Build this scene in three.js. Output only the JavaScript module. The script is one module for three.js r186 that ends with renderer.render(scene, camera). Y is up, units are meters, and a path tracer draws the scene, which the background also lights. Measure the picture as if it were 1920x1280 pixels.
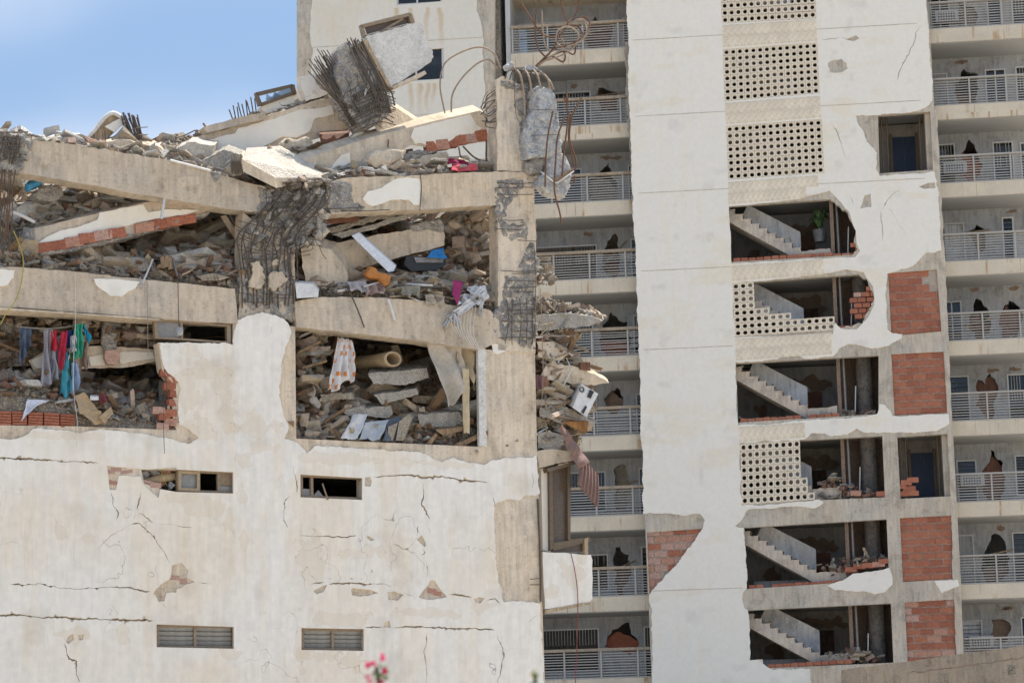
import * as THREE from 'three';
import { ConvexGeometry } from 'three/addons/geometries/ConvexGeometry.js';
import { ImprovedNoise } from 'three/addons/math/ImprovedNoise.js';
import { mergeGeometries } from 'three/addons/utils/BufferGeometryUtils.js';

// ---------------------------------------------------------------- camera, sky, sun, exposure
const scene = new THREE.Scene();
const FOCAL = 5050, CX = 960, CY = 640;             // focal length and centre in pixels of the photograph
const camera = new THREE.PerspectiveCamera(2 * Math.atan(640 / FOCAL) * 180 / Math.PI, 1.5, 0.5, 4000);
camera.position.set(0, 1.6, 0);
camera.rotation.order = 'YXZ';
camera.rotation.set(10.35 * Math.PI / 180, 0, -1.37 * Math.PI / 180);
camera.focus = 53; camera.userData.fStop = 6.0;
camera.updateMatrixWorld(true);
const renderer = new THREE.WebGLRenderer({ antialias: true });
renderer.toneMapping = THREE.LinearToneMapping;
renderer.toneMappingExposure = 2.02;
renderer.shadowMap.enabled = true;

const SUN = new THREE.Vector3(0.30, 0.92, -0.26).normalize();
const sun = new THREE.DirectionalLight(new THREE.Color(1, 0.94, 0.84), 3.3);
sun.name = 'sun';
sun.target.position.set(0, 12, -60);
sun.position.copy(sun.target.position).addScaledVector(SUN, 120);
sun.castShadow = true; sun.shadow.mapSize.set(4096, 4096);
Object.assign(sun.shadow.camera, { left: -60, right: 60, top: 60, bottom: -60, near: 1, far: 260 });
scene.add(sun, sun.target);

// ---------------------------------------------------------------- random numbers and noise
function rng(seed) { let a = (seed * 2654435761) >>> 0; return () => { a = (a + 0x6D2B79F5) | 0; let t = Math.imul(a ^ (a >>> 15), 1 | a); t = (t + Math.imul(t ^ (t >>> 7), 61 | t)) ^ t; return ((t ^ (t >>> 14)) >>> 0) / 4294967296; }; }
const perlin = new ImprovedNoise();
const n3 = (x, y, z) => perlin.noise(x, y, z);
function fb3(x, y, z, o = 4) { let s = 0, a = 0.5, t = 0; for (let i = 0; i < o; i++) { s += a * n3(x, y, z); t += a; a *= 0.5; x = x * 2.03 + 7.1; y = y * 2.03 + 3.3; z = z * 2.03 + 1.7; } return s / t; }
const mix = (a, b, t) => a + (b - a) * t, clamp = (x, a = 0, b = 1) => Math.min(b, Math.max(a, x));
const sm = (a, b, x) => { const t = clamp((x - a) / (b - a)); return t * t * (3 - 2 * t); };
// tileable value noise for textures
const HT = new Float32Array(65536); { const r = rng(99); for (let i = 0; i < 65536; i++) HT[i] = r(); }
function vn(x, y, p, s) {
  const xi = Math.floor(x), yi = Math.floor(y), fx = x - xi, fy = y - yi;
  const u = fx * fx * (3 - 2 * fx), v = fy * fy * (3 - 2 * fy);
  const X0 = ((xi % p) + p) % p, X1 = (X0 + 1) % p, Y0 = ((yi % p) + p) % p, Y1 = (Y0 + 1) % p;
  const h = (a, b) => HT[(a * 7919 + b * 104729 + s * 1299709) & 65535];
  return (h(X0, Y0) * (1 - u) + h(X1, Y0) * u) * (1 - v) + (h(X0, Y1) * (1 - u) + h(X1, Y1) * u) * v;
}
function vf(x, y, p, s, o = 4) { let a = 0.5, t = 0, r = 0; for (let i = 0; i < o; i++) { r += a * vn(x * p, y * p, p, s + i); t += a; a *= 0.5; p *= 2; } return r / t; }

// ---------------------------------------------------------------- sky: hazy summer air with thin cirrus
{
  const w = 1024, h = 512, d = new Float32Array(w * h * 4);
  for (let j = 0; j < h; j++) for (let i = 0; i < w; i++) {
    const el = ((j + 0.5) / h - 0.5) * Math.PI, az = ((i + 0.5) / w - 0.5) * 2 * Math.PI;
    const x = Math.cos(el) * Math.cos(az), z = Math.cos(el) * Math.sin(az), y = Math.sin(el);
    const e = Math.max(0, y), k = Math.pow(1 - e, 3.4);
    let r = mix(0.115, 0.27, k), g = mix(0.20, 0.37, k), b = mix(0.36, 0.49, k);
    const c = x * SUN.x + y * SUN.y + z * SUN.z, gl = Math.pow(clamp((c + 1) / 2), 14) * 0.75;
    r += gl; g += gl * 0.98; b += gl * 0.92;
    const q = 2.6 / (0.3 + e);
    let cl = fb3(x * q * 1.1 + 3.1, 4.2, z * q * 2.0 + 11.3, 5);
    cl = sm(-0.2, 0.45, cl) * 0.5 * sm(-0.02, 0.1, y);
    r = mix(r, 0.52, cl); g = mix(g, 0.54, cl); b = mix(b, 0.58, cl);
    const o = (j * w + i) * 4; d[o] = r; d[o + 1] = g; d[o + 2] = b; d[o + 3] = 1;
  }
  const t = new THREE.DataTexture(d, w, h, THREE.RGBAFormat, THREE.FloatType);
  t.mapping = THREE.EquirectangularReflectionMapping; t.magFilter = THREE.LinearFilter; t.needsUpdate = true;
  scene.background = t; scene.environment = t;
}

// ---------------------------------------------------------------- frames: a facade plane found from the photograph, with local axes x along it, y up, z out of it
function ray(px, py) { return new THREE.Vector3((px - CX) / FOCAL, -(py - CY) / FOCAL, -1).applyMatrix4(new THREE.Matrix4().extractRotation(camera.matrixWorld)); }
class Frame {
  constructor(deg, px, py, depth) {
    this.th = deg * Math.PI / 180;
    const q = ray(px, py).multiplyScalar(depth).add(camera.position);
    this.O = new THREE.Vector3(q.x, 0, q.z);
    this.u = new THREE.Vector3(Math.cos(this.th), 0, -Math.sin(this.th));
    this.n = new THREE.Vector3(Math.sin(this.th), 0, Math.cos(this.th));
  }
  p(px, py, w = 0) {            // the point of the plane w metres behind the facade that shows at this pixel
    const d = ray(px, py), o = this.O.clone().addScaledVector(this.n, -w).sub(camera.position);
    const t = o.dot(this.n) / d.dot(this.n);
    const q = d.multiplyScalar(t).add(camera.position).sub(this.O);
    return [q.dot(this.u), q.y, -w];
  }
  world(l) { return new THREE.Vector3().copy(this.O).addScaledVector(this.u, l[0]).addScaledVector(this.n, l[2]).setY(l[1]); }
}
const L = new Frame(26, 1010, 1000, 55);      // front of the collapsed block
const T = new Frame(-7, 1400, 640, 97);       // front of the tower

// ---------------------------------------------------------------- geometry helpers, all in a frame's local metres
function boxUV(g) {
  if (g.index) g = g.toNonIndexed();
  if (!g.attributes.normal) g.computeVertexNormals();
  const p = g.attributes.position, n = p.count, uv = new Float32Array(n * 2);
  const a = new THREE.Vector3(), b = new THREE.Vector3(), c = new THREE.Vector3();
  for (let i = 0; i < n; i += 3) {
    a.fromBufferAttribute(p, i); b.fromBufferAttribute(p, i + 1); c.fromBufferAttribute(p, i + 2);
    const N = b.clone().sub(a).cross(c.clone().sub(a)), x = Math.abs(N.x), y = Math.abs(N.y), z = Math.abs(N.z);
    for (let k = 0; k < 3; k++) {
      const v = k === 0 ? a : k === 1 ? b : c;
      if (z >= x && z >= y) { uv[2 * (i + k)] = v.x; uv[2 * (i + k) + 1] = v.y; }
      else if (x >= y) { uv[2 * (i + k)] = v.z; uv[2 * (i + k) + 1] = v.y; }
      else { uv[2 * (i + k)] = v.x; uv[2 * (i + k) + 1] = v.z; }
    }
  }
  g.setAttribute('uv', new THREE.BufferAttribute(uv, 2));
  g.deleteAttribute('uv1'); g.deleteAttribute('color');
  return g;
}
// broken outline: edges split and pushed about
function rough(pts, amp = 2, step = 8, seed = 1, closed = true) {
  const r = rng(seed), out = [];
  const n = pts.length, m = closed ? n : n - 1;
  for (let i = 0; i < m; i++) {
    const a = pts[i], b = pts[(i + 1) % n], dx = b[0] - a[0], dy = b[1] - a[1], l = Math.hypot(dx, dy);
    const k = Math.max(1, Math.round(l / step)); let walk = 0;
    out.push(a);
    for (let j = 1; j < k; j++) {
      const t = (j + (r() - 0.5) * 0.5) / k; walk = walk * 0.45 + (r() - 0.5) * 2 * amp * Math.min(1, 4 * t * (1 - t) + 0.35);
      out.push([a[0] + dx * t - dy / l * walk, a[1] + dy * t + dx / l * walk]);
    }
  }
  if (!closed) out.push(pts[n - 1]);
  return out;
}
// a jagged crack as a thin closed outline
function crack(pts, w = 2.4, seed = 1, amp = 1.4) {
  const c = rough(pts, amp, 4, seed, false), r = rng(seed + 77), A = [], B = [], n = c.length; let walk = 0.5;
  for (let i = 0; i < n; i++) {
    const a = c[Math.max(0, i - 1)], b = c[Math.min(n - 1, i + 1)], dx = b[0] - a[0], dy = b[1] - a[1], l = Math.hypot(dx, dy) || 1;
    walk = clamp(walk + (r() - 0.5) * 0.7); const e = Math.min(1, Math.min(i, n - 1 - i) / 3), h = (i === 0 || i === n - 1) ? 0.1 : w * 0.5 * (0.18 + 1.15 * walk * walk + 0.25 * r()) * (0.35 + 0.65 * e), chip = r() < 0.09 && e === 1 ? w * (0.5 + 1.3 * r()) : 0, side = r() < 0.5;
    const ha = h + (side ? chip : 0), hb = h + (side ? 0 : chip); A.push([c[i][0] - dy / l * ha, c[i][1] + dx / l * ha]); B.push([c[i][0] + dy / l * hb, c[i][1] - dx / l * hb]);
  }
  return A.concat(B.reverse());
}
const ragged = (pts, a, s) => rough(rough(pts, a, 14, s), a * 0.45, 4, s + 500);
const loc = (F, pts, w) => pts.map((p) => F.p(p[0], p[1], w));
function prismL(pts, z, t, holes = []) {          // pts in local metres; front face at z, t thick towards the back
  const s = new THREE.Shape(pts.map((p) => new THREE.Vector2(p[0], p[1])));
  for (const h of holes) s.holes.push(new THREE.Path(h.map((p) => new THREE.Vector2(p[0], p[1]))));
  const g = new THREE.ExtrudeGeometry(s, { depth: t, bevelEnabled: false, steps: 1 });
  g.translate(0, 0, z - t);
  return boxUV(g);
}
const prism = (F, pts, w, t, holes = []) => prismL(loc(F, pts, w), -w, t, holes.map((h) => loc(F, h, w)));
function boxL(x0, x1, y0, y1, z0, z1) { const g = new THREE.BoxGeometry(x1 - x0, y1 - y0, z1 - z0); g.translate((x0 + x1) / 2, (y0 + y1) / 2, (z0 + z1) / 2); return boxUV(g); }
// a solid between a front outline and a back outline, each corner [px, py, w]
function solid(F, front, back) {
  const f = front.map((p) => new THREE.Vector3(...F.p(p[0], p[1], p[2]))), b = back.map((p) => new THREE.Vector3(...F.p(p[0], p[1], p[2])));
  return solidL(f, b);
}
function solidL(f, b) {
  const pos = [], n = f.length, tri = (a, c, d) => pos.push(a.x, a.y, a.z, c.x, c.y, c.z, d.x, d.y, d.z);
  const tr = THREE.ShapeUtils.triangulateShape(f.map((v) => new THREE.Vector2(v.x, v.y)), []);
  const ccw = THREE.ShapeUtils.area(f.map((v) => new THREE.Vector2(v.x, v.y))) > 0;
  for (const [i, j, k] of tr) { tri(f[i], f[j], f[k]); tri(b[k], b[j], b[i]); }
  for (let i = 0; i < n; i++) { const j = (i + 1) % n; if (ccw) { tri(f[i], b[i], f[j]); tri(f[j], b[i], b[j]); } else { tri(f[j], b[i], f[i]); tri(b[j], b[i], f[j]); } }
  const g = new THREE.BufferGeometry(); g.setAttribute('position', new THREE.Float32BufferAttribute(pos, 3)); g.computeVertexNormals();
  return boxUV(g);
}
function tubeL(pts, r, seg = 0, rad = 6) {
  const v = pts.map((p) => new THREE.Vector3(...p));
  const c = v.length > 2 ? new THREE.CatmullRomCurve3(v, false, 'centripetal') : new THREE.LineCurve3(v[0], v[1]);
  return boxUV(new THREE.TubeGeometry(c, seg || Math.max(1, (v.length - 1) * (v.length > 2 ? 6 : 1)), r, rad, false));
}
const tube = (F, pts, r, rad = 6) => tubeL(pts.map((p) => F.p(p[0], p[1], p[2] || 0)), r, 0, rad);
// broken rock by surface nets over a distance field
function surfaceNets(fn, lo, hi, cell) {
  const nx = Math.ceil((hi[0] - lo[0]) / cell) + 1, ny = Math.ceil((hi[1] - lo[1]) / cell) + 1, nz = Math.ceil((hi[2] - lo[2]) / cell) + 1;
  const v = new Float32Array(nx * ny * nz), I = (i, j, k) => i + nx * (j + ny * k);
  for (let k = 0; k < nz; k++) for (let j = 0; j < ny; j++) for (let i = 0; i < nx; i++)
    v[I(i, j, k)] = (i === 0 || j === 0 || k === 0 || i === nx - 1 || j === ny - 1 || k === nz - 1) ? cell : fn(lo[0] + i * cell, lo[1] + j * cell, lo[2] + k * cell);
  const idx = new Int32Array(nx * ny * nz).fill(-1), pos = [], tri = [];
  for (let k = 0; k < nz - 1; k++) for (let j = 0; j < ny - 1; j++) for (let i = 0; i < nx - 1; i++) {
    let cnt = 0, x = 0, y = 0, z = 0;
    const c = (a, b, d) => v[I(i + a, j + b, k + d)];
    const ed = (a0, b0, d0, a1, b1, d1) => { const p = c(a0, b0, d0), q = c(a1, b1, d1); if ((p < 0) !== (q < 0)) { const t = p / (p - q); x += a0 + (a1 - a0) * t; y += b0 + (b1 - b0) * t; z += d0 + (d1 - d0) * t; cnt++; } };
    for (let a = 0; a < 2; a++) for (let b = 0; b < 2; b++) { ed(0, a, b, 1, a, b); ed(a, 0, b, a, 1, b); ed(a, b, 0, a, b, 1); }
    if (cnt) { idx[I(i, j, k)] = pos.length / 3; pos.push(lo[0] + (i + x / cnt) * cell, lo[1] + (j + y / cnt) * cell, lo[2] + (k + z / cnt) * cell); }
  }
  const quad = (a, b, c, d, s) => { if (a < 0 || b < 0 || c < 0 || d < 0) return; if (s) tri.push(a, b, c, a, c, d); else tri.push(a, c, b, a, d, c); };
  for (let k = 1; k < nz - 1; k++) for (let j = 1; j < ny - 1; j++) for (let i = 1; i < nx - 1; i++) {
    const p = v[I(i, j, k)] < 0;
    if (p !== v[I(i + 1, j, k)] < 0) quad(idx[I(i, j - 1, k - 1)], idx[I(i, j, k - 1)], idx[I(i, j, k)], idx[I(i, j - 1, k)], p);
    if (p !== v[I(i, j + 1, k)] < 0) quad(idx[I(i - 1, j, k - 1)], idx[I(i - 1, j, k)], idx[I(i, j, k)], idx[I(i, j, k - 1)], p);
    if (p !== v[I(i, j, k + 1)] < 0) quad(idx[I(i - 1, j - 1, k)], idx[I(i, j - 1, k)], idx[I(i, j, k)], idx[I(i - 1, j, k)], p);
  }
  const g = new THREE.BufferGeometry(); g.setAttribute('position', new THREE.Float32BufferAttribute(pos, 3)); g.setIndex(tri); g.computeVertexNormals();
  return g;
}
function sdPoly(pts, x, y) {
  let d = 1e9, s = 1;
  for (let i = 0, n = pts.length, j = n - 1; i < n; j = i++) {
    const ex = pts[j][0] - pts[i][0], ey = pts[j][1] - pts[i][1], wx = x - pts[i][0], wy = y - pts[i][1];
    const t = clamp((wx * ex + wy * ey) / (ex * ex + ey * ey)), bx = wx - ex * t, by = wy - ey * t;
    d = Math.min(d, bx * bx + by * by);
    const c1 = y >= pts[i][1], c2 = y < pts[j][1], c3 = ex * wy > ey * wx;
    if ((c1 && c2 && c3) || (!c1 && !c2 && !c3)) s = -s;
  }
  return s * Math.sqrt(d);
}
function rock(F, pts, w, t, { amp = 0.05, freq = 7, cell = 0.035, seed = 1, round = 0.05 } = {}) {
  const q = loc(F, pts, w), xs = q.map((p) => p[0]), ys = q.map((p) => p[1]), e = 0.12;
  const lo = [Math.min(...xs) - e, Math.min(...ys) - e, -w - t - e], hi = [Math.max(...xs) + e, Math.max(...ys) + e, -w + e];
  const g = surfaceNets((x, y, z) => {
    const a = sdPoly(q, x, y) + round, b = Math.abs(z + w + t / 2) - t / 2 + round;
    const d = Math.min(Math.max(a, b), 0) + Math.hypot(Math.max(a, 0), Math.max(b, 0)) - round;
    return d + amp * (fb3(x * freq + seed * 13, y * freq, z * freq, 3) * 1.5 + 0.35 * Math.abs(n3(x * freq * 0.5, y * freq * 0.5 + seed * 5, z * freq * 0.5)));
  }, lo, hi, cell);
  return boxUV(g);
}
// one lump of rubble about 1 m across, squashed to size
function lump(seed, sx, sy, sz, pts = 13) {
  const r = rng(seed), v = [];
  for (let i = 0; i < pts; i++) { const p = new THREE.Vector3(r() - 0.5, r() - 0.5, r() - 0.5); const m = Math.max(Math.abs(p.x), Math.abs(p.y), Math.abs(p.z)); p.multiplyScalar((0.36 + 0.14 * r()) / m); v.push(new THREE.Vector3(p.x * sx, p.y * sy, p.z * sz)); }
  return boxUV(new ConvexGeometry(v));
}
function cornered(seed, sx, sy, sz, j = 0.12) {   // a box with its corners knocked about and some cut off
  const r = rng(seed), v = [];
  for (const x of [-0.5, 0.5]) for (const y of [-0.5, 0.5]) for (const z of [-0.5, 0.5]) {
    const k = () => (r() - 0.5) * j;
    if (r() < 0.35) { v.push(new THREE.Vector3((x * (0.55 + 0.3 * r())) * sx, y * sy, z * sz), new THREE.Vector3(x * sx, y * (0.5 + 0.4 * r()) * sy, z * sz), new THREE.Vector3(x * sx, y * sy, z * (0.5 + 0.4 * r()) * sz)); }
    else v.push(new THREE.Vector3((x + k()) * sx, (y + k()) * sy, (z + k()) * sz));
  }
  return boxUV(new ConvexGeometry(v));
}
// a cloth between four corners [px, py, w], folded, with a little thickness
function cloth(F, tl, tr, br, bl, { folds = 3, amp = 0.04, nx = 14, ny = 14, seed = 1, hem = 0.05, th = 0.012, sag = 0 } = {}) {
  const P = [tl, tr, br, bl].map((p) => F.p(p[0], p[1], p[2])), fr = [], bk = [];
  for (let j = 0; j <= ny; j++) for (let i = 0; i <= nx; i++) {
    const a = i / nx, b = j / ny, q = [0, 1, 2].map((k) => mix(mix(P[0][k], P[1][k], a), mix(P[3][k], P[2][k], a), b));
    const f = Math.sin(a * folds * 6.283 + 1.3 * Math.sin(b * 3 + seed) + seed) * amp * (0.35 + 0.65 * b) + 0.6 * amp * n3(a * 4 + seed, b * 4, seed * 3.1);
    const dx = 0.5 * amp * n3(b * 3 + seed * 2, a * 3, 4.4), dy = -sag * 4 * a * (1 - a) * (1 - b) - hem * b * n3(a * 3.5 + seed * 7, 0.3, 1.1);
    fr.push(new THREE.Vector3(q[0] + dx, q[1] + dy, q[2] + f)); bk.push(new THREE.Vector3(q[0] + dx, q[1] + dy, q[2] + f - th));
  }
  const pos = [], tri = [], N = nx + 1, M = fr.length;
  for (const v of fr.concat(bk)) pos.push(v.x, v.y, v.z);
  for (let j = 0; j < ny; j++) for (let i = 0; i < nx; i++) { const a = j * N + i, b = a + 1, c = a + N + 1, d = a + N; tri.push(a, d, c, a, c, b, M + a, M + c, M + d, M + a, M + b, M + c); }
  const rim = []; for (let i = 0; i < nx; i++) rim.push(i); for (let j = 0; j < ny; j++) rim.push(j * N + nx); for (let i = nx; i > 0; i--) rim.push(ny * N + i); for (let j = ny; j > 0; j--) rim.push(j * N);
  for (let i = 0; i < rim.length; i++) { const a = rim[i], b = rim[(i + 1) % rim.length]; tri.push(a, b, M + b, a, M + b, M + a); }
  const g = new THREE.BufferGeometry(); g.setAttribute('position', new THREE.Float32BufferAttribute(pos, 3)); g.setIndex(tri); g.computeVertexNormals();
  return boxUV(g);
}

// ---------------------------------------------------------------- scene-graph helpers
const taken = {}, things = [];
function numbered(n) { const k = taken[n] = (taken[n] ?? -1) + 1; return k ? n + '_' + String(k).padStart(3, '0') : n; }
function shade(o) { o.castShadow = true; o.receiveShadow = true; return o; }
function tag(o, label, category, group, kind) { o.userData.label = label; o.userData.category = category; if (group) o.userData.group = group; o.userData.kind = kind || 'thing'; return o; }
function thing(F, name, label, category, group) {
  const g = new THREE.Group(); g.name = numbered(name); g.userData.frame = undefined; scene.add(g); tag(g, label, category, group);
  things.push([g, F]); return g;
}
function part(parent, name, geo, mat, label) { const m = shade(new THREE.Mesh(geo, mat)); m.name = name; if (label) m.userData.label = label; parent.add(m); return m; }
function holder(parent, name) { const g = new THREE.Group(); g.name = name; parent.add(g); return g; }
function place(parent, name, geo, mat, x, y, z, rx = 0, ry = 0, rz = 0) { const m = part(parent, name, geo, mat); m.position.set(x, y, z); m.rotation.set(rx, ry, rz); return m; }
function single(F, name, geo, mat, label, category, group) {   // a thing that is one mesh: pivot at its base
  geo.computeBoundingBox(); const b = geo.boundingBox, c = [(b.min.x + b.max.x) / 2, b.min.y, (b.min.z + b.max.z) / 2];
  geo.translate(-c[0], -c[1], -c[2]);
  const m = shade(new THREE.Mesh(geo, mat)); m.name = numbered(name); m.position.copy(F.world(c)); m.rotation.y = F.th; scene.add(m);
  return tag(m, label, category, group);
}
function settle() {                                         // set each group's pivot at its base
  for (const [g, F] of things) {
    delete g.userData.frame;
    const b = new THREE.Box3(), q = new THREE.Box3(); g.updateMatrixWorld(true);
    g.traverse((m) => { if (m.isMesh) { m.geometry.computeBoundingBox(); q.copy(m.geometry.boundingBox).applyMatrix4(m.matrixWorld); b.union(q); } });
    const c = new THREE.Vector3((b.min.x + b.max.x) / 2, b.min.y, (b.min.z + b.max.z) / 2);
    for (const m of g.children) m.position.sub(c);
    g.position.copy(F.world([c.x, c.y, c.z])); g.rotation.y = F.th;
  }
}
// ---------------------------------------------------------------- materials: computed textures in metres
function tex(size, metres, fn, srgb = true, off = [0, 0]) {
  const d = new Uint8Array(size * size * 4);
  for (let j = 0; j < size; j++) for (let i = 0; i < size; i++) {
    const c = fn((i + 0.5) / size, (j + 0.5) / size, i, j), o = (j * size + i) * 4;
    d[o] = clamp(c[0]) * 255; d[o + 1] = clamp(c[1]) * 255; d[o + 2] = clamp(c[2]) * 255; d[o + 3] = 255;
  }
  const t = new THREE.DataTexture(d, size, size, THREE.RGBAFormat); t.wrapS = t.wrapT = THREE.RepeatWrapping;
  t.magFilter = THREE.LinearFilter; t.minFilter = THREE.LinearMipmapLinearFilter; t.generateMipmaps = true;
  t.repeat.set(1 / metres, 1 / metres); t.offset.set(off[0], off[1]);
  if (srgb) t.colorSpace = THREE.SRGBColorSpace; t.needsUpdate = true; return t;
}
const toS = (x) => x <= 0.0031308 ? 12.92 * x : 1.055 * Math.pow(x, 1 / 2.4) - 0.055;
const S3 = (r, g, b) => [toS(r), toS(g), toS(b)];
const grey = (v) => [v, v, v];
function mat(color, map, bump, bumpScale, rough_ = 0.92, extra = {}) {
  const m = new THREE.MeshStandardMaterial({ roughness: rough_, metalness: 0, side: THREE.DoubleSide, ...extra });
  m.color.setRGB(...color); if (map) m.map = map; if (bump) { m.bumpMap = bump; m.bumpScale = bumpScale; } return m;
}
// plaster of the collapsed block: cream paint with ochre wash, peeled paint where the photograph shows it
const PL0 = [-14, 2], PLM = 16;          // local x, y of the texture's corner and its size in metres
const peel = [                            // [px, py, rx, ry] of peeled or stained paint on the facade
  [455, 860, 14, 26], [452, 925, 10, 34], [458, 1000, 8, 22], [395, 950, 52, 22], [430, 965, 12, 40], [380, 800, 55, 22], [350, 740, 30, 50], [420, 745, 22, 60],
  [480, 795, 34, 22], [500, 840, 30, 14], [320, 930, 40, 10], [660, 1235, 28, 24], [600, 1230, 44, 16], [565, 1245, 16, 26], [430, 1225, 24, 18], [560, 1215, 10, 40],
  [135, 1195, 26, 20], [150, 1185, 12, 16], [230, 1180, 12, 24], [110, 1000, 12, 18], [165, 1010, 10, 8], [640, 860, 90, 10], [800, 868, 60, 10], [100, 815, 120, 8],
  [1078, 1072, 26, 26], [1045, 1108, 22, 18], [1096, 1048, 14, 14], [690, 1040, 60, 12], [580, 1050, 30, 40], [640, 1160, 50, 14], [300, 800, 80, 14], [350, 660, 40, 14], [390, 690, 40, 20], [900, 1135, 40, 10], [815, 1150, 60, 10]];
const wash = [[330, 1050, 130, 170, 0.5], [80, 960, 120, 90, 0.3], [610, 990, 70, 110, 0.6], [650, 1130, 110, 60, 0.45], [370, 760, 90, 100, 0.45], [620, 1260, 110, 50, 0.55], [380, 1270, 100, 50, 0.55], [300, 900, 160, 60, 0.35], [150, 1240, 150, 60, 0.3]];
const peelL = peel.map(([x, y, a, b]) => { const p = L.p(x, y), q = L.p(x + a, y), s = L.p(x, y - b); return [p[0], p[1], q[0] - p[0], s[1] - p[1]]; });
const washL = wash.map(([x, y, a, b, k]) => { const p = L.p(x, y), q = L.p(x + a, y), s = L.p(x, y - b); return [p[0], p[1], q[0] - p[0], s[1] - p[1], k]; });
const texPlasterL = tex(2048, PLM, (u, v) => {
  const x = PL0[0] + u * PLM, y = PL0[1] + v * PLM;
  const big = vf(u, v, 9, 3, 4), fine = vf(u, v, 160, 5, 3), streak = vf(u, v * 0.12, 220, 8, 3), st2 = vf(u, v * 0.2, 48, 12, 3);
  let k = 0.04 + 0.45 * sm(0.48, 0.78, big) + 0.4 * sm(0.52, 0.76, st2);
  for (const w of washL) { const d = Math.hypot((x - w[0]) / w[2], (y - w[1]) / w[3]); if (d < 1.2) k += w[4] * sm(1.2, 0.2, d + (big - 0.5) * 1.6 + (st2 - 0.5) * 0.9); }
  k = clamp(k);
  k *= 0.75; let r = mix(0.79, 0.75, k), g = mix(0.745, 0.63, k), b = mix(0.675, 0.47, k);
  const mott = 1 + (fine - 0.5) * 0.14 + (streak - 0.5) * 0.16 - 0.09 * sm(0.64, 0.74, streak) * sm(0.4, 0.65, big);
  r *= mott; g *= mott; b *= mott;
  const dirt = sm(0.6, 0.9, vf(u + 0.37, v, 22, 20, 4)) * 0.14; r *= 1 - dirt; g *= 1 - dirt * 1.1; b *= 1 - dirt * 1.25;
  for (const w of peelL) {
    const dx = (x - w[0]) / w[2], dy = (y - w[1]) / w[3]; if (dx * dx + dy * dy > 3) continue;
    const d = Math.hypot(dx, dy) + (vf(u + 0.11, v + 0.2, 60, 31, 4) - 0.5) * 2.4;
    const m = sm(0.9, 0.72, d), rim = sm(0.86, 0.83, d) - sm(0.83, 0.8, d);
    r = mix(r, 0.70, m * 0.42) * (1 - 0.22 * rim); g = mix(g, 0.59, m * 0.42) * (1 - 0.26 * rim); b = mix(b, 0.45, m * 0.42) * (1 - 0.3 * rim);
  }
  // hairline crazing
  const hz = Math.abs(vf(u, v, 26, 41, 4) - 0.5), hm = sm(0.5, 0.66, vf(u, v, 12, 47, 3));
  const hl = sm(0.006, 0.001, hz) * hm * 0.5; r *= 1 - hl; g *= 1 - hl; b *= 1 - hl;
  return S3(r, g, b);
}, true, [-PL0[0] / PLM, -PL0[1] / PLM]);
const bumpPlaster = tex(1024, 3, (u, v) => grey(0.5 + 0.55 * (vf(u, v, 60, 2, 4) - 0.5) + 0.5 * (vf(u, v * 0.3, 90, 6, 2) - 0.5) + 0.5 * (vf(u, v, 6, 9, 3) - 0.5)), false);
// plaster of the tower: cream, with soft level washes
const texPlasterT = tex(2048, 18, (u, v) => {
  const big = vf(u, v, 8, 53, 4), band = vf(u * 0.35, v, 40, 57, 4), fine = vf(u, v, 180, 59, 3), drip = vf(u, v * 0.1, 120, 61, 3);
  const k = 0.75 * clamp(0.10 + 0.6 * sm(0.48, 0.72, band) * sm(0.38, 0.6, big) + 0.25 * sm(0.55, 0.8, drip));
  const m = 1 + (fine - 0.5) * 0.08 - 0.10 * sm(0.62, 0.85, vf(u + 0.4, v, 30, 67, 4));
  return S3(mix(0.82, 0.79, k) * m, mix(0.77, 0.68, k) * m, mix(0.685, 0.505, k) * m);
});
// cast concrete with board marks, neutral: the material's colour tints it
const concrete = (bd) => tex(1024, 4, (u, v) => {
  const big = vf(u, v, 5, 71, 4), fine = vf(u, v, 150, 73, 3), drip = vf(u, v * 0.15, 60, 79, 3), spots = sm(0.68, 0.8, vf(u, v, 70, 83, 2));
  const board = bd === 1 ? (Math.abs(((u * 16 + 0.02 * vn(u * 16, v * 6, 16, 5)) % 1) - 0.5) > 0.47 ? 0.10 : 0.10 * (vn(Math.floor(u * 16) * 3.7, 0.5, 64, 9) - 0.5)) : bd === 2 ? (Math.abs(((v * 11) % 1) - 0.5) > 0.485 ? 0.05 : 0) * sm(0.4, 0.6, big) : 0;
  const s = 0.82 + (big - 0.5) * 0.28 + (fine - 0.5) * 0.2 + (drip - 0.5) * 0.34 - 0.12 * sm(0.6, 0.7, vf(u + 0.6, v, 11, 89, 4)) - spots * 0.12 - board;
  const w = (vf(u + 0.3, v, 7, 87, 3) - 0.5) * 0.08;
  return S3(s + w, s, s - w * 1.5);
});
const texConcrete = concrete(0), texBoard = concrete(1), texForm = concrete(2);
const bumpConcrete = tex(1024, 4, (u, v) => grey(0.5 + 0.5 * (vf(u, v, 120, 91, 3) - 0.5) + 0.4 * (vf(u, v, 14, 93, 4) - 0.5)), false);
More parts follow.
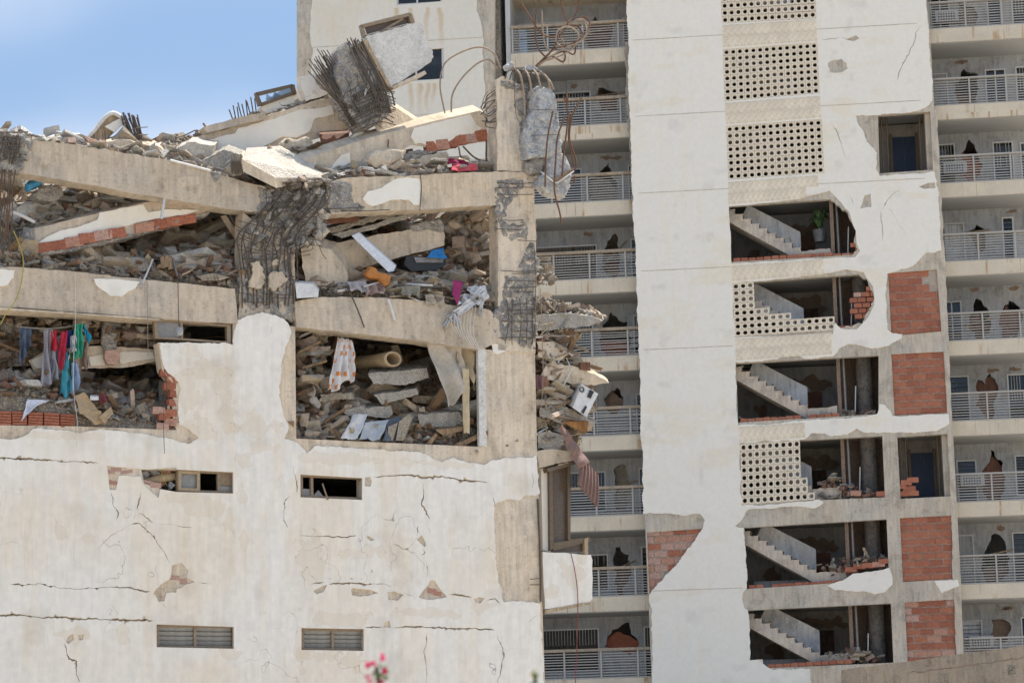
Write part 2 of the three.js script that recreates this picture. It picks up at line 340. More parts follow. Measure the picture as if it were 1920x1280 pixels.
// broken concrete: pale stones in grey paste
const stones = (u, v) => { const a = vf(u, v, 110, 101, 2), b = vf(u + 0.21, v + 0.4, 36, 103, 3), c = vf(u, v, 9, 107, 3); return [a, b, c]; };
const texBroken = tex(1024, 2.2, (u, v) => { const [a, b, c] = stones(u, v); let s = 0.52 + (c - 0.5) * 0.5 + (b - 0.5) * 0.5; s += 0.06; s *= a < 0.4 ? 0.6 + a : 1; if (a > 0.64) s = mix(s, 0.9, 0.45); const w = (b - 0.5) * 0.08; return S3(s + w, s + 0.3 * w, s - w); });
const bumpBroken = tex(1024, 2.2, (u, v) => { const [a, b, c] = stones(u, v); return grey(0.25 * c + 0.35 * b + 0.5 * sm(0.3, 0.7, a)); }, false);
const texRub = tex(512, 1.6, (u, v) => { const [a, b, c] = stones(u, v); const s = 0.86 + (c - 0.5) * 0.35 + (b - 0.5) * 0.3 + (a - 0.5) * 0.25; return S3(s, s * 0.99, s * 0.97); });
// balcony edges: cream paint with rusty drips
const texFascia = tex(1024, 9, (u, v) => { const d = sm(0.6, 0.78, vf(u, v * 0.04, 90, 171, 3)) * sm(0.35, 0.6, vf(u, v, 14, 173, 3)), b = vf(u, v, 16, 175, 4), f = vf(u, v, 160, 177, 3); const m = 1 + (b - 0.5) * 0.25 + (f - 0.5) * 0.12; return S3(mix(0.62, 0.44, d) * m, mix(0.535, 0.29, d) * m, mix(0.41, 0.16, d) * m); });
// tower wing: cream paint with rust washed down from the sills
const wingStain = [[742, 14, 60], [770, 14, 120], [800, 14, 90], [826, 14, 100], [770, 156, 90], [786, 156, 80], [800, 156, 70], [812, 156, 50]].map(([x, y, l]) => { const p = T.p(x, y), q = T.p(x, y + l); return [p[0], p[1], q[1]]; });
const WX = T.p(550, 100)[0] - 1, WY = 14;
const texWing = tex(1024, 20, (u, v) => {
  const x = WX + u * 20, y = WY + v * 20, big = vf(u, v, 8, 181, 4), fine = vf(u, v, 200, 183, 3), dr = vf(u, v * 0.1, 130, 185, 3); let k = 0.15 + 0.4 * sm(0.5, 0.75, big) + 0.2 * sm(0.5, 0.8, dr), s = 0;
  for (const w of wingStain) { const d = Math.abs(x - w[0] - (vf(u, v, 40, 187, 2) - 0.5) * 0.2) / 0.14; if (y < w[1] && y > w[2]) s = Math.max(s, sm(1, 0.1, d) * sm(w[2], w[1], y) * (0.4 + 0.6 * dr)); }
  const m = 1 + (fine - 0.5) * 0.1; return S3(mix(mix(0.72, 0.70, k), 0.55, s * 0.8) * m, mix(mix(0.68, 0.60, k), 0.37, s * 0.8) * m, mix(mix(0.60, 0.45, k), 0.18, s * 0.8) * m);
}, true, [-WX / 20, -WY / 20]);
const texBrick = tex(512, 0.9, (u, v) => { const f = vf(u, v, 40, 111, 4), g = vf(u * 0.3, v, 30, 113, 3), d = sm(0.55, 0.8, vf(u, v, 8, 117, 4)); const s = 0.78 + (f - 0.5) * 0.5 + (g - 0.5) * 0.3; return S3(mix(s, 0.95, d * 0.6), mix(s, 1.0, d * 0.6), mix(s, 1.0, d * 0.6)); });
const bumpBrick = tex(512, 0.9, (u, v) => grey(vf(u, v, 50, 121, 4)), false);
const texWood = tex(512, 1.2, (u, v) => { const f = vf(u, v * 0.08, 70, 131, 4), d = vf(u, v, 9, 137, 3); const s = 0.6 + (f - 0.5) * 0.8 + (d - 0.5) * 0.5; return S3(s, s * 0.97, s * 0.93); });
const texCloth = tex(256, 0.5, (u, v) => { const s = 0.85 + (vf(u, v, 64, 141, 2) - 0.5) * 0.25 + (vf(u, v, 8, 143, 3) - 0.5) * 0.3; return S3(s, s, s); });
const texRust = tex(256, 0.6, (u, v) => { const k = vf(u, v, 24, 151, 4); return S3(mix(0.5, 1, k), mix(0.45, 0.95, k), mix(0.4, 0.9, k)); });
const texDot = tex(512, 0.7, (u, v) => {       // pale curtain with printed orange blocks
  const i = Math.floor(u * 5), j = Math.floor(v * 5), fx = u * 5 - i, fy = v * 5 - j, on = ((i * 7 + j * 3) % 5 < 2) && Math.max(Math.abs(fx - 0.5), Math.abs(fy - 0.5)) < 0.33;
  const s = 0.9 + (vf(u, v, 30, 157, 3) - 0.5) * 0.2; return on ? S3(0.72 * s, 0.27 * s, 0.07 * s) : S3(0.74 * s, 0.72 * s, 0.70 * s);
});

const M = {
  plasterWing: mat([1, 1, 1], texWing, bumpPlaster, 0.006, 0.9),
  dusty: mat([0.66, 0.59, 0.50], texRub, bumpBroken, 0.03),
  shaft: mat([0.30, 0.215, 0.16], texRub, bumpBroken, 0.03),
  plasterL: mat([1, 1, 1], texPlasterL, bumpPlaster, 0.007, 0.9),
  plasterT: mat([1, 1, 1], texPlasterT, bumpPlaster, 0.006, 0.9),
  whitePlaster: mat([0.98, 0.99, 1.0], texPlasterT, bumpPlaster, 0.006, 0.9),
  bare: mat([0.62, 0.51, 0.385], texForm, bumpConcrete, 0.012),
  bareL: mat([0.68, 0.555, 0.41], texConcrete, bumpConcrete, 0.02),
  board: mat([0.74, 0.61, 0.46], texBoard, bumpConcrete, 0.02),
  slabPale: mat([0.78, 0.75, 0.70], texRub, bumpBroken, 0.02),
  slabGrey: mat([0.50, 0.455, 0.39], texRub, bumpBroken, 0.04),
  bareT: mat([0.60, 0.52, 0.415], texConcrete, bumpConcrete, 0.012),
  broken: mat([0.54, 0.49, 0.43], texBroken, bumpBroken, 0.028),
  brokenPale: mat([0.74, 0.72, 0.69], texBroken, bumpBroken, 0.02),
  brokenWarm: mat([0.56, 0.48, 0.38], texBroken, bumpBroken, 0.05),
  rubble: mat([1, 1, 1], texRub, bumpBroken, 0.03),
  bed: mat([0.54, 0.44, 0.335], texBroken, bumpBroken, 0.08),
  mortar: mat([0.48, 0.40, 0.33], texRub, bumpBroken, 0.01),
  fascia: mat([1, 1, 1], texFascia, bumpPlaster, 0.004),
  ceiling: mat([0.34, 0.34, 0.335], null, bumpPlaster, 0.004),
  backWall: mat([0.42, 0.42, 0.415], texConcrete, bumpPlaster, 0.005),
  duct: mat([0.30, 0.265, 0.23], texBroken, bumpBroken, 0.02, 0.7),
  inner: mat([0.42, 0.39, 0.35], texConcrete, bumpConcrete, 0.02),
  masonry: mat([0.30, 0.215, 0.16], texRub, bumpBroken, 0.04),
  stairWall: mat([0.78, 0.78, 0.78], texConcrete, bumpPlaster, 0.004),
  stair: mat([0.62, 0.53, 0.43], texConcrete, bumpPlaster, 0.006),
  screen: mat([0.84, 0.73, 0.575], texRub, bumpPlaster, 0.004),
  cap: mat([0.42, 0.33, 0.24], texConcrete, bumpPlaster, 0.004),
  rail: mat([0.40, 0.375, 0.335], null, null, 0, 0.6),
  rebar: mat([0.145, 0.12, 0.10], texRust, null, 0, 0.75, { metalness: 0.25 }),
  rebarRust: mat([0.22, 0.12, 0.075], texRust, null, 0, 0.85, { metalness: 0.15 }),
  rebarPale: mat([0.42, 0.34, 0.27], texRust, null, 0, 0.8, { metalness: 0.1 }),
  bronze: mat([0.22, 0.17, 0.12], texRust, null, 0, 0.55, { metalness: 0.3 }),
  frameTan: mat([0.36, 0.29, 0.21], texRust, null, 0, 0.7),
  frameWhite: mat([0.56, 0.55, 0.53], null, null, 0, 0.5),
  glass: new THREE.MeshPhysicalMaterial({ color: new THREE.Color(0.5, 0.52, 0.53), roughness: 0.06, transmission: 1, thickness: 0, side: THREE.DoubleSide }),
  glassDusty: mat([0.30, 0.29, 0.275], texRub, null, 0, 0.35),
  glassBrown: mat([0.16, 0.12, 0.085], texRust, null, 0, 0.25),
  slat: mat([0.20, 0.20, 0.20], texBroken, null, 0, 0.4),
  wood: mat([0.40, 0.27, 0.16], texWood, texWood, 0.006),
  woodPale: mat([0.62, 0.48, 0.32], texWood, texWood, 0.006),
  woodDark: mat([0.17, 0.11, 0.075], texWood, texWood, 0.006),
  brownDoor: mat([0.24, 0.095, 0.045], texWood, null, 0, 0.6),
  metal: mat([0.33, 0.33, 0.33], texRust, null, 0, 0.5, { metalness: 0.5 }),
  white: mat([0.74, 0.72, 0.69], texCloth, null, 0, 0.6),
  whiteFoam: mat([0.74, 0.76, 0.80], texCloth, bumpPlaster, 0.01, 0.9),
  blueDoor: mat([0.025, 0.05, 0.11], texRust, null, 0, 0.5, { metalness: 0.2 }),
  black: mat([0.02, 0.02, 0.022], null, null, 0, 0.5),
  roofRed: mat([0.27, 0.17, 0.145], texRust, null, 0, 0.75),
  pipeTan: mat([0.50, 0.40, 0.26], texRust, null, 0, 0.6),
  dust: mat([0.44, 0.38, 0.30], texRub, bumpBroken, 0.05),
  groundwall: mat([0.37, 0.30, 0.225], texConcrete, bumpConcrete, 0.03),
};
M.bricks = [[0.46, 0.165, 0.095], [0.49, 0.185, 0.105], [0.40, 0.14, 0.08], [0.56, 0.29, 0.20], [0.58, 0.36, 0.28]].map((c) => mat(c, texBrick, bumpBrick, 0.008));
const fabric = (r, g, b) => mat([r, g, b], texCloth, null, 0, 1.0);
// rubble colours: grey concrete, beige mortar, white plaster, red clay, wood
const HUES = { grey: [0.60, 0.54, 0.46], beige: [0.72, 0.59, 0.45], white: [0.78, 0.75, 0.70], red: [0.42, 0.22, 0.15], brown: [0.38, 0.245, 0.15], pink: [0.52, 0.39, 0.30] };
// ---------------------------------------------------------------- ground
{
  const g = new THREE.PlaneGeometry(3000, 3000); g.rotateX(-Math.PI / 2);
  const m = shade(new THREE.Mesh(g, mat([0.46, 0.41, 0.335], null, null, 0))); m.name = 'ground'; m.userData.kind = 'structure'; m.userData.label = 'dusty open ground below the buildings'; scene.add(m);
}
// ---------------------------------------------------------------- the tower
const tower = thing(T, 'apartment_tower', 'tall cream apartment tower with perforated screens, torn stairwell and railed balconies', 'apartment tower');
const TP = (x, y, w = 0) => T.p(x, y, w);
// storey heights, from the fascia edges in the photograph
const fy = [88, 231, 373, 519, 669, 815, 964, 1115, 1271].map((y, i) => TP(1180 + i * 3, y, 0.5)[1]);
let H = 0, Y0 = 0; { const n = fy.length; let sx = 0, sy = 0, sxy = 0, sxx = 0; fy.forEach((y, i) => { sx += i; sy += y; sxy += i * y; sxx += i * i; }); H = -(n * sxy - sx * sy) / (n * sxx - sx * sx); Y0 = (sy + H * sx) / n; }
const floorY = (k) => Y0 - k * H;                // top of the balcony slab, k = 0 the topmost one in view
console.log('storey', H.toFixed(3), 'top', Y0.toFixed(2));
// ---- core: bare concrete frame behind the plaster
const screenRows = [                                // the opening of each storey in the stair strip
  [[1350, -62], [1526, -78], [1531, 34], [1354, 44]],
  [[1356, 92], [1533, 79], [1537, 175], [1359, 190]],
  [[1362, 236], [1541, 223], [1546, 324], [1366, 337]]];
const sOpen = [
  [[1371, 491], [1367, 386], ...rough([[1557, 373], [1572, 384], [1590, 398], [1597, 414], [1606, 432], [1602, 448], [1608, 466], [1598, 478]], 2.4, 4, 301, false)],
  [[1378, 631], [1373, 531], ...rough([[1610, 514], [1626, 522], [1632, 540], [1640, 560], [1628, 584], [1618, 606], [1576, 614]], 2.6, 4, 302, false)],
  [[1380, 681], [1648, 666], [1648, 776], [1384, 792]],
  [[1388, 832], [1655, 817], [1660, 932], [1391, 944]],
  [[1396, 989], [1663, 973], [1668, 1086], [1400, 1104]],
  [[1403, 1144], [1671, 1131], [1676, 1242], [1406, 1254]]];
const eOpen = {
  dark2: [[1647, 216], [1745, 209], [1750, 318], [1650, 325]],
  b4: [[1666, 512], [1757, 505], [1766, 621], [1672, 630]],
  b5: [[1672, 664], [1770, 659], [1777, 774], [1678, 779]],
  dark6: [[1683, 819], [1777, 813], [1784, 930], [1689, 935]],
  b7: [[1688, 971], [1788, 966], [1794, 1085], [1694, 1091]],
  b8: [[1697, 1129], [1796, 1123], [1802, 1240], [1703, 1246]],
  bl: [[1213, 998], [1330, 990], [1332, 1107], [1218, 1112]] };
const coreOutline = [[1173, -80], [1734, -80], [1739, 10], [1747, 100], [1752, 200], [1758, 320], [1765, 420], [1769, 520], [1776, 650], [1787, 800], [1795, 950], [1803, 1100], [1810, 1320], [1224, 1320], [1216, 1120], [1211, 1010], [1203, 760], [1194, 520], [1183, 260]];
part(tower, 'core_wall', prism(T, coreOutline, 0.05, 0.28, [...screenRows, ...sOpen, ...Object.values(eOpen)]), M.bareT, 'bare concrete frame showing where the plaster fell');
// side walls of the core so that it is a closed shaft
const xl = TP(1215, 900)[0], xr = TP(1790, 900)[0];
part(tower, 'core_side', boxL(xl + 0.02, xl + 0.22, 0, 60, -6, -0.34), M.bareT); part(tower, 'core_side', boxL(xr - 0.35, xr - 0.15, 0, 60, -6, -0.34), M.bareT);
part(tower, 'core_back', boxL(xl, xr, 0, 60, -6.2, -6.0), M.inner);
// ---- plaster skin
const plasterT = ragged([
  [1173, -80], [1733, -80], [1737, 0], [1745, 100], [1749, 188], [1742, 197], [1726, 206], [1700, 211], [1660, 213], [1605, 216], [1608, 228], [1626, 266], [1645, 286], [1644, 318], [1650, 329], [1752, 321], [1758, 350], [1763, 400], [1766, 468],
  [1752, 474], [1736, 474], [1724, 488], [1702, 503], [1677, 509], [1664, 513], [1662, 545], [1664, 600], [1665, 618], [1676, 625], [1692, 626], [1691, 634], [1666, 648], [1632, 653], [1618, 648], [1591, 645], [1576, 652], [1560, 668], [1508, 672], [1496, 665], [1468, 666], [1456, 674], [1379, 679],
  [1384, 797], [1500, 789], [1590, 784], [1646, 775], [1649, 757], [1661, 760], [1674, 779], [1700, 780], [1780, 777], [1781, 793], [1772, 800], [1756, 808], [1700, 811], [1620, 811], [1607, 803], [1590, 815], [1560, 818], [1546, 812], [1522, 812], [1510, 823], [1387, 831],
  [1391, 948], [1500, 940], [1536, 936], [1545, 942], [1526, 953], [1480, 950], [1402, 956], [1391, 975], [1378, 987], [1395, 989], [1400, 1105], [1393, 1112], [1392, 1124], [1398, 1141], [1403, 1144], [1406, 1238], [1424, 1237], [1450, 1256], [1520, 1254], [1526, 1330],
  [1225, 1330], [1222, 1140], [1217, 1116], [1250, 1076], [1282, 1040], [1304, 1012], [1318, 990], [1322, 975], [1312, 963], [1290, 966], [1250, 962], [1206, 964], [1202, 760], [1193, 520], [1182, 260]], 2.0, 5);
const tHoles = [...screenRows,
  rough([[1367, 387], [1500, 373], [1520, 366], [1556, 357], [1566, 368], [1578, 380], [1592, 396], [1598, 415], [1605, 432], [1607, 458], [1613, 470], [1604, 482], [1500, 486], [1372, 494]], 1, 8, 8),
  rough([[1373, 531], [1480, 521], [1510, 517], [1560, 511], [1590, 505], [1620, 510], [1625, 521], [1637, 536], [1640, 562], [1638, 575], [1624, 600], [1606, 618], [1578, 616], [1566, 604], [1562, 626], [1378, 632]], 1, 8, 9),
  rough([[1553, 118], [1565, 112], [1578, 110], [1588, 118], [1590, 128], [1572, 136], [1556, 134]], 1.5, 6, 10),
  rough([[1575, 68], [1588, 73], [1606, 66], [1612, 72], [1602, 77], [1590, 75]], 0.6, 6, 12),
  rough([[1622, 366], [1633, 363], [1634, 388], [1618, 390], [1613, 391]], 1, 6, 13),
  rough([[1724, 350], [1740, 343], [1754, 342], [1755, 352], [1736, 354]], 0.8, 5, 14),
  crack([[1540, 75], [1560, 73], [1574, 71]], 0.96, 20), crack([[1730, 46], [1718, 60], [1716, 78], [1706, 98], [1697, 115], [1688, 132], [1682, 150]], 1.08, 21),
  crack([[1562, 232], [1572, 250], [1578, 272], [1586, 296]], 1.20, 22), crack([[1600, 384], [1598, 372], [1593, 366]], 1.32, 23),
  crack([[1652, 395], [1653, 412], [1655, 430], [1656, 450]], 1.44, 24), crack([[1655, 392], [1664, 376], [1678, 362], [1690, 356]], 1.08, 25), crack([[1664, 388], [1676, 402], [1684, 420], [1700, 440]], 0.60, 26)];
part(tower, 'plaster', prism(T, plasterT, 0.012, 0.036, tHoles.map((h) => h)), M.plasterT);
for (const [pts, s] of [[[[1552, 1098], [1580, 1088], [1600, 1075], [1640, 1070], [1668, 1064], [1674, 1080], [1674, 1096], [1660, 1110], [1640, 1114], [1620, 1108], [1590, 1108], [1566, 1106]], 41], [[[1753, 1089], [1797, 1086], [1800, 1098], [1784, 1104], [1766, 1112], [1762, 1104]], 42]])
  part(tower, 'plaster', prism(T, rough(pts, 1.2, 7, s), 0.012, 0.036), M.plasterT, 'loose patch of cream plaster left on the bare beam');
// day joints of the plaster: shallow proud beads at each storey
for (let k = -1; k < 8; k++) {
  const a = TP(1200, 76 + k * 150), y = floorY(k) + 0.10;
  const xa = TP(1176 + (k + 1) * 5.3, 100 + k * 148)[0] + 0.12, xb = TP(1350 + (k + 1) * 5.6, 100 + k * 148)[0] + (k < 3 ? 7.1 : -0.02);
  if (k === 5 || k === 6) continue;
  part(tower, 'joint_bead', boxL(xa, xb, y, y + 0.022, -0.011, -0.004), M.bareT);
}
// ---- perforated screens, block by block
const BS = 0.252;
const blockGeo = (() => { const h = BS / 2 - 0.004, s = new THREE.Shape([[-h, -h], [h, -h], [h, h], [-h, h]].map((p) => new THREE.Vector2(...p))); const c = new THREE.Path(); c.absarc(0, 0, 0.078, 0, Math.PI * 2, true); s.holes.push(c); const g = new THREE.ExtrudeGeometry(s, { depth: 0.12, bevelEnabled: false, curveSegments: 12 }); g.translate(0, 0, -0.12); return boxUV(g); })();
const tileGeo = boxUV(new THREE.BoxGeometry(BS - 0.008, BS - 0.008, 0.03));
const screenMats = [0.96, 1, 1.05].map((k) => { const m = M.screen.clone(); m.color.multiplyScalar(k); return m; });
let nBlocks = 0; const rnd = rng(4242), restBlocks = [];
function screenAt(quad, keep, cols = 14, rows = 8, top = false) {
  const q = loc(T, quad, 0.02), sc = holder(tower, 'perforated_screen');
  const cell = (i, j) => { const a = (i + 0.5) / cols, b = (j + 0.5) / rows; return [mix(mix(q[0][0], q[1][0], a), mix(q[3][0], q[2][0], a), b), mix(mix(q[0][1], q[1][1], a), mix(q[3][1], q[2][1], a), b)]; };
  const w = (q[1][0] - q[0][0]) / cols / BS, h = (q[0][1] - q[3][1]) / rows / BS;
  for (let j = 0; j < rows; j++) for (let i = 0; i < cols; i++) {
    if (keep && !keep(i, j)) continue;
    const [x, y] = cell(i, j), m = screenMats[Math.floor(rnd() * 3)], z = -0.02 - rnd() * 0.012;
    if (nBlocks < 300) { const b = place(sc, 'screen_block', blockGeo, m, x, y, z); b.scale.set(w, h, 1); nBlocks++; }
    else { const g = blockGeo.clone(); g.scale(w, h, 1); g.translate(x, y, z); restBlocks.push(g); }
  }
  if (!sc.children.length) tower.remove(sc);
}
screenAt([[1373, 531], [1563, 516], [1566, 618], [1378, 631]], (i, j) => (j < 4 && i < 3) || (j === 4 && i < 5) || (j === 5 && i < 8) || (j > 5 && i < 13.5), 14, 8);
screenAt([[1388, 832], [1563, 820], [1566, 934], [1391, 946]], (i, j) => i < 9 || (j === 5 && i < 10) || (j === 6 && i < 10) || (j === 7 && i < 11), 14, 8);
screenAt([[1406, 1237], [1576, 1226], [1577, 1240], [1407, 1252]], (i) => i < 2, 14, 1);
screenAt(screenRows[2]); screenAt(screenRows[1], (i, j) => j > 3 || true); screenAt(screenRows[0], (i, j) => j > 3);
if (restBlocks.length) { const r = part(tower, 'screen_blocks', mergeGeometries(restBlocks), screenMats[1]); r.userData.kind = 'stuff'; }
// tiled spandrels below the screens
let nTiles = 0;
[[[1355, 47], [1531, 36], [1533, 76], [1356, 89], 2], [[1359, 193], [1538, 179], [1541, 220], [1362, 233], 2], [[1366, 341], [1546, 328], [1500, 371], [1367, 383], 2], [[1372, 498], [1545, 489], [1545, 511], [1373, 527], 1], [[1379, 635], [1560, 622], [1560, 664], [1380, 676], 2], [[1384, 800], [1510, 792], [1510, 820], [1388, 829], 1]].forEach(([a, b, c, d, rows]) => {
  const q = loc(T, [a, b, c, d], 0), cols = Math.round((q[1][0] - q[0][0]) / BS), sp = holder(tower, 'tiled_spandrel');
  for (let j = 0; j < rows; j++) for (let i = 0; i < cols && nTiles < 300; i++) {
    const s = (i + 0.5) / cols, t = (j + 0.5) / rows, x = mix(mix(q[0][0], q[1][0], s), mix(q[3][0], q[2][0], s), t), y = mix(mix(q[0][1], q[1][1], s), mix(q[3][1], q[2][1], s), t);
    const m = place(sp, 'tile', tileGeo, screenMats[Math.floor(rnd() * 3)], x, y, -0.018 + rnd() * 0.003); m.scale.set((q[1][0] - q[0][0]) / cols / BS, (q[0][1] - q[3][1]) / rows / BS, 1); nTiles++;
  }
});
// ---- clay brick panels, brick by brick
const brickGeos = [1, 2, 3, 4].map((s) => cornered(s * 17, 0.395, 0.185, 0.12, 0.02));
function brickPanel(quad, keep, seed, pale = 0, cw = 0.48, ch = 0.262, w = 0.11, backed = true) {
  const q = loc(T, quad, w), r = rng(seed), pn = holder(tower, 'brick_panel');
  const x0 = Math.min(q[0][0], q[3][0]), x1 = Math.max(q[1][0], q[2][0]), y0 = Math.min(q[2][1], q[3][1]), y1 = Math.max(q[0][1], q[1][1]);
  if (backed) part(pn, 'mortar', boxL(x0 - 0.05, x1 + 0.05, y0 - 0.05, y1 + 0.05, -w - 0.2, -w - 0.028), M.mortar);
  const rows = Math.round((y1 - y0) / ch), cols = Math.ceil((x1 - x0) / cw);
  for (let j = 0; j < rows; j++) for (let i = -1; i <= cols; i++) {
    const xa = Math.max(x0 - 0.04, x0 + (i + (j % 2) * 0.5 + (r() - 0.5) * 0.06) * cw), xb = Math.min(x1 + 0.04, x0 + (i + 1 + (j % 2) * 0.5) * cw);
    const y = y0 + (j + 0.5) * (y1 - y0) / rows, x = (xa + xb) / 2; if (xb - xa < 0.1 || (keep && !keep((x - x0) / (x1 - x0), (y - y0) / (y1 - y0), r))) continue;
    const k = r() < pale ? 3 + Math.floor(r() * 2) : Math.floor(r() * 3);
    const m = place(pn, 'brick', brickGeos[Math.floor(r() * 4)], M.bricks[k], x, y, -w - 0.07 + r() * 0.022 - (r() < 0.02 ? 0.05 : 0), 0, 0, (r() - 0.5) * 0.03);
    m.scale.set((xb - xa - 0.03) / 0.395, ((y1 - y0) / rows - 0.038) / 0.185, 1);
  }
}
brickPanel(eOpen.b4, (u, v, r) => !(u > 0.8 && v > 0.72), 1); brickPanel(eOpen.b5, null, 2); brickPanel(eOpen.b7, null, 3); brickPanel(eOpen.b8, null, 4, 0.45);
brickPanel([[1213, 996], [1322, 988], [1324, 1108], [1217, 1113]], null, 5, 0.6);
// ---- stairwell behind the torn strip: one flight, landing wall and parapet for each storey
const flights = [], sx0 = TP(1398, 1000)[0], sx1 = TP(1580, 1000, 0.5)[0];
function box8(f, b) { return solidL(f.map((p) => new THREE.Vector3(...p)), b.map((p) => new THREE.Vector3(...p))); }
for (let k = 0; k < 9; k++) {
  const q = k < 3 ? screenRows[k] : k === 3 ? [[1367, 386], [1557, 373], [1598, 478], [1371, 491]] : k === 4 ? [[1373, 531], [1626, 513], [1576, 614], [1378, 631]] : sOpen[k - 3];
  const tl = TP(q[0][0], q[0][1], 0.4), bl = TP(q[q.length - 1][0], q[q.length - 1][1], 0.4), top = tl[1], bot = bl[1], x0 = tl[0] - 0.35, D = 3.6;
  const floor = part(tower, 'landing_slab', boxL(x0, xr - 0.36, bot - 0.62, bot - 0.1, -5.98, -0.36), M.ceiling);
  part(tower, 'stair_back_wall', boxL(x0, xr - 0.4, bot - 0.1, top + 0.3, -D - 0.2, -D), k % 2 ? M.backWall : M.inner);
  const a = [tl[0] - 0.1, top - 0.12], b = [TP(q[0][0] + 134, q[0][1] + 85, 0.5)[0], TP(q[0][0] + 134, q[0][1] + 88, 0.5)[1]];
  part(tower, 'low_wall', boxL(x0 + 0.55, x0 + 3.6, bot - 0.1, bot + 0.42, -2.4, -2.28), M.stairWall);
  // flight: stepped on top, sloped underneath
  const n = 9, pts = []; for (let i = 0; i < n; i++) { const X = mix(a[0], b[0], i / n), X2 = mix(a[0], b[0], (i + 1) / n), Y = mix(a[1], b[1], i / n); pts.push([X, Y], [X2 + 0.03, Y], [X2 + 0.03, Y - 0.03], [X2, Y - 0.03]); }
  pts.push([b[0] + 0.05, b[1]], [b[0] + 0.05, b[1] - 0.36], [a[0], a[1] - 0.42]);
  part(tower, 'stair_flight', prismL(pts, -0.45, 1.05), M.stair);
  // sloped parapet of the flight behind
  const pa = [a[0] + 0.75, top + 0.3], pb = [b[0] + 0.02, b[1] + 1.02];
  part(tower, 'stair_parapet', prismL([[pa[0], pa[1]], [pb[0], pb[1]], [pb[0], b[1] - 0.1], [pa[0] - 0.4, a[1] - 0.35]], -1.62, 0.12), M.stairWall);
  if (k >= 3) {
    flights.push([a, b, k]);
    // low landing wall, pipe shaft with duct and pipes
    const lx0 = b[0] + 0.03, lx1 = TP(1573 + (k - 3) * 4.6, q[0][1] + 90, 0.5)[0];
    part(tower, 'landing_wall', prism(T, rough([[q[0][0] + 136, q[0][1] + 85], [q[0][0] + 190, q[0][1] + 79], [q[0][0] + 192, q[0][1] + 112], [q[0][0] + 136, q[0][1] + 117]], 1.5, 8, 60 + k), 0.4, 0.14), M.stair);
    const dx = TP(q[0][0] + 190, q[0][1], 0.9)[0];
    part(tower, 'shaft_wall', boxL(dx - 0.03, dx + 0.1, bot - 0.1, top + 0.25, -1.9, -0.42), M.shaft);
    part(tower, 'shaft_wall', boxL(dx + 0.1, dx + 1.6, bot - 0.1, top + 0.25, -2.05, -1.9), M.masonry);
    const cy = new THREE.CylinderGeometry(0.3, 0.3, top - bot + 0.3, 18); cy.translate(dx + 0.95, (top + bot) / 2 + 0.05, -1.35); if (k > 3) part(tower, 'duct', boxUV(cy), M.duct);
    part(tower, 'pipe', tubeL([[dx + 0.24, bot - 0.1, -0.6], [dx + 0.22, top + 0.2, -0.62]], 0.055, 0, 8), M.metal);
    part(tower, 'pipe', tubeL([[dx + 0.55, bot - 0.1, -0.55], [dx + 0.63, mix(bot, top, 0.55), -0.7]], 0.022), M.white);
    // dark broken plaster and a door on the back wall
    const mx = mix(x0, dx, 0.76);
    part(tower, 'broken_plaster', prismL(rough([[mx - 0.8 - 0.5 * rnd(), top - 0.1 - 0.2 * rnd()], [mx - 0.2, top - 0.2 * rnd()], [mx + 0.5, top - 0.2 * rnd()], [mx + 0.6 + 0.3 * rnd(), top - 0.5], [mx + 0.3, top - 0.5 - 0.5 * rnd()], [mx - 0.3, top - 0.3 - 0.3 * rnd()], [mx - 0.7 - 0.6 * rnd(), top - 0.3 - 0.5 * rnd()]], 0.14, 0.14, 70 + k), -D + 0.03, 0.05), k % 2 ? M.masonry : M.shaft);
    part(tower, 'door', boxL(mx - 0.35, mx + 0.35, bot - 0.1, bot + 1.5, -D, -D + 0.06), k % 2 ? M.brownDoor : M.woodDark);
    part(tower, 'broken_plaster', prismL(rough([[x0 + 0.8, bot + 0.6 + 0.4 * rnd()], [x0 + 1.1 + 0.4 * rnd(), bot + 1.1], [x0 + 1.5 + 0.3 * rnd(), bot + 0.5], [x0 + 1.1, bot + 0.1 + 0.4 * rnd()]], 0.12, 0.14, 80 + k), -D + 0.03, 0.05), M.masonry);
    // course of broken brick left along the sill
    if (k !== 4 && k !== 6) {
      const r = rng(90 + k), row = holder(tower, 'brick_course'), nb = 13;
      for (let i = 0; i < nb; i++) { if (r() < 0.08) continue; const X = TP(mix(q[0][0] + 6, q[0][0] + 192, (i + 0.5) / nb), 0)[0]; const pyy = mix(q[q.length - 1][1], q[q.length - 1][1] - 12, i / nb) - 3; const P = TP(mix(q[0][0] + 8, q[0][0] + 195, (i + 0.5) / nb), pyy, 0.12); const m = place(row, 'brick', brickGeos[i % 4], M.bricks[Math.floor(r() * 3)], P[0], P[1], -0.16, 0, 0, (r() - 0.5) * 0.12); m.scale.set(0.62, 0.55 + r() * 0.35, 1.2); }
    }
  }
}
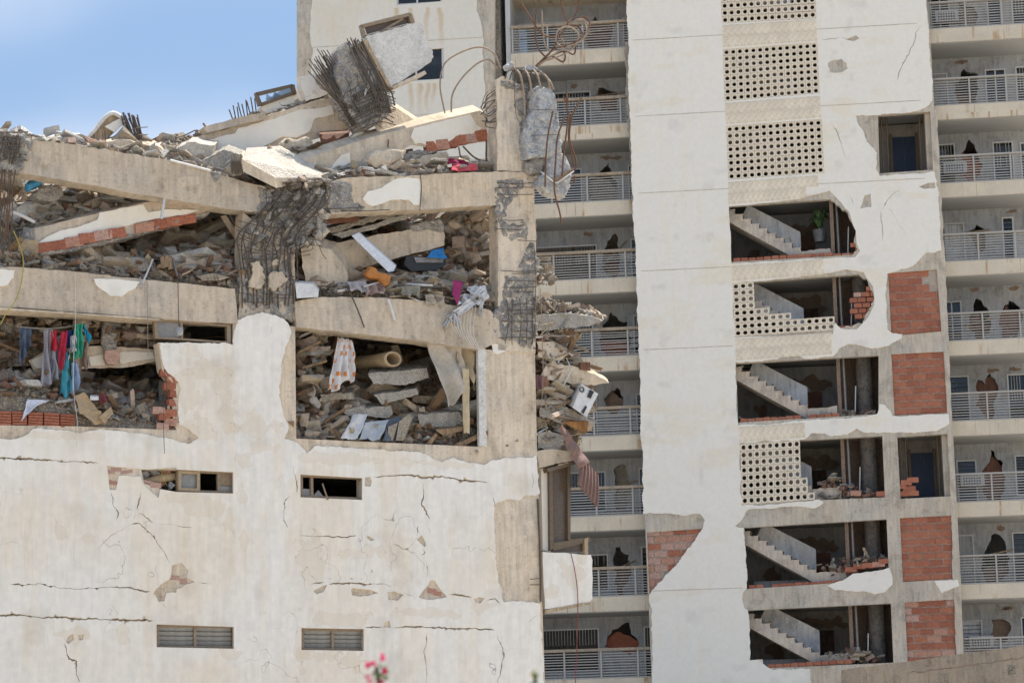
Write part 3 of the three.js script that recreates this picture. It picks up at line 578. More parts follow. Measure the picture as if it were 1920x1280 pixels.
// torn edge bricks beside the stair openings
function brickStack(list, seed) { const r = rng(seed), g = holder(tower, 'broken_brick_edge'); for (const [x, y] of list) { const P = TP(x, y, 0.14); const m = place(g, 'brick', brickGeos[Math.floor(r() * 4)], M.bricks[Math.floor(r() * 4)], P[0], P[1], P[2], (r() - 0.5) * 0.1, (r() - 0.5) * 0.2, (r() - 0.5) * 0.08); m.scale.set(0.9 + r() * 0.3, 0.95, 1.3); } }
brickPanel([[1560, 385], [1612, 380], [1614, 480], [1562, 484]], (u, v) => v < 0.12 || (u > 0.62 && v < 0.3) || u > 0.92 - 0.35 * sm(0.55, 1, v), 15, 0.15, 0.32, 0.19, 0.1, false);
brickPanel([[1570, 530], [1644, 525], [1646, 616], [1572, 620]], (u, v) => v < 0.1 || u > 0.66 - 0.25 * (v > 0.25 && v < 0.75) + 0.3 * sm(0.75, 1, v), 16, 0.15, 0.3, 0.19, 0.1, false);
if (0) brickStack([[1622, 540], [1626, 553], [1613, 556], [1628, 566], [1608, 568], [1620, 580], [1615, 592], [1600, 596], [1592, 608], [1580, 610], [1604, 606]], 6);
brickStack([[1690, 912], [1700, 905], [1712, 900], [1706, 916], [1694, 926], [1712, 925], [1656, 926], [1605, 925]], 7);
brickStack([[1660, 1052], [1648, 1058], [1630, 1060], [1612, 1062], [1596, 1068]], 8);
// lift doors in the two open shafts
for (const q of [eOpen.dark2, eOpen.dark6]) {
  const a = TP(q[0][0], q[0][1], 0.3), c = TP(q[2][0], q[2][1], 0.3);
  part(tower, 'shaft_back', boxL(a[0] - 0.2, c[0] + 0.2, c[1] - 0.2, a[1] + 0.2, -2.75, -2.6), M.inner); part(tower, 'shaft_side', boxL(a[0] - 0.22, a[0] - 0.1, c[1] - 0.2, a[1] + 0.2, -2.6, -0.36), M.inner);
  const x0 = mix(a[0], c[0], 0.28), x1 = mix(a[0], c[0], 0.72), lift = holder(tower, 'lift_door');
  part(lift, 'leaf', boxL(x0, (x0 + x1) / 2 - 0.01, c[1] - 0.1, mix(c[1], a[1], 0.86), -2.59, -2.5), M.blueDoor); part(lift, 'leaf', boxL((x0 + x1) / 2 + 0.01, x1, c[1] - 0.1, mix(c[1], a[1], 0.86), -2.59, -2.51), M.blueDoor);
  part(lift, 'frame', mergeGeometries([boxL(x0 - 0.1, x0 - 0.005, c[1] - 0.1, mix(c[1], a[1], 0.92), -2.59, -2.47), boxL(x1 + 0.005, x1 + 0.1, c[1] - 0.1, mix(c[1], a[1], 0.92), -2.59, -2.47)]), M.bronze);
  for (const t of [0.06, 0.16, 0.8, 0.92]) part(tower, 'guide_rail', tubeL([[mix(a[0], c[0], t), c[1] - 0.1, -0.9], [mix(a[0], c[0], t), a[1] + 0.1, -0.9]], 0.035), M.bronze);
}
// ---- balconies: slab, railing, back wall with windows and torn plaster
const CURTAIN = [[0.5, 0.42, 0.32], [0.3, 0.09, 0.07], [0.12, 0.17, 0.26], [0.6, 0.58, 0.54], [0.22, 0.26, 0.2]].map((c) => fabric(...c));
function balcony(k, x0, x1, seed, wide) {
  const r = rng(seed), y = floorY(k), zf = -0.5, zb = -2.6, up = y + 0.98, ceil = floorY(k - 1) - 0.52, Wd = x1 - x0;
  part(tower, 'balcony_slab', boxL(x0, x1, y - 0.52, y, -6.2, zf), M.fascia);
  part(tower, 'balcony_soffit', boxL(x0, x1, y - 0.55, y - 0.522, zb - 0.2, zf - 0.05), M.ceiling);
  const rail = holder(tower, 'balcony_railing'), n = 9, bar = wide ? 0.017 : 0.017;
  part(rail, 'top_rail', boxL(x0, x1, up, up + (wide ? 0.055 : 0.1), zf - 0.16, zf + 0.03), wide ? M.rail : M.cap);
  part(rail, 'bottom_rail', boxL(x0, x1, y + 0.004, y + 0.05, zf - 0.1, zf - 0.02), M.rail);
  const gb = boxUV(new THREE.BoxGeometry(Wd, 0.032, 0.014));
  for (let i = 0; i < n; i++) { const m = place(rail, 'bar', gb, M.rail, (x0 + x1) / 2, y + 0.12 + i * 0.098 + (r() - 0.5) * 0.012, zf - 0.06, 0, 0, (r() - 0.5) * (!wide && k > 2 && k < 6 ? 0.03 : 0.006)); }
  const np = Math.round(Wd / 1.32); for (let i = 0; i <= np; i++) { const X = x0 + 0.08 + i * 1.32 + (wide ? -0.04 : 0); if (X < x1) part(rail, 'post', boxL(X - 0.03, X + 0.03, y + 0.05, up, zf - 0.05, zf), M.rail); }
  // back wall: windows and doors differ from flat to flat, and the plaster is torn differently on each
  const yt = ceil, V = (lo, hi) => lo + (hi - lo) * r(), lay = [], holes = [];
  if (wide) { const o = V(-0.03, 0.05); lay.push([0.02 + o, 0.2 + o, 'door', V(1.75, 2.0)], [0.25 + o, V(0.36, 0.5), 'hole', V(1.85, 2.25)], [0.54 + o, V(0.68, 0.76), r() < 0.7 ? 'win' : 'hole', V(1.7, 2.05)], [0.79, 0.98, 'win', 1.9]); }
  else { const s1 = V(0.5, 0.64); lay.push([0.015, s1, 'win', V(1.72, 1.98)], [s1 + 0.04, V(0.8, 0.88), 'hole', V(1.9, 2.28)], [0.905, 0.985, 'win', V(1.8, 2.0)]); }
  for (const o of lay) {
    const a = x0 + Wd * o[0], b = x0 + Wd * o[1], ya = o[2] === 'hole' ? y + (r() < 0.65 ? 0.08 : V(0.7, 1.1)) : o[2] === 'win' && r() < 0.4 ? y + 0.4 : y + 0.06, yy = Math.min(yt - 0.1, y + o[3]), w = b - a, h = yy - ya;
    o.push(a, b, ya, yy);
    if (o[2] === 'hole') {
      const n = 11, pts = []; for (let i = 0; i < n; i++) { const t = i / n * 6.283, q = V(0.5, 1.1); pts.push([(a + b) / 2 + Math.cos(t) * w * 0.5 * Math.min(1.05, q + 0.12), (ya + yy) / 2 + Math.sin(t) * h * 0.5 * q]); }
      holes.push(rough(pts, 0.07, 0.14, seed + 3 + lay.indexOf(o)));
    } else holes.push([[a, ya], [b, ya], [b, yy], [a, yy]]);
  }
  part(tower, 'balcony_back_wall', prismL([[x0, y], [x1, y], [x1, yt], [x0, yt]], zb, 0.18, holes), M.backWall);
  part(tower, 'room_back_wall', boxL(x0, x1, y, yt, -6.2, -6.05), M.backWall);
  if (wide) part(tower, 'party_wall', boxL(x1 - 0.15, x1, y, yt, -6.05, zb - 0.18), M.backWall);
  for (const o of lay) {
    const [, , kind, , a, b, ya, yy] = o;
    if (kind === 'hole') {
      const t = V(0.35, 0.95), m = [M.shaft, M.dust, M.bricks[2], M.brownDoor][Math.floor(r() * 4)];
      part(tower, 'torn_masonry', prismL(rough([[a - 0.15, ya - 0.04], [b + 0.1, ya - 0.04], [b + 0.1, mix(ya, yy, t * V(0.5, 1.2))], [mix(a, b, V(0.5, 0.8)), mix(ya, yy, t)], [mix(a, b, V(0.2, 0.5)), mix(ya, yy, t * V(0.8, 1.3))], [a - 0.15, mix(ya, yy, t * V(0.7, 1.3))]], 0.06, 0.15, seed + 9), zb - 0.185, 0.1), m);
      if (r() < 0.5) part(tower, 'fallen_batten', tubeL([[a - 0.1, mix(ya, yy, V(0.3, 0.6)), zb + 0.1], [b + 0.2, mix(ya, yy, V(0.5, 0.95)), zb + 0.02]], 0.03, 0, 4), M.woodPale);
      continue;
    }
    const wn = holder(tower, kind === 'win' ? 'balcony_window' : 'balcony_door');
    part(wn, 'frame', mergeGeometries([boxL(a, b, yy - 0.05, yy - 0.002, zb - 0.06, zb + 0.03), boxL(a, a + 0.05, ya, yy - 0.05, zb - 0.06, zb + 0.03), boxL(b - 0.05, b, ya, yy - 0.05, zb - 0.06, zb + 0.03), boxL(a + 0.05, b - 0.05, ya, ya + 0.05, zb - 0.06, zb + 0.03)]), M.frameWhite);
    const kindOf = r();
    if (kindOf > 0.12) part(wn, 'pane', boxL(a + 0.05, kindOf < 0.3 ? mix(a, b, 0.6) : b - 0.05, ya + 0.05, yy - 0.05, zb - 0.1, zb - 0.09), kind === 'door' && r() < 0.35 ? M.stairWall : M.glass);
    if (r() < 0.55) { const cw = (b - a) * V(0.25, 0.6), cx = r() < 0.5 ? a + 0.06 : b - 0.06 - cw, n = Math.max(4, Math.round(cw / 0.05)), fr = []; for (let i = 0; i <= n; i++) fr.push([cx + cw * i / n, zb - 0.3 + 0.04 * Math.sin(i * 2.1)]); const gs = fr.slice(1).map((p, i) => solidL([new THREE.Vector3(fr[i][0], ya + 0.08, fr[i][1]), new THREE.Vector3(p[0], ya + 0.08, p[1]), new THREE.Vector3(p[0], yy - 0.02, p[1]), new THREE.Vector3(fr[i][0], yy - 0.02, fr[i][1])], [new THREE.Vector3(fr[i][0], ya + 0.08, fr[i][1] - 0.01), new THREE.Vector3(p[0], ya + 0.08, p[1] - 0.01), new THREE.Vector3(p[0], yy - 0.02, p[1] - 0.01), new THREE.Vector3(fr[i][0], yy - 0.02, fr[i][1] - 0.01)])); part(wn, 'curtain', mergeGeometries(gs), CURTAIN[Math.floor(r() * 5)]); }
    const q = r(), m = q < 0.45 ? Math.floor((b - a) / 0.11) : 0;
    for (let i = 1; i < m; i++) { if (r() < 0.06) continue; const X = mix(a + 0.05, b - 0.05, i / m); part(wn, 'grille_bar', boxL(X - 0.011, X + 0.011, ya + 0.95, yy - 0.05, zb + 0.0, zb + 0.02), M.rail); }
    if (q > 0.7) for (let i = 1; i < 6; i++) { const Y = mix(ya + 0.85, yy - 0.05, i / 6); part(wn, 'louvre', boxL(a + 0.05, b - 0.05, Y - 0.012, Y + 0.012, zb - 0.05, zb - 0.01), M.slat); }
    else if (q > 0.45 && b - a > 0.6) part(wn, 'mullion', boxL(mix(a, b, 0.5) - 0.025, mix(a, b, 0.5) + 0.025, ya + 0.05, yy - 0.05, zb - 0.06, zb + 0.02), M.frameWhite);
  }
  // torn plaster near the ceiling
  for (let i = 0, n = Math.floor(V(0, 2.6)); i < n; i++) { const cx = x0 + Wd * V(0.2, 0.85), cy = yt - V(0.12, 0.3), pts = []; for (let q = 0; q < 8; q++) { const t = q / 8 * 6.283; pts.push([cx + Math.cos(t) * V(0.1, 0.32), cy + Math.sin(t) * V(0.04, 0.12)]); } part(tower, 'torn_patch', prismL(rough(pts, 0.03, 0.08, seed + 60 + i), zb + 0.006, 0.005), M.shaft); }
  // bits of broken masonry heaped on the balcony floor against the wall
  if (wide && r() < 0.4) { const a = x0 + 0.35, ac = holder(tower, 'air_conditioner'); part(ac, 'casing', boxL(a, a + 0.85, y + 0.78, y + 1.2, zb + 0.06, zb + 0.4), M.frameWhite); for (let i = 0; i < 7; i++) part(ac, 'grille_slat', boxL(a + 0.1 + i * 0.095, a + 0.14 + i * 0.095, y + 0.84, y + 1.14, zb + 0.4, zb + 0.415), M.slat); }
}
const mxl = TP(958, 120, 0.5)[0];
for (let k = 0; k < 9; k++) balcony(k, mxl, TP(1176 + k * 5.2, fyPx(k), 0.4)[0] + 0.12, 300 + k, false);
for (let k = 0; k < 9; k++) balcony(k, TP(1741 + k * 8, 41 + k * 148, 0.4)[0], TP(1990, 640)[0], 400 + k, true);
function fyPx(k) { return [88, 231, 373, 519, 669, 815, 964, 1115, 1271][k]; }
for (const [a, b] of [[mxl - 0.5, 26], [mxl, 0]]) { part(tower, 'balcony_slab', boxL(mxl, TP(1990, 640)[0], floorY(-1) - 0.52, floorY(-1), -6.2, -0.5), M.fascia); break; }
// right edge pier of bare concrete beside the far balconies
part(tower, 'edge_pier', prism(T, rough([[1752, 205], [1757, 205], [1780, 640], [1806, 1330], [1798, 1330], [1772, 660], [1762, 480]], 1.2, 9, 91), 0.04, 0.5), M.bareT);
part(tower, 'torn_edge', prism(T, rough([[1172, 80], [1178, 78], [1185, 260], [1189, 380], [1184, 375], [1180, 265], [1175, 200]], 1.5, 6, 92), 0.03, 0.3), M.brokenWarm);
// ---- the wing beyond the collapsed block
{
  const wing = [[556, -80], [928, -80], [926, 520], [556, 520]];
  const winA = [[743, -60], [828, -60], [829, 2], [744, 10]], winB = [[738, 98], [831, 90], [832, 147], [740, 155]];
  part(tower, 'wing_wall', prism(T, wing, 0.05, 0.3, [winA, winB]), M.bareT);
  part(tower, 'plaster', prism(T, rough([[583, -80], [893, -80], [894, 20], [905, 60], [907, 130], [910, 200], [910, 260], [912, 520], [560, 520], [580, 180], [586, 100], [580, 60], [584, 10]], 1.8, 8, 51), 0.012, 0.036, [winA, winB]), M.plasterWing);
  part(tower, 'wing_side', boxL(TP(556, 100)[0] + 0.01, TP(556, 100)[0] + 0.3, 0, 60, -9, -0.36), M.bareT);
  for (let k = -2; k < 4; k++) part(tower, 'floor_slab', boxL(TP(556, 100)[0] + 0.31, TP(926, 100, 0.4)[0], floorY(k) - 0.3, floorY(k), -5, -0.36), M.inner);
  part(tower, 'wing_back_wall', boxL(TP(556, 100)[0] + 0.31, TP(926, 100, 0.4)[0], 0, 60, -5.2, -5.0), M.inner);
  for (const q of [winA, winB]) {
    const p = loc(T, q, 0.1), x0 = p[0][0], x1 = p[1][0], y1 = p[0][1] + 0.02, y0 = p[3][1] - 0.02, w = holder(tower, 'wing_window');
    part(w, 'frame', mergeGeometries([boxL(x0, x1, y0, y0 + 0.06, -0.16, -0.06), boxL(x0, x0 + 0.06, y0 + 0.06, y1, -0.16, -0.06), boxL(x1 - 0.06, x1, y0 + 0.06, y1, -0.16, -0.06), boxL(mix(x0, x1, 0.45) - 0.03, mix(x0, x1, 0.45) + 0.03, y0 + 0.06, y1, -0.16, -0.06)]), M.frameWhite);
    part(w, 'pane', boxL(x0 + 0.06, mix(x0, x1, 0.45) - 0.03, y0 + 0.06, y1, -0.13, -0.12), M.glass); part(w, 'pane', boxL(mix(x0, x1, 0.45) + 0.03, x1 - 0.06, y0 + 0.06, y1, -0.13, -0.12), M.glass);
  }
  for (const y of [[585, 91, 906, 68], [700, 222, 908, 207]]) { const a = TP(y[0], y[1]), b = TP(y[2], y[3]); part(tower, 'joint_bead', boxL(a[0], b[0], (a[1] + b[1]) / 2, (a[1] + b[1]) / 2 + 0.02, -0.011, -0.004), M.bareT); }
  // return wall of the wing and the white corner post by the balconies
  const c = TP(926, 100, 0.4)[0];
  part(tower, 'wing_return', boxL(c, c + 0.25, 0, 60, -6.2, -0.4), M.brokenWarm);
  part(tower, 'corner_post', boxL(mxl - 0.18, mxl, 0, 60, -2.8, -0.6), M.frameWhite);
}
// ---------------------------------------------------------------- the collapsed block: what still stands
const block = thing(L, 'collapsed_building', 'partly collapsed cream apartment block with cracked plaster and spilled floors', 'apartment block');
const LP = (x, y, w = 0) => L.p(x, y, w);
const wA = [[331, 880], [437, 885], [437, 925], [331, 922]], wB = [[563, 889], [679, 896], [679, 937], [563, 932]], wC = [[293, 1170], [438, 1175], [438, 1216], [293, 1213]], wD = [[565, 1177], [682, 1179], [682, 1220], [565, 1218]];
const cavity = [[264, 880], [331, 878], [331, 922], [298, 916], [290, 912], [270, 906]];
const wallOutline = [[-60, 1340], [-60, 796], [0, 797], [145, 799], [330, 806], [322, 775], [326, 722], [303, 693], [296, 642], [436, 645], [437, 601], [553, 612], [555, 822], [911, 838], [911, 655], [1003, 660], [1007, 850], [1024, 1340]];
const deep = [], ck = (p, w, seed, amp = 1.4) => { if (w > 1.5 && p.every((q) => q[0] > -50)) deep.push(crack(p, w * 0.24, seed, amp)); return crack(p, w * 0.8, seed, amp); };
// plaster with its cracks and spalls cut right through
const plOut = ragged([[-60, 1340], [-60, 820], [20, 824], [48, 815], [62, 803], [110, 806], [150, 812], [200, 806], [260, 812], [320, 822], [352, 832], [372, 820], [356, 806], [336, 796], [333, 776], [338, 730], [334, 716], [308, 690], [300, 642],
  [380, 643], [437, 647], [444, 600], [462, 592], [490, 585], [516, 590], [540, 606], [546, 625], [534, 650], [527, 700], [523, 740], [530, 770], [541, 800], [533, 822], [560, 832], [575, 850], [590, 836], [640, 838], [700, 842], [760, 846], [800, 852], [830, 866], [852, 858], [880, 868], [908, 872], [926, 862], [950, 858], [985, 858], [1006, 853],
  [1012, 925], [1002, 929], [985, 928], [974, 938], [950, 936], [928, 943], [924, 930], [927, 990], [930, 1060], [941, 1105], [944, 1128], [975, 1126], [1000, 1128], [1013, 1132], [1024, 1340]], 2.6, 11);
const plHoles = [
  rough([[200, 873], [262, 879], [331, 877]], 1.2, 8, 1, false).concat([[331, 880], [437, 885], [437, 925], [331, 922]], rough([[300, 917], [297, 933], [285, 924], [269, 908], [263, 893], [222, 892], [217, 918], [205, 918]], 1.2, 7, 2, false)),
  wB, wC, wD,
  ck([[-30, 857], [3, 858], [45, 860], [80, 862], [130, 865], [185, 868]], 4, 3), ck([[264, 924], [259, 945], [256, 956]], 2.6, 4), ck([[259, 959], [272, 970], [287, 979]], 1.8, 5), ck([[207, 923], [213, 950], [221, 960], [218, 975]], 2.4, 6),
  ck([[246, 983], [262, 982], [280, 998], [292, 1012], [297, 1022], [310, 1040], [319, 1055]], 3.4, 7), ck([[290, 983], [315, 981], [335, 986], [360, 989]], 1.2, 8), ck([[240, 986], [215, 1000], [195, 1015], [182, 1032]], 1, 9), ck([[252, 962], [252, 976]], 1.2, 10), ck([[232, 952], [247, 955]], 1.2, 101),
  rough([[322, 1060], [340, 1055], [353, 1069], [350, 1082], [366, 1091], [345, 1097], [331, 1104], [330, 1111], [312, 1111], [308, 1127], [297, 1128], [287, 1113], [300, 1096], [317, 1086], [320, 1076]], 1.3, 6, 12),
  ck([[18, 1095], [60, 1096], [75, 1094], [110, 1102], [150, 1104], [185, 1102], [230, 1101], [255, 1105], [281, 1109]], 3, 13), ck([[372, 1092], [395, 1094]], 1.8, 14),
  ck([[-30, 1153], [2, 1154], [45, 1153], [75, 1158], [115, 1157], [150, 1160], [200, 1161], [250, 1163], [287, 1164]], 4.4, 15),
  ck([[120, 1205], [128, 1235], [143, 1240], [142, 1262], [148, 1280]], 2.4, 16), rough([[128, 1192], [136, 1188], [138, 1199], [127, 1207], [122, 1202]], 0.8, 5, 17), rough([[146, 1190], [157, 1189], [155, 1199], [148, 1200]], 0.8, 5, 18),
  ck([[699, 895], [716, 893], [765, 890], [795, 895], [830, 893], [860, 900], [890, 902], [915, 905]], 4, 19), rough([[684, 895], [694, 894], [697, 903], [694, 912], [684, 911]], 0.8, 5, 20),
  ck([[793, 906], [794, 930], [790, 944], [799, 958], [805, 974]], 3, 21), ck([[784, 985], [783, 999]], 3, 22), rough([[781, 1011], [790, 1003], [799, 1019], [797, 1026], [790, 1020]], 0.8, 5, 23), ck([[793, 1029], [797, 1036], [789, 1041]], 3, 24), ck([[799, 1052], [802, 1070], [801, 1082]], 1.4, 25), ck([[802, 985], [805, 1000]], 2, 26),
  ck([[562, 1003], [600, 1006], [640, 1007], [668, 1004]], 2, 27), rough([[688, 1003], [702, 1011], [695, 1014], [687, 1008]], 0.6, 5, 28), ck([[738, 1018], [754, 1029], [766, 1029]], 2.6, 29), ck([[769, 1034], [782, 1038]], 2.2, 30),
  ck([[585, 1095], [606, 1091]], 3, 31), rough([[587, 1108], [606, 1098], [613, 1096], [606, 1110], [594, 1114]], 0.7, 5, 331), ck([[617, 1095], [650, 1093], [690, 1096], [720, 1094], [735, 1100]], 3.4, 32), rough([[659, 1102], [680, 1104], [699, 1107], [709, 1112], [690, 1117], [672, 1118], [660, 1116]], 1, 6, 33), rough([[726, 1110], [740, 1108], [757, 1115], [745, 1126], [728, 1125]], 1, 6, 34),
  rough([[785, 1119], [799, 1101], [806, 1088], [816, 1089], [826, 1105], [838, 1119], [812, 1124], [796, 1123]], 1, 6, 35), ck([[762, 1113], [772, 1117], [780, 1123]], 3, 36), ck([[842, 1114], [870, 1117], [884, 1119]], 3.6, 37), rough([[888, 1122], [900, 1119], [909, 1121], [900, 1131], [892, 1129]], 0.8, 5, 38), ck([[912, 1124], [928, 1122], [938, 1130]], 3, 39),
  ck([[685, 1175], [716, 1176]], 2.4, 40), rough([[718, 1176], [723, 1165], [730, 1164], [733, 1176]], 0.6, 5, 41), ck([[736, 1177], [760, 1174], [800, 1176], [860, 1178], [928, 1181]], 2.8, 42), ck([[931, 1190], [939, 1206], [945, 1232], [939, 1256], [934, 1285]], 5, 43, 2.4), ck([[799, 1186], [800, 1200], [795, 1225], [800, 1255], [800, 1300]], 1.2, 44),
  ck([[549, 872], [555, 900], [557, 924]], 2, 45), ck([[546, 929], [533, 940], [531, 975], [540, 990]], 2, 46), ck([[990, 1166], [1000, 1158], [1008, 1152]], 2, 47), ck([[997, 885], [1000, 900], [998, 915]], 2.4, 48)];
const wall = part(block, 'wall', prism(L, wallOutline, 0.03, 0.3, [[...cavity.slice(0, 1), wA[0], wA[1], wA[2], wA[3], ...cavity.slice(3)], wB, wC, wD, ...deep]), M.board, 'bare render under the fallen plaster');
part(block, 'plaster', prism(L, plOut, 0, 0.028, plHoles), M.plasterL);
// plaster island and thin strips left on the column
part(block, 'plaster', prism(L, rough([[922, 646], [938, 643], [951, 649], [948, 658], [934, 664], [924, 660]], 1, 5, 52), 0.0, 0.028), M.whitePlaster, 'small white flake of plaster on the bare column');
// clay bricks seen through the spalls
const brickG = [11, 12, 13].map((s) => cornered(s, 0.30, 0.20, 0.12, 0.03)), rb = rng(71);
for (const [x, y] of [[324, 1083], [342, 1090], [205, 885], [216, 881], [235, 885], [208, 905], [278, 905], [290, 910], [808, 1108], [818, 1113]])
  { const p = LP(x, y, 0.075), m = place(wall, 'brick', brickG[Math.floor(rb() * 3)], M.bricks[[0, 3, 4, 4][Math.floor(rb() * 4)]], p[0], p[1], p[2], 0, 0, (rb() - 0.5) * 0.5); m.scale.set(0.5 + rb() * 0.3, 0.3 + rb() * 0.25, 0.8); }
// ribbed hollow clay blocks along the broken sill
const ribbed = (() => { const g = [boxL(-0.15, 0.15, -0.14, 0.14, -0.1, 0.0)]; for (let i = 0; i < 5; i++) g.push(boxL(-0.147, 0.147, -0.134 + i * 0.056, -0.098 + i * 0.056, 0.0, 0.03)); return mergeGeometries(g); })();
for (const [x, y, s] of [[6, 782], [36, 783], [66, 784], [96, 785], [126, 786]]) { const p = LP(x, y, 0.05), m = place(wall, 'brick', ribbed, M.bricks[Math.floor(rb() * 3) + (rb() < 0.3 ? 1 : 0)], p[0], p[1] - rb() * 0.03, p[2] - rb() * 0.03, 0, (rb() - 0.5) * 0.14, (rb() - 0.5) * 0.06); m.scale.set(0.9 + rb() * 0.08, 0.92 + rb() * 0.1, 1); }
for (const [x, y] of [[303, 800], [318, 792], [306, 782], [296, 770], [318, 775], [310, 700], [322, 712], [316, 725], [326, 740], [324, 756]]) { const p = LP(x, y, 0.1), m = place(wall, 'brick', brickG[Math.floor(rb() * 3)], M.bricks[Math.floor(rb() * 5)], p[0], p[1], p[2], (rb() - 0.5) * 0.2, (rb() - 0.5) * 0.3, (rb() - 0.5) * 0.16); m.scale.set(0.8, 0.7, 1.2); }
// ---- windows
function framed(quad, kind, label) {
  const w = holder(block, 'window'); if (label) w.userData.label = label;
  const q = loc(L, quad, 0.1), x0 = q[0][0] + 0.004, x1 = q[1][0] + 0.02, y1 = Math.max(q[0][1], q[1][1]), y0 = Math.min(q[2][1], q[3][1]), z0 = -0.19, z1 = -0.11, t = 0.05;
  part(w, 'frame', mergeGeometries([boxL(x0, x1, y1 - t, y1, z0, z1), boxL(x0, x1, y0, y0 + t, z0, z1), boxL(x0, x0 + t, y0 + t, y1 - t, z0, z1), boxL(x1 - t, x1, y0 + t, y1 - t, z0, z1)]), M.frameTan);
  const mull = (f) => { const X = mix(x0, x1, f); part(w, 'mullion', boxL(X - 0.028, X + 0.028, y0 + t, y1 - t, z0, z1 + 0.004), M.frameTan); return X; };
  const inX = (a, b, fn) => fn(mix(x0, x1, a) + 0.03, mix(x0, x1, b) - 0.03);
  if (kind === 'louvre') {
    mull(0.49);
    for (const [a, b] of [[0.02, 0.49], [0.49, 0.98]]) inX(a, b, (xa, xb) => { for (let i = 0; i < 4; i++) { const h = (y1 - y0 - 2 * t) / 4, m = place(w, 'louvre', boxUV(new THREE.BoxGeometry(xb - xa, h * 1.12, 0.008)), M.glassDusty, (xa + xb) / 2, y0 + t + (i + 0.5) * h, -0.16, 0.42); } });
  } else if (kind === 'half') {
    mull(0.38); mull(0.73);
    inX(0.03, 0.38, (a, b) => part(w, 'pane', boxL(a, b, y0 + t, y1 - t, -0.15, -0.142), M.glassDusty)); part(w, 'sash', mergeGeometries([boxL(x0 + 0.02, mix(x0, x1, 0.39), y0 + 0.02, y0 + 0.08, -0.11, -0.08), boxL(x0 + 0.02, mix(x0, x1, 0.39), y1 - 0.08, y1 - 0.02, -0.11, -0.08), boxL(x0 + 0.02, x0 + 0.08, y0 + 0.08, y1 - 0.08, -0.11, -0.08), boxL(mix(x0, x1, 0.39) - 0.06, mix(x0, x1, 0.39), y0 + 0.08, y1 - 0.08, -0.11, -0.08)]), M.pipeTan);
    inX(0.73, 0.98, (a, b) => { part(w, 'pane', boxL(a, b, y0 + t, mix(y0, y1, 0.35), -0.15, -0.142), M.glassDusty); const s = new THREE.Shape([[a, mix(y0, y1, 0.37)], [b, mix(y0, y1, 0.37)], [b, y1 - t], [a, y1 - t]].map((p) => new THREE.Vector2(...p))), c = new THREE.Path(); c.absarc((a + b) / 2, mix(y0, y1, 0.64), 0.085, 0, 6.283, true); s.holes.push(c); const g = new THREE.ExtrudeGeometry(s, { depth: 0.02, bevelEnabled: false }); g.translate(0, 0, -0.16); part(w, 'vent_plate', boxUV(g), M.frameTan); });
  } else {
    mull(0.18); inX(0.02, 0.18, (a, b) => part(w, 'pane', boxL(a, b, y0 + t, mix(y0, y1, 0.4), -0.15, -0.142), M.glassDusty));
    part(w, 'loose_slat', tubeL([[mix(x0, x1, 0.32), y1 - 0.18, -0.02], [mix(x0, x1, 0.39), y0 - 0.04, 0.03]], 0.018, 0, 4), M.frameTan);
    part(w, 'shard', prismL([[mix(x0, x1, 0.2), y0 + t], [mix(x0, x1, 0.37), y0 + t], [mix(x0, x1, 0.29), y0 + 0.17]], -0.14, 0.008), M.glassDusty);
  }
}
framed(wA, 'half', 'tan window with an open middle and a round vent hole'); framed(wB, 'broken', 'window with its panes broken out'); framed(wC, 'louvre'); framed(wD, 'louvre');
{ // window under the beam, half buried
  const w = holder(block, 'window'), q = loc(L, [[288, 598], [432, 609], [432, 644], [290, 634]], 0.06), v = (i, j, a, b) => [mix(mix(q[0][0], q[1][0], a), mix(q[3][0], q[2][0], a), b), mix(mix(q[0][1], q[1][1], a), mix(q[3][1], q[2][1], a), b)];
  const strip = (a0, b0, a1, b1, z, d) => prismL([v(0, 0, a0, b0), v(0, 0, a1, b0), v(0, 0, a1, b1), v(0, 0, a0, b1)], z, d);
  part(w, 'frame', mergeGeometries([strip(0, 0, 1, 0.1, -0.05, 0.12), strip(0, 0.9, 1, 1, -0.05, 0.12), strip(0, 0.1, 0.04, 0.9, -0.05, 0.12), strip(0.95, 0.1, 1, 0.9, -0.05, 0.12), strip(0.34, 0.1, 0.37, 0.9, -0.05, 0.12)]), M.frameTan);
  part(w, 'pane', strip(0.04, 0.1, 0.34, 0.9, -0.1, 0.008), M.glassDusty);
}
// pipes and rubble inside the cavity beside the window
part(wall, 'pipe', tube(L, [[272, 905, 0.25], [300, 897, 0.22], [328, 893, 0.3]], 0.085, 10), M.pipeTan);
part(wall, 'cable', tube(L, [[300, 880, 0.1], [305, 895, 0.05], [312, 910, 0.1]], 0.006), mat([0.45, 0.36, 0.1]));
for (const [x, y, s] of [[270, 893, 1], [285, 886, 2], [310, 884, 3], [278, 912, 4], [318, 912, 5], [295, 906, 6]]) { const p = LP(x, y, 0.32); place(wall, 'loose_masonry', lump(s + 40, 0.26, 0.14, 0.2), s % 3 ? M.brokenPale : M.bricks[3], p[0], p[1], p[2], s, s * 2, s); }
part(wall, 'inner_wall', prism(L, [[240, 860], [345, 860], [345, 940], [240, 940]], 0.6, 0.1), M.brokenWarm);
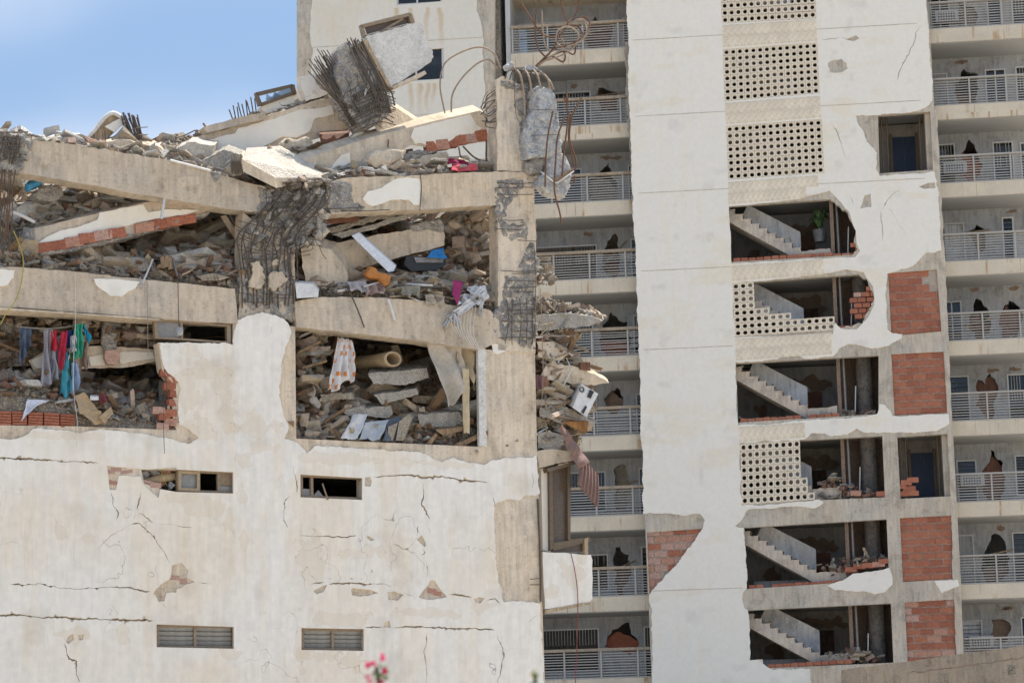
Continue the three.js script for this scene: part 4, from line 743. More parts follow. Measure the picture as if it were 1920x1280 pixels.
// ---- floors, back wall and side of the ruin, so that the openings look into real rooms
const fl1 = LP(500, 835)[1] - 0.05, fl2 = LP(500, 548)[1], xL = LP(-80, 700)[0], xR = LP(1000, 700)[0];
part(block, 'floor_slab', boxL(xL, xR, fl1 - 0.3, fl1, -6, -0.34), M.inner);
part(block, 'floor_slab', boxL(xL, xR, fl2 - 0.35, fl2 - 0.1, -6, -0.46), M.inner);
part(block, 'back_wall', boxL(xL, xR, 0, fl2 + 1.9, -6.3, -6.0), M.inner);
part(block, 'side_wall', boxL(xR - 0.3, xR - 0.05, 0, fl2 + 0.2, -6, -0.5), M.bare);
part(block, 'side_wall', boxL(xL - 0.3, xL, 0, fl2 + 3, -6, -0.4), M.bare);
for (const y of [2.2, 2.2 + (fl1 - 2.5) / 2]) part(block, 'floor_slab', boxL(xL, xR, y, y + 0.3, -6, -0.34), M.inner);
part(block, 'side_wall', boxL(xR - 0.04, xR + 0.02, 0, fl1, -6, -0.4), M.bare);
// ---- beams and columns
part(block, 'beam', prism(L, rough([[-60, 497], [20, 500], [100, 506], [180, 514], [270, 524], [360, 533], [440, 541], [446, 606], [360, 602], [280, 595], [140, 585], [0, 575], [-60, 571]], 1.1, 10, 61), -0.02, 0.46), M.bare, 'grey beige concrete floor beam over the clothes');
part(block, 'beam_soffit', prism(L, [[-60, 572], [0, 576], [140, 586], [280, 596], [300, 598], [300, 600], [140, 589], [-60, 577]], -0.06, 0.5), M.bareL);
part(block, 'beam', prism(L, rough([[553, 566], [580, 560], [640, 556], [720, 558], [800, 565], [870, 574], [920, 582], [936, 600], [940, 640], [900, 656], [830, 645], [760, 636], [640, 622], [556, 613]], 1.1, 9, 62), -0.03, 0.46), M.bare, 'concrete floor beam over the large rubble filled opening');
for (const [pts, s] of [[[[-40, 500], [10, 505], [27, 507], [25, 520], [14, 533], [4, 536], [-40, 540]], 63], [[[176, 522], [220, 523], [262, 528], [252, 541], [240, 546], [228, 556], [208, 555], [196, 546], [180, 534]], 64]])
  part(block, 'plaster', prism(L, rough(pts, 1, 6, s), -0.045, 0.028), M.whitePlaster, 'white plaster patch left on the floor beam');
// middle column: concrete core with a broken face, remains of skin, hoops and bars
const midCol = part(block, 'column', prism(L, rough([[455, 398], [552, 470], [553, 560], [553, 600], [500, 590], [446, 602], [453, 500]], 1.2, 9, 65), 0.05, 0.42), M.bare);
part(midCol, 'broken_concrete', rock(L, [[456, 462], [550, 462], [553, 570], [548, 600], [520, 596], [490, 582], [456, 588], [452, 520]], 0.03, 0.3, { amp: 0.07, freq: 7, seed: 3, cell: 0.03 }), M.broken);
for (const [p, s] of [[[[470, 492], [486, 490], [494, 505], [496, 530], [486, 541], [466, 536], [473, 515]], 66], [[[506, 512], [528, 508], [540, 522], [530, 530], [514, 546], [504, 538]], 67], [[[512, 488], [522, 487], [521, 496], [511, 498]], 68]]) part(midCol, 'skin_patch', prism(L, rough(p, 2.6, 5, s), -0.06, 0.1), M.bare);
function bars(parent, list, r, m) { for (const l of list) part(parent, 'rebar', tube(L, l, r), m); }
{
  const r = rng(81), j = (a) => (r() - 0.5) * a, list = [];
  // main bars: up the column, then bent over to the right
  for (let i = 0; i < 15; i++) { const t = i / 14, x0 = mix(452, 556, t) + j(9), w = j(0.3); list.push([[x0, 572 - j(16), 0.0 + w * 0.2], [x0 + j(8), 530, 0.03], [x0 - 4 + j(14), 480, -0.03 + w * 0.4], [mix(446, 556, t) + j(22), 440 + j(10), -0.10 + w * 0.5], [mix(470, 590, t) + j(26), 405 + j(16), -0.14 + w], [mix(505, 612, t) + j(16), 370 + j(12), -0.12 + w], [mix(508, 616, t) + j(10), 340 + j(14), -0.02 + w * 0.6]]); }
  bars(midCol, list, 0.013, M.rebar);
  const hoops = [];
  for (let i = 0; i < 15; i++) { const y = 478 + i * 8 + j(4); if (r() < 0.3 || y > 574) continue; const a = (r() < 0.4 ? 500 : 450) + j(12), b = 552 + j(10), c = r() < 0.6 ? mix(a, b, 0.4 + 0.4 * r()) : b; hoops.push([[a, y, -0.02], [mix(a, c, 0.5), y + j(3), -0.03], [c, y + j(4), -0.02]]); }
  for (const y of [344, 352, 365, 378, 391]) hoops.push([[500 + j(20), y + 6 + j(6), -0.1], [545, y - 3 + j(4), -0.2], [590, y - 2 + j(4), -0.18], [616, y + 2 + j(4), -0.05]]);
  for (const y of [420, 438, 452, 462, 470]) hoops.push([[446 + j(8), y - 6 + j(8), -0.06], [490, y + 6 + j(6), -0.22], [530, y + 6 + j(8), -0.2], [572 + j(14), y - 10 + j(12), -0.04]]);
  hoops.push([[446, 438, -0.1], [462, 445, -0.2], [500, 462, -0.25], [545, 482, -0.2]], [[443, 548, -0.06], [500, 556, -0.08], [556, 560, -0.05]], [[430, 402, -0.1], [440, 420, -0.15], [470, 440, -0.18]]);
  for (let i = 0; i < 26; i++) { const x = 446 + r() * 160, y = 350 + r() * 120; hoops.push([[x, y, -0.15], [x + j(30), y + 18 + j(14), -0.24], [x + j(60), y + 30 + j(24), -0.1]]); }
  bars(midCol, hoops, 0.008, M.rebar);
}
part(midCol, 'broken_concrete', rock(L, [[500, 350], [560, 345], [612, 338], [618, 365], [612, 405], [580, 440], [556, 468], [470, 478], [455, 440], [470, 410], [490, 398]], 0.02, 0.4, { amp: 0.16, freq: 5, seed: 7, cell: 0.035 }), M.broken);
for (let i = 0; i < 44; i++) { const r = rng(500 + i), x = 470 + r() * 140, y = 348 + r() * 120, p = LP(x, y, -0.04 + r() * 0.1); if (x < 500 && y < 400) continue; place(midCol, 'loose_concrete', lump(600 + i, 0.1 + r() * 0.3, 0.1 + r() * 0.2, 0.18), r() < 0.4 ? M.broken : r() < 0.5 ? M.slabGrey : M.dusty, p[0], p[1], p[2], r() * 6, r() * 6, r() * 6); }
// right column
const rCol = part(block, 'column', prism(L, rough([[932, 330], [1001, 330], [1006, 480], [1004, 662], [934, 656], [934, 480]], 1.1, 9, 84), 0.0, 0.42), M.board);
part(rCol, 'column_stump', prism(L, rough([[931, 148], [942, 142], [960, 150], [985, 165], [990, 240], [989, 322], [932, 320]], 1.3, 8, 85), 0.02, 0.44), M.board);
const spalls = [[[[930, 336], [996, 332], [980, 352], [962, 376], [950, 398], [944, 424], [931, 430]], 9], [[[934, 412], [984, 414], [988, 448], [940, 446]], 10], [[[990, 455], [1006, 455], [1006, 560], [986, 560], [972, 500], [984, 482]], 11], [[[944, 520], [1004, 516], [1005, 585], [936, 585]], 12], [[[912, 600], [930, 576], [1004, 572], [1005, 652], [970, 646], [940, 636], [916, 616]], 13], [[[968, 190], [990, 170], [990, 260], [972, 240]], 14], [[[940, 146], [985, 158], [988, 176], [960, 166], [940, 158]], 15]];
for (const [p, s] of spalls) part(rCol, 'broken_concrete', rock(L, rough(p, 5, 9, s), -0.02, 0.16, { amp: 0.06, freq: 10, seed: s, round: 0.03, cell: 0.026 }), M.broken);
{
  const r = rng(83), j = (a) => (r() - 0.5) * a, list = [];
  for (let i = 0; i < 22; i++) { const y = 412 + i * 10.4 + j(7), a = (i < 4 ? 940 : i < 9 ? 972 : 950) + j(34), b = (i < 4 ? 980 : 1003) + j(10); if (r() < 0.2) continue; list.push([[a, y + j(3), -0.05], [mix(a, b, 0.5), y + j(3), -0.06], [b, y + j(5), -0.05]]); }
  for (const x of [950, 962, 975, 988, 1000]) list.push([[x + j(5), 560, -0.04], [x + j(8), 600, -0.1], [x + j(8), 646, -0.05]]);
  for (const y of [342, 352, 364]) list.push([[932, y, -0.05], [965, y + j(5), -0.08], [1000, y + j(4), -0.05]]);
  list.push([[1003, 470, -0.06], [1004, 540, -0.07], [1003, 640, -0.06]], [[998, 580, -0.07], [999, 640, -0.06]]);
  bars(rCol, list, 0.008, M.rebar);
}
part(block, 'beam', prism(L, rough([[612, 344], [640, 334], [700, 331], [790, 328], [870, 323], [930, 321], [988, 323], [990, 331], [934, 338], [930, 384], [860, 388], [790, 393], [700, 396], [622, 401], [612, 380]], 1.1, 9, 86), -0.02, 0.46), M.bareL, 'upper concrete beam with a white plaster patch');
part(block, 'plaster', prism(L, rough([[680, 372], [690, 358], [716, 352], [738, 337], [762, 332], [786, 335], [789, 350], [786, 384], [776, 384], [766, 374], [735, 374], [700, 386], [688, 382]], 1, 7, 87), -0.045, 0.028), M.whitePlaster, 'white plaster patch on the upper beam');
part(block, 'broken_concrete', rock(L, [[612, 340], [650, 336], [664, 345], [660, 370], [684, 388], [680, 398], [620, 400], [610, 375]], -0.04, 0.2, { amp: 0.05, freq: 10, seed: 21 }), M.broken);
bars(block, [[[640, 396, -0.06], [690, 395, -0.07], [730, 393, -0.05]], [[612, 392, -0.06], [650, 390, -0.07], [684, 388, -0.05]], [[788, 328, -0.06], [790, 350, -0.06], [787, 395, -0.06]]], 0.009, M.rebar);
// bare strip with board marks on the lower column, and the split corner
part(block, 'corner_steel', mergeGeometries([tube(L, [[1008, 935, 0.0], [1011, 1000, -0.01], [1013, 1060, -0.01], [1014, 1128, 0]], 0.02), tube(L, [[994, 1086, -0.01], [1013, 1084, -0.02]], 0.008), tube(L, [[994, 1096, -0.01], [1013, 1096, -0.02]], 0.008)]), M.rebar);
// enclosed balcony on the flank
const bayG = holder(block, 'bay_window');
part(bayG, 'side_panel', prism(L, [[1014, 868], [1030, 880], [1032, 1035], [1018, 1030]], 0.25, 0.12), M.whitePlaster);
part(bayG, 'frame', mergeGeometries([prism(L, [[1030, 882], [1036, 880], [1038, 1028], [1032, 1032]], 0.15, 0.14), prism(L, [[1064, 872], [1070, 870], [1070, 1012], [1065, 1012]], 0.15, 0.1), prism(L, [[1036, 1018], [1106, 1006], [1108, 1014], [1038, 1032]], 0.15, 0.12), prism(L, [[1026, 878], [1086, 862], [1086, 868], [1028, 885]], 0.05, 0.4)]), M.bronze);
part(bayG, 'pane', prism(L, [[1036, 882], [1064, 874], [1065, 1013], [1038, 1018]], 0.24, 0.02), M.glassBrown);
part(bayG, 'pane', prism(L, [[1038, 1030], [1098, 1017], [1098, 1034], [1040, 1036]], 0.24, 0.02), M.glassBrown);
part(bayG, 'post', prism(L, [[1096, 1010], [1103, 1008], [1103, 1042], [1097, 1042]], 0.12, 0.1), M.pipeTan);
part(bayG, 'parapet', prism(L, rough([[1018, 1034], [1060, 1036], [1108, 1040], [1111, 1050], [1111, 1122], [1106, 1128], [1060, 1136], [1022, 1142]], 0.8, 10, 97), 0.1, 0.9), M.plasterL, 'stained white balcony parapet');
part(bayG, 'ledge', prism(L, [[1022, 1143], [1060, 1137], [1106, 1129], [1106, 1133], [1060, 1142], [1022, 1150]], 0.08, 0.9), M.woodPale);
part(bayG, 'roof_slab', prism(L, rough([[1006, 846], [1040, 842], [1086, 848], [1086, 862], [1050, 868], [1010, 876]], 1.2, 7, 98), 0.05, 1.2), M.bare);
// ---------------------------------------------------------------- fallen beams, slabs and walls
const fallen = (name, label, cat) => thing(L, name, label, cat);
{ // long beam sagging across the upper storey
  const t = fallen('fallen_beam', 'long beige concrete beam sloping down across the upper left', 'beam');
  part(t, 'beam_body', prism(L, rough([[28, 266], [60, 262], [130, 270], [220, 284], [300, 297], [380, 317], [470, 344], [505, 352], [500, 400], [470, 397], [410, 389], [300, 370], [200, 352], [100, 335], [34, 323]], 1.1, 9, 111), -0.08, 0.42), M.bare);
  part(t, 'broken_end', rock(L, [[-40, 246], [10, 238], [34, 250], [62, 264], [56, 284], [46, 300], [38, 322], [0, 320], [-40, 318]], -0.12, 0.5, { amp: 0.09, freq: 7, seed: 31 }), M.broken);
  part(t, 'broken_end', rock(L, [[482, 350], [506, 352], [514, 372], [508, 392], [478, 398], [490, 376]], -0.12, 0.3, { amp: 0.05, freq: 9, seed: 32 }), M.broken);
  part(t, 'spall', rock(L, [[394, 322], [404, 319], [416, 324], [413, 335], [400, 342]], -0.1, 0.1, { amp: 0.03, freq: 12, seed: 33, cell: 0.025, round: 0.03 }), M.broken);
  const r = rng(112), j = (a) => (r() - 0.5) * a;
  for (let i = 0; i < 9; i++) { const x = 2 + r() * 40; part(t, 'rebar', tube(L, [[x, 258 + j(10), -0.15 + j(0.2)], [x - 6 + j(16), 280 + j(10), -0.2], [x - 14 + j(20), 305 + j(14), -0.1]], 0.014), M.rebar); }
  for (const y of [246, 256, 268, 284, 300]) part(t, 'rebar', tube(L, [[-20, y + j(8), -0.1], [10, y + j(8), -0.2], [44 + j(16), y + 4 + j(8), -0.12]], 0.014), M.rebar);
  for (let i = 0; i < 9; i++) { const x = 2 + i * 3.4; part(t, 'hanging_wire', tube(L, [[x + j(6), 318, -0.1], [x - 4 + j(8), 360, -0.18], [x - 6 + j(14), 410, -0.1], [x - 10 + j(16), 470 + j(40), -0.05]], 0.011), i % 2 ? M.rebarRust : M.rebar); }
  for (const [p, s] of [[[[330, 334], [352, 328], [374, 332], [370, 346], [340, 350]], 1], [[[430, 342], [446, 340], [452, 352], [446, 366], [432, 362]], 2], [[[70, 300], [84, 296], [96, 304], [80, 312]], 3]]) part(t, 'render_patch', prism(L, rough(p, 2.5, 5, 240 + s), -0.09, 0.02), M.bareL);
  part(t, 'conduit', tube(L, [[318, 300, -0.12], [360, 311, -0.12], [394, 320, -0.12]], 0.025), M.white);
  part(t, 'hanging_pipe', tube(L, [[308, 370, -0.05], [302, 410, -0.04]], 0.03), M.frameWhite);
}
{ // slab with clay brick edge lying below it
  const t = fallen('fallen_slab', 'tilted floor slab with white plaster and a red brick lower edge', 'slab');
  const a = [[62, 428], [130, 412], [210, 394], [300, 374], [380, 358], [432, 360], [436, 372], [420, 385], [370, 402], [290, 428], [200, 452], [120, 468], [72, 478], [58, 462]];
  part(t, 'slab_body', solid(L, rough(a, 1.2, 10, 121).map((p) => [p[0], p[1], 0.35]), rough(a, 1.2, 10, 121).map((p) => [p[0] + 14, p[1] - 42, 3.2])), M.bare);
  part(t, 'plaster', prism(L, rough([[68, 457], [84, 446], [112, 432], [150, 424], [182, 412], [186, 398], [230, 389], [268, 383], [278, 398], [320, 392], [374, 394], [350, 402], [290, 410], [200, 432], [110, 452]], 1, 8, 122), 0.32, 0.028), M.whitePlaster, 'white plaster coat');
  for (let i = 0; i < 11; i++) { if (i === 6) continue; const u = (i + 0.5) / 11, p = LP(mix(72, 362, u), mix(466, 408, u), 0.33), m = place(t, 'brick', cornered(130 + i, 0.37, 0.19, 0.14, 0.14), M.bricks[[0, 2, 3, 1, 4, 0, 0, 3, 2, 1, 0][i]], p[0], p[1] + 0.01 * Math.sin(i * 5), p[2] - 0.02 - 0.02 * Math.cos(i * 7), 0, 0.05 * Math.sin(i * 3), 0.2); }
  part(t, 'broken_edge', rock(L, [[70, 470], [150, 458], [250, 436], [360, 402], [400, 392], [395, 400], [330, 420], [240, 446], [140, 470], [76, 480]], 0.3, 0.5, { amp: 0.04, freq: 9, seed: 35 }), M.broken);
  part(t, 'broken_edge', rock(L, [[46, 424], [66, 426], [66, 470], [48, 484], [36, 460]], 0.25, 0.5, { amp: 0.05, freq: 9, seed: 36 }), M.broken);
}
{ const t = fallen('fallen_slab', 'pale blank wall slab lying under the brick edged slab', 'slab'); part(t, 'slab_body', solid(L, [[130, 478, 0.7], [206, 458, 0.7], [212, 500, 0.7], [200, 512, 0.6], [132, 505, 0.6]], [[150, 455, 2.4], [216, 440, 2.4], [220, 480, 2.4], [212, 492, 2.4], [150, 486, 2.4]]), M.bareL); }
{ // big beam tilted in the bay right of the bent column
  const t = fallen('fallen_beam', 'thick beige beam tilted above the orange cushion', 'beam');
  part(t, 'beam_body', prism(L, rough([[598, 466], [632, 455], [700, 441], [770, 430], [826, 414], [834, 440], [833, 460], [733, 487], [650, 509], [628, 512]], 1.2, 9, 131), 0.55, 0.5), M.bare);
  part(t, 'broken_end', rock(L, [[770, 420], [826, 408], [838, 424], [832, 436], [800, 430], [775, 436]], 0.5, 0.4, { amp: 0.05, freq: 9, seed: 37 }), M.broken);
}
single(L, 'fallen_slab', solid(L, rough([[565, 458], [600, 462], [622, 468], [640, 490], [652, 520], [650, 534], [610, 542], [574, 534], [566, 500]], 1.4, 8, 132).map((p) => [p[0], p[1], 0.3]), rough([[565, 458], [600, 462], [622, 468], [640, 490], [652, 520], [650, 534], [610, 542], [574, 534], [566, 500]], 1.4, 8, 132).map((p) => [p[0] + 10, p[1] - 14, 0.62])), M.bareL, 'leaning triangular slab of bare render beside the bent column', 'slab');
{ // planks and thin slabs above that beam
  for (const [a, b, c, d, s, m, l] of [[[622, 440], [770, 400], [800, 398], [640, 446], 1, M.slabGrey, 'thin broken floor slab sliding down under the upper beam'], [[610, 428], [750, 394], [760, 400], [620, 437], 2, M.dust, 'dusty broken screed layer under the upper beam']])
    single(L, 'broken_slab', solid(L, rough([a, b, c, d], 2, 9, 140 + s).map((p) => [p[0], p[1], 0.6]), rough([a, b, c, d], 2, 9, 140 + s).map((p) => [p[0] + 4, p[1] - 20, 2.6])), m, l, 'slab');
  single(L, 'timber_board', solid(L, [[612, 396, 0.5], [680, 398, 0.5], [670, 416, 0.5], [614, 420, 0.5]], [[612, 392, 1.2], [680, 392, 1.2], [672, 410, 1.2], [614, 414, 1.2]]), M.brownDoor, 'red brown timber panel wedged under the upper beam', 'panel');
}
{ // long slab on top, sloping up to the right
  const t = fallen('fallen_slab', 'long roof slab with peeling white plaster rising toward the tower', 'slab');
  const a = [[296, 284], [340, 268], [385, 252], [430, 240], [500, 216], [560, 198], [640, 178], [668, 186], [690, 215], [664, 238], [640, 248], [600, 258], [560, 268], [520, 276], [480, 292], [440, 316], [410, 322], [360, 310], [310, 298]];
  part(t, 'slab_body', solid(L, rough(a, 1.2, 10, 151).map((p) => [p[0], p[1], 1.6]), rough(a, 1.2, 10, 151).map((p) => [p[0] + 18, p[1] - 8, 2.4])), M.bareL);
  part(t, 'plaster', prism(L, rough([[332, 298], [378, 276], [392, 262], [440, 250], [446, 240], [500, 226], [560, 206], [600, 202], [624, 196], [626, 214], [590, 222], [580, 246], [556, 258], [530, 256], [490, 276], [450, 304], [400, 318], [360, 308]], 1.2, 8, 152), 1.57, 0.028), M.whitePlaster, 'peeling white plaster');
  part(t, 'kerb', prism(L, rough([[381, 238], [430, 224], [495, 209], [499, 221], [440, 236], [388, 249]], 0.8, 8, 153), 1.45, 0.3), M.bare);
  for (let i = 0; i < 9; i++) { const x = 432 + i * 5.5; part(t, 'rebar', tube(L, [[x + 4, 224 - i * 1.6, 1.6], [x - 3 + (i % 3) * 2, 205 - i * 2.6 - (i % 2) * 5, 1.6]], 0.013), M.rebar); }
}
{ // second beam with bright top and brick edge
  const t = fallen('fallen_beam', 'broad white topped beam sloping up to the bare right hand column', 'beam');
  const f = [[568, 300], [612, 284], [700, 256], [800, 230], [900, 207], [912, 214], [914, 236], [908, 252], [860, 262], [800, 276], [770, 272], [720, 300], [660, 314], [616, 326], [585, 318]];
  part(t, 'beam_body', solid(L, f.map((p) => [p[0], p[1], 0.7]), f.map((p) => [p[0] - 14, p[1] - 10.5, 1.15])), M.bareL);
  part(t, 'plaster', prism(L, rough([[776, 240], [820, 229], [882, 214], [892, 232], [904, 240], [890, 250], [862, 252], [844, 264], [800, 272], [790, 268], [778, 270], [770, 256]], 1, 8, 154), 0.67, 0.028), M.whitePlaster, 'white plaster coat');
  part(t, 'plaster', prism(L, rough([[622, 312], [640, 290], [655, 286], [657, 304], [640, 312], [616, 322]], 1, 7, 155), 0.67, 0.028), M.whitePlaster);
  for (let i = 0; i < 6; i++) { const u = (i + 0.5) / 6, p = LP(mix(800, 910, u), mix(277, 252, u), 0.72); place(t, 'brick', cornered(160 + i, 0.29, 0.22, 0.16, 0.14), M.bricks[[0, 3, 2, 1, 4, 0][i]], p[0], p[1] + 0.008 * Math.sin(i * 5), p[2] - 0.03, 0, 0, 0.21); }
  part(t, 'broken_edge', rock(L, [[680, 312], [740, 290], [800, 278], [830, 280], [780, 300], [730, 318], [690, 326]], 0.66, 0.4, { amp: 0.06, freq: 8, seed: 41 }), M.broken);
  part(t, 'rebar', tube(L, [[728, 262, 0.62], [727, 275, 0.6]], 0.014), M.rebarRust);
}
single(L, 'boulder', rock(L, [[690, 292], [704, 280], [740, 278], [762, 282], [756, 298], [736, 310], [700, 312], [688, 304]], 0.45, 0.4, { amp: 0.05, freq: 6, seed: 43 }), M.bareL, 'rounded tan lump of masonry below the white topped beam', 'boulder');
single(L, 'boulder', rock(L, [[612, 322], [650, 306], [690, 300], [692, 316], [680, 330], [630, 333]], 0.5, 0.5, { amp: 0.06, freq: 8, seed: 44 }), M.broken, 'grey lump of broken concrete on the upper beam', 'boulder');
single(L, 'boulder', rock(L, [[740, 312], [800, 290], [838, 284], [846, 306], [838, 324], [770, 329], [744, 328]], 0.6, 0.6, { amp: 0.07, freq: 5, seed: 45, cell: 0.04 }), M.bareL, 'large dusty masonry lump lying on the upper beam', 'boulder');
single(L, 'boulder', rock(L, [[522, 270], [540, 258], [560, 262], [574, 256], [590, 262], [592, 276], [560, 286], [536, 286]], 1.3, 0.4, { amp: 0.05, freq: 7, seed: 46 }), M.bareL, 'tan rocks tucked under the plastered roof slab', 'boulder');
single(L, 'timber_board', solid(L, [[598, 252, 1.3], [654, 249, 1.3], [652, 264, 1.2], [602, 272, 1.2]], [[600, 246, 1.6], [656, 243, 1.6], [654, 258, 1.6], [604, 266, 1.6]]), M.brownDoor, 'red brown timber panel under the rebar stump', 'panel');
single(L, 'white_board', solid(L, [[654, 262, 1.0], [676, 240, 1.1], [684, 246, 1.1], [662, 266, 1.0]], [[652, 259, 1.3], [674, 238, 1.3], [681, 243, 1.3], [659, 263, 1.3]]), M.whitePlaster, 'white board leaning below the rebar stump', 'board');
{ // tilted slab block with a sunlit top, caught on the bent column
  const t = fallen('fallen_block', 'broad concrete block with sunlit top resting on the bent column', 'block');
  const f = [[456, 304], [520, 334], [556, 346], [600, 340], [616, 330], [604, 352], [560, 362], [514, 352], [458, 326]];
  part(t, 'block_body', solidL([[450, 296], [515, 333], [517, 352], [456, 322]].map((p) => new THREE.Vector3(...LP(p[0], p[1], -0.35))), [[455, 282], [602, 312], [612, 340], [470, 312]].map((p) => new THREE.Vector3(...LP(p[0], p[1], 0.9)))), M.bareL);
  part(t, 'block_top', solid(L, [[456, 299, -0.30], [515, 333, -0.34], [612, 333, 0.1], [606, 316, 0.6], [525, 273, 1.1], [462, 277, 1.0]], [[456, 305, -0.25], [515, 340, -0.3], [612, 342, 0.15], [606, 325, 0.65], [525, 284, 1.1], [462, 287, 1.0]]), M.dusty, 'dusty sunlit top face');
  part(t, 'broken_end', rock(L, [[434, 296], [452, 286], [460, 300], [458, 324], [440, 326], [430, 312]], -0.25, 0.4, { amp: 0.05, freq: 9, seed: 47 }), M.broken);
  const r = rng(161), j = (a) => (r() - 0.5) * a;
  for (let i = 0; i < 11; i++) { const x = 437 + i * 1.8; part(t, 'rebar', tube(L, [[x + j(3), 290 + j(6), -0.3], [x - 4, 306, -0.38], [x - 2 + j(3), 326, -0.3]], 0.012), M.rebar); }
}
{ // stump of a column with its bars fanned to the sky
  const t = fallen('column_stump', 'broken column stump with bars fanned toward the sky', 'column stump');
  part(t, 'concrete_core', rock(L, [[632, 96], [646, 78], [668, 74], [684, 96], [700, 130], [712, 160], [736, 190], [730, 214], [700, 236], [680, 240], [658, 214], [640, 180], [630, 140]], 0.72, 0.6, { amp: 0.07, freq: 6, seed: 51, cell: 0.04 }), M.broken);
  part(t, 'concrete_core', rock(L, [[596, 140], [612, 126], [630, 120], [640, 150], [640, 176], [612, 160]], 1.1, 0.35, { amp: 0.05, freq: 8, seed: 52 }), M.broken);
  const r = rng(171), j = (a) => (r() - 0.5) * a;
  for (let i = 0; i < 24; i++) { const u = r() * 0.8, bx = mix(660, 712, u) + j(10), tx = mix(582, 624, u) + j(26), ty = mix(124, 92, u) + j(36); part(t, 'rebar', tube(L, [[bx, 240 + j(10) - u * 12, 0.85 + j(0.2)], [mix(bx, tx, 0.35) + j(8), mix(236, ty, 0.35), 0.78 + j(0.1)], [mix(bx, tx, 0.7) + j(8), mix(236, ty, 0.7), 0.86 + j(0.2)], [tx, ty, 0.95 + j(0.4)]], 0.011), M.rebar); }
  for (let i = 0; i < 16; i++) { const o = j(34); part(t, 'rebar', tube(L, [[664 + j(16) + o * 0.5, 80 + j(20), 0.72], [684 + o, 120, 0.6], [704 + o, 162, 0.58], [722 + o * 0.7, 212, 0.66]], 0.0125), M.rebar); }
  for (let i = 0; i < 12; i++) { const y = 172 + i * 5.5 + j(4); part(t, 'hoop', tube(L, [[632 + i * 2 + j(8), y + 20, 0.8], [680 + j(6), y + 4, 0.68], [712 + j(6), y - 8 + j(6), 0.7], [738 + j(8), y + 2 + j(10), 0.85]], 0.010), M.rebar); }
  for (let i = 0; i < 18; i++) { const x = 640 + r() * 80, y = 140 + r() * 80; part(t, 'hoop', tube(L, [[x + j(30), y - 20, 0.62], [x, y, 0.56], [x + j(50), y + 14 + j(20), 0.62]], 0.009), M.rebar); }
  part(t, 'hoop', tube(L, [[646, 188, 0.75], [690, 166, 0.65], [716, 160, 0.65], [732, 170, 0.7], [740, 198, 0.75]], 0.015), M.rebar);
  for (let i = 0; i < 6; i++) part(t, 'torn_wire', tube(L, [[684 + j(8), 178 + j(10), 0.66], [694 + j(16), 150 + j(20), 0.6], [700 + j(20), 130 + j(16), 0.66]], 0.006), M.frameWhite);
}
{ // tilted parapet panel beside the stump
  const t = fallen('fallen_wall_block', 'pale concrete wall block tipped on its corner with a broken window frame', 'wall block');
  part(t, 'panel_body', prism(L, rough([[686, 68], [730, 56], [770, 44], [788, 42], [796, 60], [806, 86], [813, 106], [808, 116], [770, 140], [732, 164], [716, 130], [700, 100]], 1.6, 6, 172), 0.75, 0.28), M.slabPale);
  part(t, 'edge_board', prism(L, [[680, 76], [688, 74], [734, 164], [726, 160]], 0.7, 0.36), M.woodPale);
  part(t, 'ledge', prism(L, [[734, 162], [796, 132], [800, 138], [738, 166]], 0.72, 0.3), M.bareL);
  part(t, 'window_frame', mergeGeometries([prism(L, [[676, 46], [768, 23], [771, 29], [678, 52]], 0.8, 0.12), prism(L, [[676, 46], [682, 50], [687, 68], [682, 69]], 0.8, 0.12), prism(L, [[766, 25], [772, 25], [778, 42], [770, 42]], 0.8, 0.12), prism(L, [[684, 66], [774, 42], [775, 47], [686, 71]], 0.8, 0.12)]), M.frameTan);
  part(t, 'pane', prism(L, [[684, 52], [766, 31], [770, 42], [688, 64]], 0.9, 0.02), M.glassBrown);
  part(t, 'window_brace', prism(L, [[712, 58], [754, 33], [757, 36], [718, 60]], 0.84, 0.04), M.frameTan);
}
{ const t = fallen('window_frame', 'tilted brown window frame with jagged glass against the sky', 'window frame');
  part(t, 'frame', mergeGeometries([prism(L, [[479, 173], [548, 157], [550, 162], [482, 179]], 1.9, 0.12), prism(L, [[479, 173], [484, 176], [492, 196], [486, 198]], 1.9, 0.12), prism(L, [[490, 192], [552, 170], [554, 176], [492, 198]], 1.9, 0.12), prism(L, [[545, 159], [552, 158], [556, 176], [550, 178]], 1.9, 0.12)]), M.bronze);
  part(t, 'pane', prism(L, [[498, 188], [500, 176], [511, 184], [514, 171], [527, 180], [536, 163], [546, 164], [550, 172]], 1.95, 0.015), mat([0.30, 0.42, 0.56], null, null, 0, 0.3));
  part(t, 'panel', prism(L, rough([[488, 200], [548, 176], [556, 166], [566, 172], [572, 188], [540, 202], [498, 214]], 0.8, 8, 173), 1.95, 0.2), M.whitePlaster);
}
single(L, 'wall_fragment', prism(L, rough([[560, 144], [590, 136], [606, 150], [628, 172], [600, 182], [574, 190], [566, 168]], 1.2, 7, 174), 1.7, 0.2), M.plasterL, 'cream wall fragment beside the fanned bars', 'wall fragment');
single(L, 'wall_fragment', solid(L, [[700, 232, 1.0], [740, 200, 1.1], [780, 226, 1.1], [776, 236, 1.0], [710, 252, 0.9]], [[704, 226, 1.3], [742, 194, 1.3], [782, 220, 1.3], [780, 230, 1.3], [714, 246, 1.3]]), M.bareL, 'cracked tan wall fragment at the foot of the tower wall', 'wall fragment');
